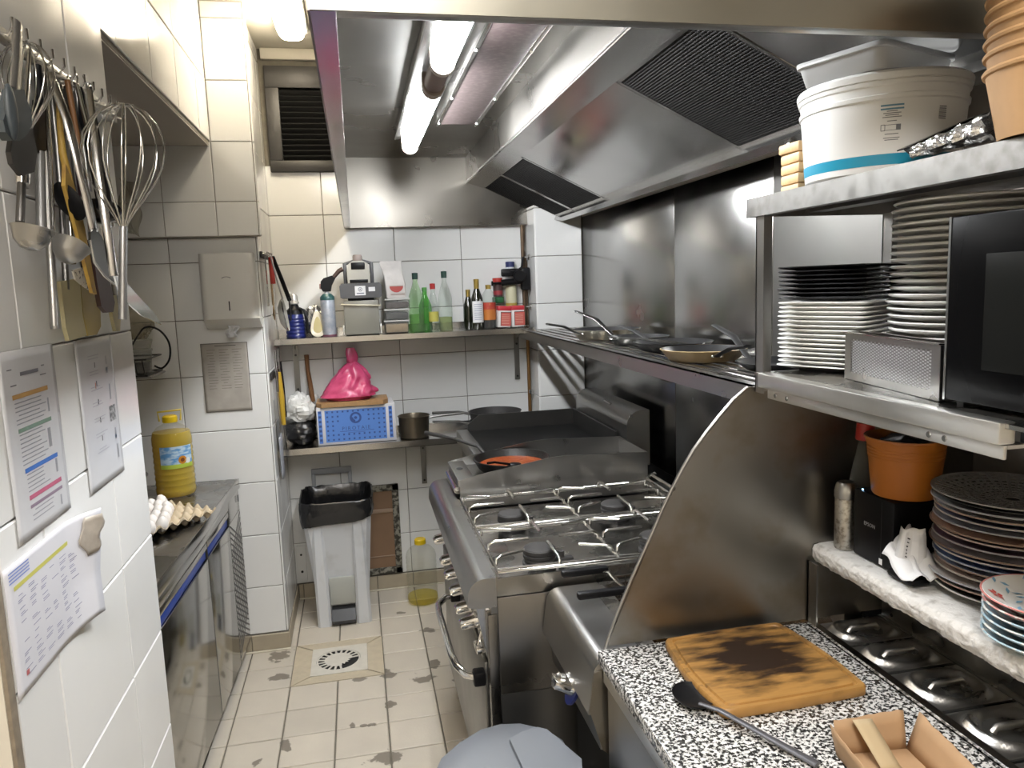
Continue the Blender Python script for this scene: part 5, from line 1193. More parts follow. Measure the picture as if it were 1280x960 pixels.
# ------------------------------------------------------------------ lower shelf
z = S2 + .001
p = Vector((-.032, 3.94, z)); t = thing('cardboard_box', 'white carton with blue printed face under the pink bag', 'carton', p)
t.rotation_euler = (0, 0, math.radians(1.2))
obj('carton', MB().box(-.195, .195, -.105, .11, 0, .192, .003), mat('carton_white', (.66, .66, .69), .5), t, world=False)
F = F_minusY((0, -.1053, .096))
BL1, BL2 = mat('print_blue', (.10, .24, .64), .5), mat('print_navy', (.035, .08, .27), .5)
mb = MB(); rect(mb, F, -.155, .148, -.082, .080); rect(mb, F, -.188, -.170, -.085, .080); rect(mb, F, .162, .180, -.080, .083)
obj('blue_panel', mb, BL1, t, 0, world=False)
mb = MB()
for i in range(12):
    for j in range(7):
        x_, y_ = -.143 + i * .0255, -.070 + j * .0235
        if 2 < i < 8 and 1 < j < 6: continue
        if 1 < i < 10 and j in (2, 3): continue
        rect(mb, F, x_ - .0042, x_ + .0042, y_ - .0042, y_ + .0042, .0008)
for s_ in (-.179, .171):
    for j in range(7): rect(mb, F, s_ - .006, s_ + .006, -.074 + j * .0235, -.062 + j * .0235, .0008)
obj('blue_squares', mb, BL2, t, 0, world=False)['kind'] = 'stuff'
mb = MB(); cx, cy = -.004, .036
def annulus(r0, r1, a0, a1, n_=24, zq=.0009):
    for i in range(n_):
        b0, b1 = a0 + (a1 - a0) * i / n_, a0 + (a1 - a0) * (i + 1) / n_
        mb.add([F @ Vector((cx + r_ * math.cos(a_), cy + r_ * math.sin(a_), zq)) for r_, a_ in ((r0, b0), (r1, b0), (r1, b1), (r0, b1))], [(0, 1, 2, 3)])
annulus(.019, .029, 0, 2 * PI, 32); annulus(.0, .0075, 0, 2 * PI, 16); annulus(.012, .0195, PI * .95, PI * 1.45, 8)
rect(mb, F, -.085, .085, -.0315, -.0295, .0009); rect(mb, F, -.045, .040, -.039, -.0375, .0009)
obj('swirl_emblem', mb, BL2, t, 0, world=False)
tx = text('carton_lettering', 'PIROTAIE', .026, Matrix.Translation((0, 0, 0)), BL2, None, .0002, 1.35)
tx.data.transform(F_minusY((-.004, -.1058, .096 - .017))); tx.parent = t
# chopping board and pink bag on the carton
p = Vector((-.045, 3.925, z + .1935)); t = tag(obj('chopping_board', loft([[Vector((p.x + sx_ * (.178 - c_ * .0), p.y + sy_, p.z + zq)) for sx_, sy_, c_ in ((-1, -.07, 0), (-.86, -.105, 0), (.86, -.105, 0), (1, -.07, 0), (1, .09, 0), (-1, .09, 0))] for zq in (0, .022)]), mat('board_wood', (.36, .21, .09), .5, var=.2, vscale=20, stretch=(6, 1, 1)), smooth=0), 'wooden chopping board lying on the white and blue carton', 'chopping board')
p = Vector((-.062, 3.915, z + .217)); t = thing('pink_bag', 'pink plastic bag knotted at the top on the chopping board', 'plastic bag', p)
def pk(q, d):
    h = (d.z + 1) / 2
    nf = noise.noise(Vector((d.x * 2.2, d.y * 2.2, h * 3)))
    fold = .10 * math.sin(math.atan2(d.y, d.x) * 5 + 5 * nf)
    R = .155 * (max(0.0, 1 - h) ** .55) if h > .12 else .155 * (.55 + h / .12 * .38)
    R = max(R, .018)
    z_ = .005 + .19 * h ** 1.25
    if h < .06: z_ = 0.001
    w = 1 + fold * min(1, h * 3) + .13 * nf
    dd = Vector((d.x, d.y, 0)); dd = dd.normalized() if dd.length > 1e-4 else Vector((1, 0, 0))
    if h > .999 or h < .001: return Vector((0.02 if h > .5 else 0, 0, z_))
    return Vector((dd.x * R * w + .03 * h, dd.y * R * .6 * w, z_))
PINK = mat('pink_plastic', (.62, .085, .20), .28, var=.2, vscale=12, bump=.5, bscale=45, col2=(.42, .03, .10), lo=.4, hi=.8)
obj('bag', MB().blob(p, (1, 1, 1), 56, 40, pk), PINK, t, 60)
def kn(u, v):
    a_ = 2 * PI * v; r = (.016 + .010 * math.sin(u * 2.6)) * (1 + .3 * math.sin(a_ * 3 + u * 4)) * (1 - .35 * u)
    return (p.x + .025 + r * math.cos(a_) * 1.25, p.y + r * math.sin(a_) * .7, p.z + .178 + .085 * u)
obj('knot', MB().grid(10, 24, kn), PINK, t, 60)
# saucepan and black pan
p = Vector((.262, 3.895, z)); t = thing('saucepan', 'small dark metal saucepan at the end of the white and blue carton', 'saucepan', p)
obj('pot', MB().lathe([(0, 0), (.070, 0), (.075, .004), (.080, .105), (.084, .112), (.081, .114), (.077, .106), (.071, .008), (0, .006)], 36, p), mat('bronzed_metal', (.16, .135, .10), .35, .85, var=.2, vscale=20), t)
obj('handle', MB().tube([p + Vector((.08, 0, .095)), p + Vector((.12, 0, .10)), p + Vector((.26, .01, .105))], [.006, .006, .008], 8), STEELD, t, 60)
for pzz, plab in ((0, 'black frying pan underneath another on the lower shelf'), (.052, 'large black frying pan resting on another behind the black griddle')):
  p = Vector((.70, 3.93, z + pzz)); t = thing('frying_pan', plab, 'frying pan', p)
  obj('bowl', MB().lathe([(0, 0), (.115, 0), (.13, .01), (.140, .048), (.143, .050), (.138, .050), (.126, .014), (0, .006)], 40, p), IRON, t)
  obj('handle', MB().tube([p + Vector((-.138, 0, .04)), p + Vector((-.20, -.005, .058)), p + Vector((-.34, -.015 - pzz * .5, .066))], [.008, .006, .008], 8), STEELD, t, 60)
# cleaver handle, bags
p = Vector((-.262, 4.045, z)); t = thing('cleaver', 'wooden handled cleaver standing behind the white bag', 'cleaver', p)
obj('handle', MB().tube([p + Vector((.012, 0, .20)), p + Vector((.006, 0, .28)), p + Vector((-.002, 0, .36)), p + Vector((-.004, 0, .445))], [.020, .018, .016, .018], 10, flat=(1, .7)), mat('handle_wood', (.22, .105, .04), .45, var=.2, vscale=30), t, 60)
obj('blade', MB().box(p.x - .025, p.x + .042, p.y - .003, p.y + .003, z + .001, z + .235, .002), STEELD, t)
def crumple(c, r, s1, s2, seed, zmin):
    sv = Vector((seed, seed * 1.7, -seed))
    def f(q, d):
        k = 1 + s1 * noise.noise(d * 1.8 + sv) + s2 * abs(noise.noise(d * 5 + sv)) + s2 * .5 * noise.noise(d * 11 + sv)
        q = q * k; q.z = max(q.z, zmin); return q
    return MB().blob(c, r, 44, 30, f)
c = Vector((-.312, 3.93, z + .058)); t = thing('black_bag', 'black plastic bundle squashed under the white bag on the lower shelf', 'plastic bag', (c.x, c.y, z))
obj('bundle', crumple(c, (.074, .085, .062), .22, .12, 2.0, -.057), mat('bin_bag_black', (.014, .014, .015), .28, bump=.4, bscale=40), t, 45)
c = Vector((-.308, 3.945, z + .175)); t = thing('white_bag', 'crumpled white plastic bag on top of the black bundle', 'plastic bag', (c.x, c.y, z + .11))
obj('bag', crumple(c, (.070, .062, .078), .3, .22, 5.3, -.056), mat('bag_white_film', (.68, .68, .65), .35), t, 30)

# ------------------------------------------------------------------ tools hung on the column side
t = thing('tool_rail', 'dark tool rail on the column side above the blue bottle', 'tool rail', (XC + .01, 3.65, 1.83))
obj('bar', MB().box(XC + .004, XC + .014, 3.53, 3.78, 1.815, 1.843, .002), BLACKM, t)
for k in range(5): obj('hook', MB().tube([(XC + .014, 3.56 + .05 * k, 1.835), (XC + .03, 3.56 + .05 * k, 1.828), (XC + .034, 3.56 + .05 * k, 1.842)], .0025, 6), STEELD, t, 60)
RED = mat('red_handle', (.42, .04, .03), .4)
def hung(name, label, cat, pts, r, m, extra=None, group='tools hung on the column side', flat=None):
    pts = [Vector(p) for p in pts]; t = thing(name, label, cat, pts[-1], group)
    obj('handle', MB().tube(pts, r, 10, flat=flat), m, t, 60)
    if extra: extra(t)
    return t
xw = XC + .03
def flatpart(n_, pts, x0, x1, m):
    return lambda t: obj(n_, MB().prism(pts, 'x', x0, x1), m, t, 0)
hung('steak_knife', 'red handled knife hanging from the column tool rail', 'knife', [(xw + .006, 3.665, 1.822), (xw + .008, 3.67, 1.70)], [.011, .012], RED, flatpart('blade', [(3.655, 1.70), (3.685, 1.70), (3.690, 1.50), (3.665, 1.56)], xw + .006, xw + .009, STEELM))
hung('spatula', 'black slotted spatula hanging at a slant from the column tool rail', 'spatula', [(xw + .012, 3.70, 1.825), (xw + .045, 3.76, 1.70), (xw + .065, 3.80, 1.62)], [.009, .010, .010], BLACKP, flatpart('blade', [(3.77, 1.63), (3.83, 1.65), (3.85, 1.53), (3.78, 1.52)], xw + .062, xw + .066, BLACKP))
def sieve(t):
    c = Vector((xw + .052, 3.66, 1.555)); M = Matrix.Translation(c) @ Matrix.Rotation(math.radians(82), 4, 'Y')
    obj('bowl', MB().lathe([(.0, -.030), (.04, -.026), (.07, -.010), (.078, 0), (.076, .003), (.066, -.008), (.038, -.022), (0, -.026)], 30, (0, 0, 0), 0, M), mat('sieve_mesh', (.44, .43, .38), .45, .8), t)
    obj('ring', MB().lathe([(.076, -.002), (.081, 0), (.076, .004)], 30, (0, 0, 0), 0, M, closed=True), CHROME, t)
hung('skimmer', 'round steel skimmer hanging beside the red handled knife', 'skimmer', [(xw + .012, 3.61, 1.825), (xw + .034, 3.625, 1.70), (xw + .048, 3.64, 1.63)], .004, STEEL, sieve)
hung('tasting_spoon', 'pale wooden spoon hanging behind the round skimmer', 'spoon', [(xw - .006, 3.725, 1.82), (xw - .004, 3.73, 1.66), (xw - .004, 3.735, 1.60)], .006, mat('wood_pale', (.42, .30, .17), .6), lambda t: obj('bowl', MB().blob((xw - .004, 3.738, 1.565), (.006, .024, .036), 14, 8), mat('wood_pale'), t, 60))
hung('ruler_scraper', 'flat steel scraper blade against the column tiles', 'scraper', [(xw - .008, 3.575, 1.822), (xw - .008, 3.575, 1.76)], .004, STEELD, flatpart('blade', [(3.555, 1.76), (3.60, 1.76), (3.60, 1.60), (3.555, 1.60)], xw - .012, xw - .008, STEELM))
# lower set, beside the white bag
t = thing('tool_strip', 'steel knife strip on the column side below the upper shelf', 'tool rail', (XC + .01, 3.7, 1.27))
obj('bar', MB().box(XC + .004, XC + .013, 3.56, 3.78, 1.262, 1.295, .002), BLACKM, t)
YEL = mat('yellow_handle', (.50, .32, .03), .45)
hung('bread_knife', 'long knife with yellow handle on the column knife strip', 'knife', [(xw - .002, 3.695, 1.285), (xw + .002, 3.70, 1.17), (xw + .004, 3.705, 1.03)], [.012, .015, .010], YEL, flatpart('blade', [(3.69, 1.03), (3.715, 1.03), (3.71, .93), (3.70, .91)], xw + .001, xw + .004, STEELM))
hung('carving_knife', 'black handled carving knife on the column knife strip', 'knife', [(xw + .002, 3.745, 1.33), (xw + .004, 3.75, 1.20), (xw + .006, 3.755, 1.06)], [.010, .013, .011], BLACKP, flatpart('blade', [(3.74, 1.06), (3.77, 1.06), (3.76, .93)], xw + .003, xw + .006, STEELM))
hung('flat_grater', 'flat grey steel grater on the column knife strip', 'grater', [(xw - .004, 3.63, 1.30), (xw - .004, 3.63, 1.20)], .006, STEELD, flatpart('plate', [(3.595, 1.20), (3.665, 1.20), (3.665, 1.01), (3.595, 1.01)], xw - .006, xw - .003, STEELD))
hung('whetstone_cloth', 'grey cloth hanging below the knife strip on the column', 'cloth', [(xw - .008, 3.63, 1.005), (xw - .008, 3.63, .985)], .006, mat('cloth_grey', (.30, .31, .34), .8), lambda t: obj('cloth', MB().grid(8, 8, lambda u, v: (xw - .010 + .006 * math.sin(u * 12), 3.58 + .11 * u + .01 * v, .99 - .20 * v)), mat('cloth_grey'), t, 60, solid=.003))
for k, yy in enumerate((3.60, 3.645, 3.72)):
    hung('paring_knife', ('thin steel skewer hanging next to the column edge', 'thin steel skewer hanging beside the flat grater', 'thin steel skewer hanging between the two long knives')[k], 'skewer', [(xw - .004 + .003 * k, yy, 1.395), (xw - .004 + .003 * k, yy + .005, 1.26)], .0035, STEELM)
    bpy.context.view_layer.update()
for o in [o for o in bpy.data.objects if o.name.startswith('paring_knife')]: o.name = 'skewer'
# ================================================================== pedal bin
t = thing('pedal_bin', 'white pedal bin with a black liner folded over its rim', 'waste bin', (-.15, 3.83, 0))
WB = mat('bin_white', (.60, .615, .635), .4, col2=(.48, .48, .48), lo=.55, hi=.8, vscale=9)
def ringb(x0, x1, y0, y1, zq, r=.02): return [Vector((x, y, zq)) for x, y in [(x0 + r, y0), (x1 - r, y0), (x1, y0 + r), (x1, y1 - r), (x1 - r, y1), (x0 + r, y1), (x0, y1 - r), (x0, y0 + r)]]
obj('body', loft([ringb(-.268, -.030, 3.735, 3.98, .02), ringb(-.288, -.012, 3.715, 3.995, .25), ringb(-.318, .010, 3.688, 4.02, .55), ringb(-.320, .012, 3.686, 4.023, .57)], True, False), WB, t, 30, solid=.004)
for x0, x1, s_ in ((-.279, -.212, -1), (-.090, -.016, 1)):
    obj('leg', loft([ringb(x0, x1, 3.672, 3.80, .001, .012), ringb(x0 + .003 * s_, x1 - .004, 3.680, 3.80, .22, .012), ringb(x0 + .012 * s_ * 0, x1 - .012, 3.685, 3.78, .50, .012), ringb(x0, x1 - .02, 3.69, 3.76, .56, .010)]), WB, t, 30)
obj('recess', MB().box(-.213, -.088, 3.70, 3.73, .10, .24, .003), mat('recess_grey', (.40, .41, .38), .5), t)
obj('pedal', MB().prism([(3.665, .012), (3.66, .030), (3.70, .075), (3.73, .085), (3.73, .02)], 'x', -.208, -.093), mat('pedal_black', (.035, .036, .04), .35), t, 0)
LIN = mat('liner_black', (.013, .013, .014), .22, bump=.5, bscale=25)
def liner(u, v):
    a_ = 2 * PI * u; s = lambda q, e: math.copysign(abs(q) ** .32, q)
    cx, cy = -.155, 3.852
    n1 = noise.noise(Vector((math.cos(a_) * 2, math.sin(a_) * 2, v * 3))); n2 = noise.noise(Vector((math.cos(a_) * 7, math.sin(a_) * 7, v * 5)))
    drop = .525 + .024 * math.cos(a_)
    if v < .25:  k, zq = (.93 - .10 * (.25 - v) / .25) * min(1, v / .05), .628 - (.25 - max(v, .05)) / .25 * .45
    elif v < .32: k, zq = 1.0, .634
    else:
        w = (v - .32) / .68; zq = .632 - w * (.632 - drop); k = 1.045 + .02 * math.sin(w * PI)
    rx, ry = .173, .178
    taper = 1 - max(0, (.60 - zq)) * .35
    return (cx + rx * k * taper * s(math.cos(a_), .42) * (1 + .025 * n1 + .02 * n2), cy + ry * k * taper * s(math.sin(a_), .42) * (1 + .02 * n1 + .02 * n2), zq + (.008 * n1 + .006 * n2) * (1 if v > .2 else .3))
obj('liner', MB().grid(90, 34, liner), LIN, t, 70)
def linin(u, v):
    return None
obj('lid_frame', MB().box(-.285, -.265, 4.042, 4.056, .50, .70, .004).box(-.095, -.075, 4.042, 4.056, .50, .70, .004).box(-.285, -.075, 4.042, 4.056, .690, .722, .005), mat('frame_grey', (.36, .37, .39), .4), t)
# ================================================================== wall hatch
t = thing('wall_hatch', 'brown wall hatch with flaking metal frame behind the pedal bin', 'hatch', (.03, YB, .09))
FLK = mat('flaking_frame', (.30, .29, .24), .6, .3, col2=(.055, .05, .04), lo=.42, hi=.56, vscale=55, detail=6)
HX = (-.12, .168); HZ_ = (.092, .598); w = .036
mb = MB()
for q in ((HX[0], HX[1], HZ_[0], HZ_[0] + w), (HX[0], HX[1], HZ_[1] - w, HZ_[1]), (HX[0], HX[0] + w, HZ_[0], HZ_[1]), (HX[1] - w, HX[1], HZ_[0], HZ_[1])): mb.box(q[0], q[1], YB - .018, YB - .002, q[2], q[3], .003)
obj('frame', mb, FLK, t)
BRN = mat('hatch_brown', (.24, .145, .085), .6, var=.12, vscale=14)
obj('board', MB().box(HX[0] + w, HX[1] - w, YB - .0075, YB - .0035, HZ_[0] + w, HZ_[1] - w), BRN, t, 0)
obj('rail', MB().box(HX[0] + w, HX[1] - w, YB - .014, YB - .0075, .44, .462, .002).box(HX[0] + w, HX[1] - w, YB - .012, YB - .0075, .19, .196, .002), mat('hatch_rail', (.34, .24, .17), .5), t)
t = thing('pipe_cover', 'beige strip with two rusty screws at the foot of the back wall', 'cover strip', (-.375, YB, .1))
obj('strip', MB().box(-.395, -.345, YB - .012, YB - .002, .10, .30, .002), TILE, t)
obj('screw', MB().lathe([(0, 0), (.006, 0), (.006, .003), (0, .003)], 8, (-.37, YB - .012, .25), 0, Matrix.Rotation(PI / 2, 4, 'X')).lathe([(0, 0), (.007, 0), (.007, .003), (0, .003)], 8, (-.37, YB - .012, .155), 0, Matrix.Rotation(PI / 2, 4, 'X')), BLACKM, t)
# ================================================================== oil jugs
PET = glass('pet_plastic', (.96, .96, .93), .03, .05, .22)
YCAP = mat('yellow_cap', (.72, .50, .01), .35)
def jug(label, p, fill, oilm, R=.077, H=.325):
    p = Vector(p); t = thing('oil_jug', label, 'oil jug', p, 'large plastic cooking oil jugs')
    pr = [(0, .004), (R * .6, .0), (R * .92, .003), (R, .015)]
    zz_ = .03
    while zz_ < H * .66:
        pr += [(R, zz_), (R * .965, zz_ + .009), (R, zz_ + .018)]; zz_ += .024
    pr += [(R, H * .72), (R * .93, H * .79), (R * .72, H * .855), (R * .36, H * .90), (R * .30, H * .93)]
    obj('shell', MB().lathe(pr, 40, p), PET, t, 50)
    top = H * fill; q = [(0, .006)] + [(r_ * .985, z_ + .002) for r_, z_ in pr[2:] if z_ < top]; rl = q[-1][0]
    obj('oil', MB().lathe(q + [(rl, top), (0, top)], 40, p), oilm, t, 50)
    obj('cap', MB().lathe([(R * .36, H * .915), (R * .38, H * .92), (R * .37, H * .985), (R * .30, H), (0, H)], 28, p), YCAP, t)
    hr = MB().tube([p + Vector((-R * .52, 0, H * .93)), p + Vector((-R * .58, 0, H * 1.045)), p + Vector((R * .58, 0, H * 1.06)), p + Vector((R * .52, 0, H * .93))], .004, 8)
    return t, hr
t, hr = jug('empty clear oil jug with yellow cap on the floor beside the range', (.258, 3.86, .001), .10, glass('pale_oil', (.95, .88, .36), .12), R=.080, H=.345)
# ================================================================== floor drain
a, b, c, d_ = DRAIN
t = thing('floor_drain', 'white slotted floor drain with a broken corner set in the tiles', 'floor drain', ((a + b) / 2, (c + d_) / 2, 0))
DW = mat('drain_white', (.62, .59, .52), .45, var=.12, vscale=30)
cx, cy = (a + b) / 2 - .005, (c + d_) / 2
def sq_ring(mb, n_=64, R=.098, zq=.001):
    vs = []
    for i in range(n_):
        th = 2 * PI * i / n_; dx, dy = math.cos(th), math.sin(th); k = min((b - a) / 2 / max(abs(dx), 1e-6), (d_ - c) / 2 / max(abs(dy), 1e-6))
        vs += [((a + b) / 2 + dx * k, (c + d_) / 2 + dy * k, zq), (cx + dx * R, cy + dy * R, zq)]
    return mb.add(vs, [(2 * i, 2 * ((i + 1) % n_), 2 * ((i + 1) % n_) + 1, 2 * i + 1) for i in range(n_)])
obj('plate', sq_ring(MB()), DW, t, 0, solid=.003)
obj('sump', MB().lathe([(0, -.005), (.105, -.005), (.105, -.003)], 40, (cx, cy, 0)), BLACKM, t, 0)
gr = MB(); n_ = 20
gr.lathe([(.090, .0015), (.097, .0015), (.097, -.001), (.090, -.001)], 48, (cx, cy, 0), closed=True)
vs = [(cx, cy, .002)]; fs = []
for i in range(48):
    th = 2 * PI * i / 48; bad = -1.25 < (th if th < PI else th - 2 * PI) < -.10
    r = .062 - (.012 + .008 * math.sin(i * 2.3) if bad else 0); vs.append((cx + r * math.cos(th), cy + r * math.sin(th), .002))
fs = [(0, 1 + i, 1 + (i + 1) % 48) for i in range(48)]
gr.add(vs, fs)
for i in range(n_):
    th = 2 * PI * (i + .5) / n_; tt = th if th < PI else th - 2 * PI
    if -1.2 < tt < -.15: continue
    M = Matrix.Translation((cx, cy, 0)) @ Matrix.Rotation(th, 4, 'Z'); gr.box(.060, .090, -.0045, .0045, -.001, .0018, 0, 0, M)
obj('grating', gr, DW, t, 0)
# ================================================================== grey bin in front of the fryer
t = thing('grey_bin', 'grey plastic bin with swing flap lid in front of the deep fryer', 'waste bin', (.26, 1.5, 0))
LIDG = mat('lid_grey', (.17, .185, .21), .42, var=.05, vscale=10, rvar=.05)
def binring(s, zq, dx=0):
    base = [(.105, 1.30), (.098, 1.42), (.100, 1.545), (.125, 1.605), (.175, 1.655), (.235, 1.695), (.285, 1.705), (.335, 1.695), (.390, 1.655), (.420, 1.60), (.424, 1.50), (.420, 1.30), (.40, 1.24), (.13, 1.24)]
    cx, cy = .262, 1.47
    return [Vector((cx + (x - cx) * s + dx, cy + (y - cy) * s, zq)) for x, y in base]
obj('bin_body', loft([binring(.78, .002), binring(.80, .01), binring(.94, .50), binring(.95, .545)]), GREYP, t, 30)
obj('lid', loft([binring(.985, .535), binring(1, .545), binring(1, .572), binring(.97, .590), binring(.88, .600), binring(.60, .603)]), LIDG, t, 40)
fp = [pz(x, y, .611) for x, y in ((637, 926), (652, 917), (672, 911), (684, 914), (727, 951))]
fp += [Vector((.395, 1.36, .611)), Vector((.305, 1.335, .611))]
obj('flap', MB().prism([(q.x, q.y) for q in fp], 'z', .604, .616), LIDG, t, 20)
# ================================================================== undercounter fridge in the alcove
F1 = Vector((-.562, 3.470, 0)); F0 = Vector((-.618, 2.02, 0)); FLn = (F1 - F0).length; ang = math.atan2(F0.x - F1.x, -(F0.y - F1.y))
t = thing('counter_fridge', 'stainless steel undercounter fridge with blue handle strips in the alcove', 'fridge', F1)
t.rotation_euler = (0, 0, math.atan2((F1 - F0).y, (F1 - F0).x) - PI / 2)
def lb(n_, m, *bx, parent=None, sm=35):
    mb = MB()
    for q in bx: mb.box(*q[:6], q[6] if len(q) > 6 else 0)
    return obj(n_, mb, m, parent or t, sm, world=False)
Ln = FLn
lb('carcass', STEELD, (-.63, -.022, -Ln, -.002, .08, .795))
lb('worktop', STEELR, (-.64, -.002, -Ln, 0, .800, .840, .004))
lb('worktop_edge', STEELM, (-.002, .004, -Ln, 0, .798, .8405, .002))
lb('top_rail', STEELM, (-.02, .001, -Ln, -.25, .765, .799, .002))
lb('end_panel', STEELM, (-.022, -.004, -.245, -.002, .08, .799, .002))
lb('plinth', BLACKM, (-.60, -.05, -Ln, -.01, 0, .08))
MIR = mat('door_mirror_steel', (.40, .395, .38), .14, 1, var=.08, vscale=3, rvar=.04)
BLU = mat('blue_strip', (.015, .05, .30), .35)
for y0, y1 in ((-.628, -.254), (-1.232, -.640), (-1.44, -1.244)):
    d = lb('door', MIR, (-.022, 0, max(y0, -Ln), y1, .085, .70, .003))
    lb('handle_strip', BLU, (-.016, -.006, max(y0, -Ln) + .006, y1 - .006, .703, .738, .001), parent=d)
    lb('handle_lip', STEELM, (-.020, .001, max(y0, -Ln) + .003, y1 - .003, .740, .763, .002), parent=d)
for yy in (-.248, -.634, -1.238): lb('door_gap', BLACKM, (-.021, -.001, yy - .004, yy + .004, .085, .764))
gp = lb('vent_grille', STEELM, (-.004, -.0025, -.240, -.006, .10, .70))
mb = MB()
for k in range(19):
    for s_ in (1, -1):
        z0 = .17 + .0255 * k
        M = Matrix.Translation((0, -.123, z0)) @ Matrix.Rotation(s_ * math.radians(30), 4, 'X'); mb.box(-.0026, -.0016, -.125, .125, -.0035, .0035, 0, 0, M)
obj('lattice', mb, mat('grille_black', (.02, .02, .02), .4), gp, 0, world=False)
lb('lock_slot', BLACKM, (.0, .0015, -.045, -.030, .745, .775))
FT = .8405
# oil jug on the fridge
t, hr = jug('full sunflower oil jug with yellow cap and picture label on the fridge', (-.776, 3.275, FT), .80, glass('sunflower_oil', (1, .76, .07), .55, .05, .2), R=.078, H=.335)
obj('handle_loop', hr, mat('yellow_loop', (.66, .50, .06), .4), t, 60)
pj = Vector((-.776, 3.275, FT)); R_ = .0788
aim = math.atan2(-pj.y, -pj.x) + .18
def jl(u, v, o=0, a0=-.85, a1=.85, z0=.125, z1=.215): a_ = aim + a0 + (a1 - a0) * u; return (pj.x + (R_ + o) * math.cos(a_), pj.y + (R_ + o) * math.sin(a_), pj.z + z0 + (z1 - z0) * v)
obj('label', MB().grid(14, 4, jl), mat('label_sky', (.45, .58, .68), .4, col2=(.10, .27, .52), lo=.45, hi=.6, vscale=28, stretch=(1, 1, 3)), t, 60)
obj('label_grass', MB().grid(14, 1, lambda u, v: jl(u, v, .0004, z0=.125, z1=.142)), mat('label_green', (.40, .50, .06), .4), t, 60)
def disc(ac, zc_, r, m, n_, o): 
    vs = [jl(0, 0, o, ac, ac, zc_, zc_)] + [jl(0, 0, o, ac + r / R_ * math.cos(2 * PI * k / 14), 0, zc_ + r * math.sin(2 * PI * k / 14), 0) for k in range(14)]
    obj(n_, MB().add(vs, [(0, 1 + k, 1 + (k + 1) % 14) for k in range(14)]), m, t, 60)
disc(.25, .158, .017, mat('label_flower', (.50, .20, .02), .4), 'label_sunflower', .0007); disc(.25, .158, .008, mat('label_seed', (.14, .04, .01), .4), 'label_seed_head', .0010); disc(.55, .152, .012, mat('label_daisy', (.7, .7, .68), .4), 'label_daisy', .0006)
# steel bowl
p = Vector((-.985, 3.20, FT)); t = tag(obj('mixing_bowl', MB().lathe([(0, 0), (.07, 0), (.085, .008), (.112, .10), (.122, .104), (.122, .107), (.110, .105), (.083, .012), (0, .004)], 40, p), STEEL), 'steel mixing bowl beside the sunflower oil jug on the fridge', 'bowl')
# egg tray with eggs
TM = Matrix.Translation((-.752, 2.845, FT + .020)) @ Matrix.Rotation(math.radians(51), 4, 'Z')
S = .145
def tray(u, v):
    x, y = (u - .5) * 2 * S, (v - .5) * 2 * S; k = 6 * PI / S
    w = math.cos(x * PI * 6 / (2 * S) * 1.0) ** 2; 
    zz = .012 * math.cos(x / S * 6 * PI) + .012 * math.cos(y / S * 6 * PI)
    if abs(u - .5) > .49 or abs(v - .5) > .49: zz = max(-.016, zz * .5)
    q = TM @ Vector((x, y, zz * .85 + .005)); return (q.x, q.y, max(q.z, FT + .001))
t = tag(obj('egg_tray', MB().grid(96, 96, tray), mat('pulp_card', (.52, .43, .30), .85, var=.08, vscale=80), smooth=60, solid=.0018), 'grey-brown moulded egg tray lying on the fridge top', 'egg tray')
EGG = mat('egg_shell', (.78, .74, .70), .45); e0 = None
for (i, j) in [(i, j) for i in range(-3, 3) for j in range(-3, 3)]:
    q = TM @ Vector(((i + .5) * S / 3, (j + .5) * S / 3, .010))
    if proj((q.x, q.y, FT + .03))[0] > 213 or proj((q.x, q.y, FT + .03))[0] < 172: continue
    if e0 is None: e0 = o = obj('egg', MB().blob((0, 0, .022), (.0215, .0215, .0285), 18, 12, lambda q_, d: Vector((q_.x * (1 - .12 * d.z), q_.y * (1 - .12 * d.z), q_.z))), EGG, smooth=60)
    else: o = e0.copy(); COL.objects.link(o)
    o.location = (q.x, q.y, FT + .019); o.rotation_euler = (random.uniform(-.2, .2), random.uniform(-.2, .2), 0)
    tag(o, 'white egg sitting in the moulded egg tray', 'egg', 'eggs in the tray on the fridge')
t = tag(obj('tray_clip', MB().box(-.80, -.765, 2.40, 2.43, FT, FT + .018, .004), BLACKP), 'small black clip lying on the fridge top', 'clip')
# ================================================================== towel dispenser and notice on the alcove end wall
t = thing('towel_dispenser', 'white plastic paper towel dispenser on the alcove wall', 'towel dispenser', (-.53, YC, 1.5))
x0, x1, y0, y1, z0, z1 = -.637, -.418, 3.385, YC - .001, 1.555, 1.832
prof = [(x0, y1), (x0, y0 + .03)] + [(x0 + .03 - .03 * math.cos(a_), y0 + .03 - .03 * math.sin(a_)) for a_ in (.4, .8, 1.2, PI / 2)] + [(x1 - .03 + .03 * math.sin(a_), y0 + .03 - .03 * math.cos(a_)) for a_ in (0, .4, .8, 1.2)] + [(x1, y0 + .03), (x1, y1)]
DISP = mat('dispenser_white', (.70, .69, .655), .32)
obj('cover', MB().prism(prof, 'z', z0, z1 - .02), DISP, t, 40)
obj('top_cap', MB().prism([((q[0] + .5275) * .985 - .5275, (q[1] - 3.445) * .985 + 3.445) for q in prof], 'z', z1 - .02, z1), DISP, t, 40)
obj('chin', MB().prism([(y1, z0), (y0 + .004, z0), (y0 + .02, z0 - .012), (y0 + .07, z0 - .040), (y1, z0 - .045)], 'x', x0 + .006, x1 + .012), DISP, t, 30)
F = F_minusY(((x0 + x1) / 2, y0 - .0003, 0))
mb = MB(); rect(mb, F, .002, .007, 1.590, 1.630); obj('viewing_slot', mb, BLACKM, t, 0)
mb = MB()
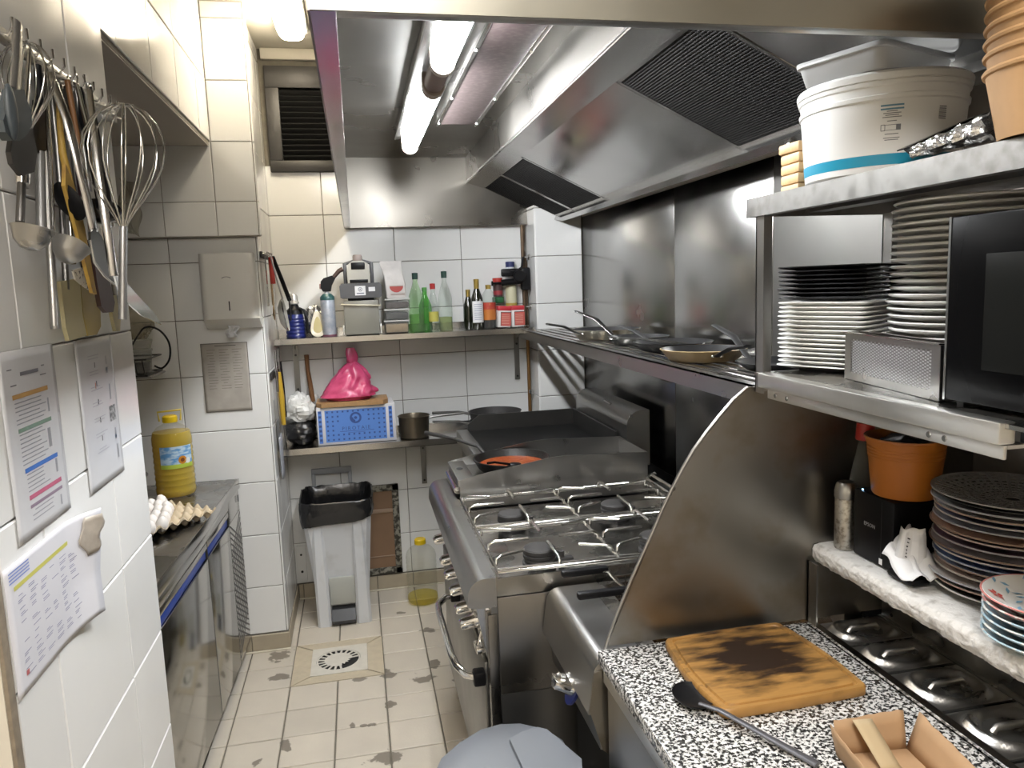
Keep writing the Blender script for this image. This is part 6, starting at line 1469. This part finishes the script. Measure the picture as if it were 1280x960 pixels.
for i in range(10):
    a0, a1 = PI * .15 + PI * .7 * i / 10, PI * .15 + PI * .7 * (i + 1) / 10
    mb.add([F @ Vector((r_ * math.cos(q_), 1.722 + .55 * r_ * math.sin(q_), .0005)) for r_, q_ in ((.017, a0), (.022, a0), (.022, a1), (.017, a1))], [(0, 1, 2, 3)])
obj('swoosh_emblem', mb, mat('emblem_grey', (.22, .22, .23), .5), t, 0)
obj('paper_tail', MB().grid(6, 6, lambda u, v: (-.545 + .045 * u - .012 * v + .006 * math.sin(v * 8), 3.43 + .012 * math.sin(u * 8 + v * 3), z0 - .030 - .05 * v)), PAPER, t, 40, solid=.002)
def sheet(name, label, M, w, h, m, group=None, bend=None, parts=()):
    """paper in a sleeve: local x right, y up, z off the wall"""
    loc = M @ Vector((w / 2, h / 2, 0)); t = thing(name, label, 'notice', loc, group)
    b_ = bend or (lambda u, v: 0)
    obj('sleeve', MB().grid(16, 20, lambda u, v: tuple(M @ Vector((w * u, h * v, .0012 + b_(u, v))))), m, t, 60, solid=.0012)
    for (n_, mm, rects) in parts:
        mb = MB()
        for (u0, u1, v0, v1) in rects:
            k = max(1, int((u1 - u0) * 12))
            mb.grid(k, 1, lambda a_, c_: tuple(M @ Vector((w * (u0 + (u1 - u0) * a_), h * (v0 + (v1 - v0) * c_), .0024 + b_(u0 + (u1 - u0) * a_, (v0 + v1) / 2)))))
        obj(n_, mb, mm, t, 60)
    return t
rnd = random.Random(3)
def lines(n_, u0, u1, v0, v1, th=.006, jag=.3): 
    return [(u0 + (0 if rnd.random() > .15 else .05), u0 + (u1 - u0) * (1 - jag * rnd.random()), v1 - (v1 - v0) * i / max(1, n_ - 1), v1 - (v1 - v0) * i / max(1, n_ - 1) + th) for i in range(n_)]
INKG = mat('faded_ink', (.28, .285, .31), .6); INKL = mat('pale_ink', (.33, .33, .37), .6)
SLV = mat('plastic_sleeve', (.60, .605, .625), .22, var=.05, vscale=14)
M1 = F_plusX((XL + .0045, 1.246, 1.287))
sheet('wall_notice', 'printed notice with orange, green, blue and pink bars in a plastic sleeve', M1, .214, .298, SLV, 'notices on the tiled wall', None, [
    ('orange_bar', mat('bar_orange', (.50, .30, .10), .5), [(.16, .80, .745, .77)]), ('green_bar', mat('bar_green', (.20, .30, .24), .5), [(.19, .80, .565, .588)]), ('blue_bar', mat('bar_blue', (.06, .17, .50), .5), [(.22, .84, .345, .37)]),
    ('pink_bar', mat('bar_pink', (.46, .12, .20), .5), [(.24, .86, .195, .22)]), ('mauve_bar', mat('bar_mauve', (.26, .20, .26), .5), [(.24, .86, .15, .168)]),
    ('title', mat('title_ink', (.16, .16, .18), .5), [(.33, .66, .86, .88), (.15, .25, .815, .822), (.12, .2, .90, .906), (.72, .78, .885, .893), (.68, .8, .835, .842)]),
    ('text_lines', INKG, lines(6, .18, .75, .61, .72) + lines(8, .2, .68, .39, .55) + lines(5, .24, .66, .24, .33) + lines(3, .26, .7, .08, .13)), ('pictogram', INKG, [(.76, .79, .62, .70), (.70, .76, .42, .53), (.78, .82, .26, .34), (.80, .83, .06, .12)])])
M2 = F_plusX((XL + .0045, 1.566, 1.280))
sheet('wall_notice', 'grey flow chart notice with small arrows in a plastic sleeve', M2, .218, .302, SLV, 'notices on the tiled wall', None, [
    ('text_lines', INKL, [q for k in range(7) for q in lines(2, .28, .62, .86 - k * .105, .88 - k * .105, .006)]), ('arrow', mat('arrow_ink', (.12, .12, .13), .6), [(.43, .455, .80 - k * .125, .835 - k * .125) for k in range(5)]),
    ('arrow_red', mat('arrow_red', (.45, .15, .10), .6), [(.40, .42, .66, .70)]), ('photo', mat('photo_grey', (.13, .135, .14), .6, col2=(.35, .35, .36), lo=.4, hi=.6, vscale=120), [(.72, .90, .395, .505)]), ('sketch', INKG, [(.76, .79, .80, .86), (.74, .80, .74, .78), (.78, .82, .55, .66), (.82, .86, .26, .34), (.84, .88, .12, .22)]), ('sketch_blue', mat('sketch_blue', (.22, .34, .52), .6), [(.745, .80, .755, .78), (.815, .865, .265, .29)])])
M3 = F_plusX((XL + .0045, 1.182, 1.068))
def curl(u, v): 
    c1 = max(0, (u - .72) / .28); return .034 * c1 ** 2 * (.35 + .65 * v) + .016 * max(0, (u - .6)) * max(0, .4 - v) * 4
sc = []
for r in range(13):
    for c_ in range(6):
        if rnd.random() < .8:
            u0 = .10 + c_ * .125 + rnd.random() * .02; sc += [(u0, u0 + .04 + .05 * rnd.random(), .74 - r * .052 + k * .016, .74 - r * .052 + k * .016 + .006) for k in range(rnd.choice((1, 2, 2)))]
t3 = sheet('wall_notice', 'curling planning sheet with yellow header strip taped to the tiles', M3, .325, .202, mat('sleeve_white', (.66, .66, .70), .25), 'notices on the tiled wall', curl, [
    ('yellow_header', mat('header_yellow', (.52, .50, .12), .5), [(.08, .74, .80, .835)]), ('table_text', mat('table_ink', (.22, .23, .33), .6), sc), ('handwriting', mat('pen_blue', (.16, .22, .50), .6), [(.04, .26, .87 + .025 * k, .88 + .025 * k) for k in range(4)]), ('red_mark', mat('pen_red', (.45, .12, .12), .6), [(.10, .13, .12, .16)])])
obj('stained_corner', MB().grid(8, 8, lambda u, v: (lambda a_, b_: tuple(M3 @ Vector((.325 * a_, .202 * b_, .0042 + curl(a_, b_) + .010 * u * v))))(.98 - .13 * (1 - u) * (.25 + .75 * math.sin(PI * (.15 + .7 * v))) + .012 * math.sin(v * 11), .60 + .36 * v)), mat('tape_stain', (.40, .36, .31), .4, var=.4, vscale=40), t3, 60, solid=.001)
M4 = F_minusY((-.676, YC - .0045, 1.142))
sheet('stained_notice', 'stained brown notice sheet under the paper towel dispenser', M4, .196, .306, mat('dirty_sleeve', (.37, .34, .30), .4, var=.25, vscale=18), None, None, [
    ('text_lines', mat('brown_ink', (.19, .17, .15), .6), [q for c_ in (.12, .38, .66) for q in lines(15, c_, c_ + .22, .34, .90, .007, .4)]), ('border', mat('border_ink', (.10, .09, .08), .6), [(0, 1, 0, .008), (0, 1, .992, 1), (0, .012, 0, 1), (.988, 1, 0, 1), (.30, .75, .955, .965)])])
# ================================================================== utensil rail on the left wall
UX = XL + .022
t = thing('utensil_rail', 'steel utensil rail screwed to the tiled wall above the notices', 'utensil rail', (UX, 1.55, 2.07))
obj('bar', MB().box(UX - .004, UX + .002, 1.19, 1.935, 2.058, 2.084, .0015), STEEL, t)
for yy in (1.24, 1.60, 1.90): obj('mount', MB().box(XL + .002, UX - .003, yy, yy + .03, 2.06, 2.082), STEELD, t, 0)
for k in range(14):
    yy = 1.22 + k * .052; obj('hook', MB().tube([(UX + .002, yy, 2.066), (UX + .022, yy, 2.060), (UX + .030, yy, 2.072), (UX + .030, yy, 2.086)], .0026, 6), CHROME, t, 60)
GRP = 'utensils hanging from the rail'
def ut(name, label, cat, top): return thing(name, label, cat, top, GRP)
def LP(x, y, off): return px(x, y, XL + off)
def rodp(t, n_, pts, r, m, off=.05, flat=None):
    return obj(n_, MB().tube([LP(q[0], q[1], q[2] if len(q) > 2 else off) for q in pts], r, 10, flat=flat), m, t, 60)
def cutp(t, n_, pix, off, th, m):
    pts = [(p_.y, p_.z) for p_ in (LP(x, y, off) for x, y in pix)]
    return obj(n_, MB().prism(pts, 'x', XL + off - th / 2, XL + off + th / 2), m, t, 0)
def bowlp(t, n_, x, y, off, R, dep, m, tx=0., ty=0., squash=1.):
    c = LP(x, y, off); M = Matrix.Translation(c) @ Matrix.Rotation(ty, 4, 'Y') @ Matrix.Rotation(tx, 4, 'X') @ Matrix.Diagonal((squash, 1, 1, 1))
    pr = [(0, -dep), (R * .45, -dep * .9), (R * .8, -dep * .55), (R, 0), (R + .0015, .0012), (R - .002, .001), (R * .78, -dep * .5), (R * .44, -dep * .82), (0, -dep + .002)]
    return obj(n_, MB().lathe(pr, 28, (0, 0, 0), 0, M), m, t, 50)
def whisk(t, topc, R, Hh, nw, m, bot, hl, hm, hr=.009):
    for k in range(nw):
        a_ = PI * k / nw; d = Vector((math.cos(a_), math.sin(a_), 0)); pts = []
        for i in range(25):
            s_ = i / 24; th = PI * s_
            w = math.sin(th) ** .62 * R * (1 if True else 0); hgt = (1 - math.cos(2 * PI * s_)) / 2
            x_ = math.copysign(1, .5 - s_) * R * (min(1, (hgt ** .9) * 1.25) if hgt < .62 else math.sqrt(max(0, 1 - ((hgt - .62) / .38) ** 2)))
            if hgt < .62: x_ = math.copysign(1, .5 - s_) * (.006 + (R - .006) * math.sin(hgt / .62 * PI / 2) ** 1.25)
            pts.append(bot + (topc - bot) * hgt + d * x_)
        obj('wire', MB().tube(pts, .0014, 6), m, t, 60)
    dn = (bot - topc).normalized()
    obj('handle', MB().tube([bot - dn * .012, bot + dn * .01, bot + dn * hl * .5, bot + dn * hl], [hr * .8, hr, hr * .92, hr], 12), hm, t, 60)
# tongs
t = ut('kitchen_tongs', 'steel tongs with dark grey silicone head hanging on the rail', 'tongs', LP(20, 30, .075))
rodp(t, 'arm', [(22, 30, .122), (21, 75, .124), (18, 115, .127)], .0105, mat('tong_steel', (.42, .41, .39), .35, .9), flat=(1, .45))
rodp(t, 'arm', [(22, 34, .108), (21, 75, .108), (18, 115, .110)], .0105, STEELD, flat=(1, .45))
SIL = mat('silicone_grey', (.045, .055, .062), .5)
cutp(t, 'head', [(9, 112), (24, 112), (27, 124), (33, 138), (34, 156), (28, 168), (18, 176), (9, 176), (0, 165), (-3, 150), (2, 135), (7, 125)], .128, .012, SIL)
obj('head_ridge', MB().blob(LP(14, 140, .136), (.006, .013, .034), 14, 10), SIL, t, 60)
cutp(t, 'lower_head', [(12, 176), (38, 160), (44, 190), (40, 215), (25, 220), (13, 205), (10, 190)], .116, .006, mat('silicone_dark', (.022, .02, .02), .5))
# small whisk
t = ut('balloon_whisk', 'small balloon whisk hanging behind the grey silicone tongs', 'whisk', LP(38, 55, .05))
whisk(t, LP(33, 53, .052), .040, 1, 6, WIRE, LP(31, 165, .050), .09, STEEL, .0075)
# ladles
t = ut('soup_ladle', 'steel ladle with dark shaft and chrome handle end', 'ladle', LP(28, 170, .065))
rodp(t, 'hanger', [(36, 62, .100), (32, 120, .100), (29, 168, .100)], .0025, STEELM)
rodp(t, 'handle', [(29, 166, .100), (28, 200, .100), (28, 230, .100)], [.008, .0095, .0085], CHROME)
rodp(t, 'shaft', [(27, 230, .100), (25, 278, .100)], .0055, mat('shaft_dark', (.10, .095, .09), .4, .7))
bowlp(t, 'bowl', 41, 287, .116, .026, .029, STEEL, tx=math.radians(-12), ty=math.radians(10))
t = ut('soup_ladle', 'steel ladle with long plain handle between the dark spatula and wooden one', 'ladle', LP(62, 130, .06))
rodp(t, 'handle', [(57, 96, .050), (62, 190, .055), (66, 292, .060)], .0050, STEELM, flat=(1.5, .6))
bowlp(t, 'bowl', 89, 307, .085, .028, .031, STEEL, tx=math.radians(-32), ty=math.radians(18))
# long steel stick
t = ut('basting_rod', 'long plain steel rod reaching lowest of the hanging utensils', 'steel rod', LP(58, 100, .03))
rodp(t, 'shaft', [(56, 92, .034), (60, 250, .034), (68, 408, .034)], [.006, .0068, .0065], mat('rod_grey', (.40, .39, .37), .35, .9))
rodp(t, 'tip', [(68, 403, .034), (69, 411, .034)], .0072, STEEL)
# black turner
t = ut('slotted_turner', 'black plastic turner hanging behind the small whisk', 'turner', LP(50, 100, .03))
rodp(t, 'handle', [(47, 82, .040), (50, 130, .042)], .006, BLACKP)
cutp(t, 'blade', [(42, 125), (58, 125), (62, 185), (50, 192), (38, 188)], .042, .004, BLACKP)
rodp(t, 'tang', [(50, 190, .042), (52, 300, .042)], .0075, mat('grey_tube', (.22, .22, .22), .4, .5))
# wooden spatula
t = ut('wooden_spatula', 'worn yellow wooden spatula among the steel ladles', 'spatula', LP(80, 170, .06))
WY = mat('worn_wood', (.46, .29, .055), .55, col2=(.24, .11, .03), lo=.5, hi=.75, vscale=30)
rodp(t, 'handle', [(70, 108, .050), (78, 190, .058), (92, 250, .062)], [.004, .006, .007], WY)
cutp(t, 'blade', [(80, 205), (90, 232), (104, 285), (112, 330), (119, 368), (114, 366), (106, 335), (96, 295), (86, 258), (79, 232)], .064, .006, WY)
# black spoon
t = ut('serving_spoon', 'black plastic spoon with thin steel edge beside the wooden spatula', 'spoon', LP(76, 150, .05))
rodp(t, 'handle', [(62, 98, .045), (70, 170, .048), (76, 236, .05)], .005, STEELD)
bowlp(t, 'bowl', 86, 252, .062, .026, .010, BLACKP, tx=math.radians(-55), ty=math.radians(55), squash=1.3)
# steel basting spoon
t = ut('basting_spoon', 'long steel spoon with dark hollow bowl next to the balloon whisk', 'spoon', LP(90, 150, .07))
rodp(t, 'handle', [(62, 92, .050), (84, 150, .080), (104, 228, .094), (118, 290, .100)], .0052, STEELM, flat=(1.5, .7))
cutp(t, 'bowl', [(112, 290), (118, 285), (126, 296), (136, 318), (145, 340), (148, 354), (140, 352), (128, 342), (118, 328), (112, 310)], .102, .004, mat('spoon_dark', (.05, .048, .045), .25, .9))
rodp(t, 'bowl_rim', [(112, 300, .104), (118, 328, .105), (130, 345, .105), (142, 355, .104), (149, 354, .104)], .0022, CHROME)
# black ladle
t = ut('black_ladle', 'black ladle with glossy handle hanging beside the balloon whisk', 'ladle', LP(108, 130, .06))
rodp(t, 'handle', [(100, 110, .050), (106, 150, .058), (118, 205, .066), (124, 250, .070)], [.005, .010, .009, .006], BLACKP)
bowlp(t, 'bowl', 126, 262, .082, .034, .024, mat('gloss_black', (.012, .012, .013), .12), tx=math.radians(-26))
t = ut('carving_fork', 'steel carving fork with dark handle behind the black ladle', 'fork', LP(112, 125, .04))
rodp(t, 'handle', [(106, 118, .036), (116, 165, .038), (126, 215, .040)], [.004, .009, .009], BLACKM)
rodp(t, 'prong', [(126, 215, .040), (138, 285, .042)], .003, STEELM); rodp(t, 'prong', [(129, 213, .040), (142, 283, .042)], .003, STEELM)
# slotted spoons
PW = mat('perforated_pale', (.60, .56, .48), .45, col2=(.10, .09, .08), lo=.66, hi=.68, vscale=160, detail=0)
t = ut('slotted_spoon', 'perforated pale spoon hanging in front of the black ladle', 'slotted spoon', LP(118, 150, .08))
rodp(t, 'handle', [(96, 106, .052), (112, 170, .072), (122, 235, .084), (131, 285, .088)], .0042, STEELM)
cutp(t, 'blade', [(126, 283), (131, 280), (140, 300), (147, 320), (146, 328), (140, 327), (133, 312)], .090, .003, PW)
t = ut('slotted_spoon', 'perforated pale spoon low behind the second ladle', 'slotted spoon', LP(92, 330, .05))
rodp(t, 'handle', [(74, 105, .04), (84, 240, .046), (92, 330, .050)], .0042, STEELM)
cutp(t, 'blade', [(90, 338), (112, 332), (117, 366), (104, 358), (94, 350)], .052, .003, PW)
# brown spatula
t = ut('brown_spatula', 'dark brown rubber spatula hanging lowest beside the steel spoon', 'spatula', LP(120, 300, .06))
rodp(t, 'handle', [(84, 100, .042), (102, 200, .050), (116, 300, .056)], .005, mat('brown_rod', (.20, .09, .03), .5))
cutp(t, 'blade', [(112, 300), (122, 305), (133, 345), (141, 378), (139, 390), (131, 391), (124, 383), (118, 350)], .058, .008, mat('brown_rubber', (.045, .018, .013), .45))
# cream scrapers
CRM = mat('cream_silicone', (.46, .41, .24), .5); YLW = mat('amber_silicone', (.40, .30, .08), .45)
for nm, lab, pix, m, off, hx in (('dough_scraper', 'amber rubber scraper with broad head above the flow chart notice', [(97, 345), (122, 352), (124, 408), (119, 418), (108, 420), (102, 395)], YLW, .020, 96), ('dough_scraper', 'cream rubber scraper with broad head above the striped notice', [(73, 352), (97, 348), (101, 395), (106, 419), (92, 424), (84, 426), (80, 410)], CRM, .026, 76), ('dough_scraper', 'narrow cream rubber scraper at the wall edge', [(136, 372), (146, 368), (149, 398), (148, 414), (143, 414), (139, 396)], CRM, .030, 124)):
    t = ut(nm, lab, 'scraper', LP(pix[0][0], pix[0][1], off))
    rodp(t, 'handle', [(hx - 14, 104, off), (hx, 230, off), (pix[0][0] + 10, pix[0][1] + 10, off)], .0055, STEELD)
    cutp(t, 'head', pix, off, .007, m)
# flat steel turner sticking out over the wall edge
t = ut('fish_turner', 'polished steel turner blade jutting past the wall edge', 'turner', LP(140, 330, .09))
rodp(t, 'handle', [(110, 112, .095), (124, 220, .122), (142, 345, .126)], .005, STEELM, flat=(1.4, .6))
cutp(t, 'blade', [(141, 340), (150, 345), (172, 370), (194, 393), (201, 406), (196, 404), (176, 394), (158, 378), (146, 358)], .126, .0025, CHROME)
# big balloon whisk at the wall edge
t = ut('balloon_whisk', 'large balloon whisk hanging upside down at the wall edge', 'whisk', LP(155, 130, .10))
whisk(t, LP(155, 130, .165), .066, 1, 7, WIRE, LP(154, 283, .150), .160, mat('whisk_handle', (.34, .34, .34), .3, .9), .0075)
# strainer behind the cluster
t = ut('wire_strainer', 'fine wire strainer hanging behind the steel basting spoon', 'strainer', LP(82, 120, .03))
obj('ring', MB().tube([tuple(LP(80 + 18 * math.cos(a_), 138 + 30 * math.sin(a_), .030)) for a_ in [2 * PI * i / 24 for i in range(24)]], .003, 6, closed=True), STEELM, t, 60)
cc = LP(80, 138, .030)
obj('mesh', MB().blob(cc, (.02, .042, .045), 20, 10, lambda q, d: Vector((q.x if d.x < 0 else q.x * .1, q.y, q.z))), mat('strainer_mesh', (.26, .25, .23), .5, .8), t, 60)
# extra handles in the crowd
for k, (lab, a0, a1, m, r) in enumerate((('thin steel skewer between the black turner and the rod', (66, 100), (72, 225), STEELM, .003), ('dark plum handled utensil behind the wooden spatula', (86, 106), (104, 245), mat('plum_handle', (.06, .03, .035), .35), .008), ('steel spoon handle with a hook eye behind the slotted spoon', (94, 104), (112, 240), STEEL, .0055), ('black nylon fork handle just inside the wall edge', (112, 118), (138, 270), BLACKP, .0075))):
    t = ut('hanging_handle', lab, 'utensil', LP(*a0, .05)); rodp(t, 'handle', [(a0[0], a0[1], .034), ((a0[0] + a1[0]) / 2, (a0[1] + a1[1]) / 2, .040), (a1[0], a1[1], .044)], [r * .7, r, r], m)
    obj('eye', MB().tube([LP(a0[0] + 3 * math.cos(q), a0[1] - 5 + 6 * math.sin(q), .036) for q in [2 * PI * i / 10 for i in range(10)]], .0018, 5, closed=True), STEELM, t, 60)
# ================================================================== wire rack and jars deep in the alcove
t = thing('wire_rack', 'black wire rack on the alcove wall holding plastic tubs', 'wire rack', (-1.0, 3.35, 1.345))
mb = MB()
X0, X1, Y0, Y1 = -1.24, -.825, 3.20, 3.44; BK = mat('black_wire', (.03, .028, .026), .4, .5)
for zz in (1.350, 1.415): mb.tube([(X0, Y0, zz), (X1, Y0, zz), (X1, Y1, zz), (X0, Y1, zz)], .004, 6, closed=True)
for k in range(15):
    xx = X0 + .015 + k * (X1 - X0 - .03) / 14; mb.tube([(xx, Y0, 1.418), (xx + .006, Y0, 1.36), (xx + .006, Y0 + .012, 1.350), (xx + .006, Y1, 1.350)], .0026, 6)
obj('basket', mb, BK, t, 60)
obj('tray_liner', MB().box(X0, X1 + .012, Y0 + .006, Y1, 1.338, 1.346, .002), mat('liner_grey', (.22, .21, .20), .5), t)
for yy in (3.25, 3.40): obj('wall_arm', MB().box(-1.262, X0 + .004, yy, yy + .012, 1.34, 1.352), BK, t, 0)
t = thing('rack_cable', 'black cable looping out from the wire rack in the alcove', 'cable', (-.80, 3.25, 1.36))
pts = [py(x, y, 3.26) for x, y in ((165, 432), (180, 410), (198, 412), (211, 428), (212, 448), (203, 460), (193, 457))]
cr = []
for i in range(len(pts) - 1):
    a, b, c, d = pts[max(0, i - 1)], pts[i], pts[i + 1], pts[min(len(pts) - 1, i + 2)]
    for j in range(6):
        s_ = j / 6; cr.append(.5 * (2 * b + (c - a) * s_ + (2 * a - 5 * b + 4 * c - d) * s_ ** 2 + (3 * b - a - 3 * c + d) * s_ ** 3))
obj('lead', MB().tube(cr + [pts[-1]], .004, 8), BLACKP, t, 60)
p = Vector((-.885, 3.30, 1.356))
t = thing('plastic_tub', 'cloudy plastic tub with ribbed sides standing in the wire rack', 'plastic tub', p)
obj('tub', MB().lathe([(0, 0), (.052, 0), (.058, .085), (.062, .087), (.062, .094)], 28, p), FOODB, t)
obj('contents', MB().lathe([(0, .003), (.049, .004), (.052, .045), (0, .05)], 28, p), mat('tub_contents', (.14, .13, .11), .6), t)
p2 = p + Vector((0, 0, .097))
t = thing('plastic_tub', 'upper cloudy tub tied in a plastic bag above the wire rack', 'plastic tub', p2)
obj('tub', MB().lathe([(0, 0), (.055, 0), (.064, .03), (.064, .036)], 28, p2), FOODB, t)
c = p2 + Vector((.0, 0, .105))
obj('bag', crumple(c, (.068, .06, .072), .25, .22, 9.1, -.066), glass('film_bag', (.74, .70, .60), .25, .25, .35), t, 40)
p = Vector((-.925, 3.33, 1.355))
p3 = Vector((-.985, 3.395, 1.356)); t = thing('squeeze_bottle', 'tall pale bottle with green cap ring standing in the wire rack', 'bottle', p3)
obj('body', MB().lathe([(0, 0), (.030, 0), (.032, .005), (.032, .44), (.036, .445), (.036, .47), (.024, .49), (0, .49)], 24, p3), mat('bottle_pale', (.58, .56, .47), .45), t)
obj('cap_ring', MB().lathe([(.0245, .488), (.0245, .505), (0, .506)], 24, p3), mat('teal_ring', (.02, .16, .13), .4), t)
obj('spout', MB().lathe([(.016, .505), (.012, .54), (0, .541)], 16, p3), mat('bottle_pale'), t)
p4 = Vector((-.90, 3.22, 1.86)); t = thing('film_scrap', 'torn cling film hanging in front of the alcove wall tiles', 'cling film', p4)
obj('film', MB().grid(10, 14, lambda u, v: (-.925 + .07 * u + .012 * math.sin(v * 9 + u * 4), 3.448 + .006 * math.sin(u * 14 + v * 5) - .01 * u, 1.93 + .22 * v - .02 * u)), glass('cling', (.93, .92, .88), .05, .15, .35), t, 20, solid=.0005)
# ------------------------------------------------------------------
for m in MATS.values(): pass
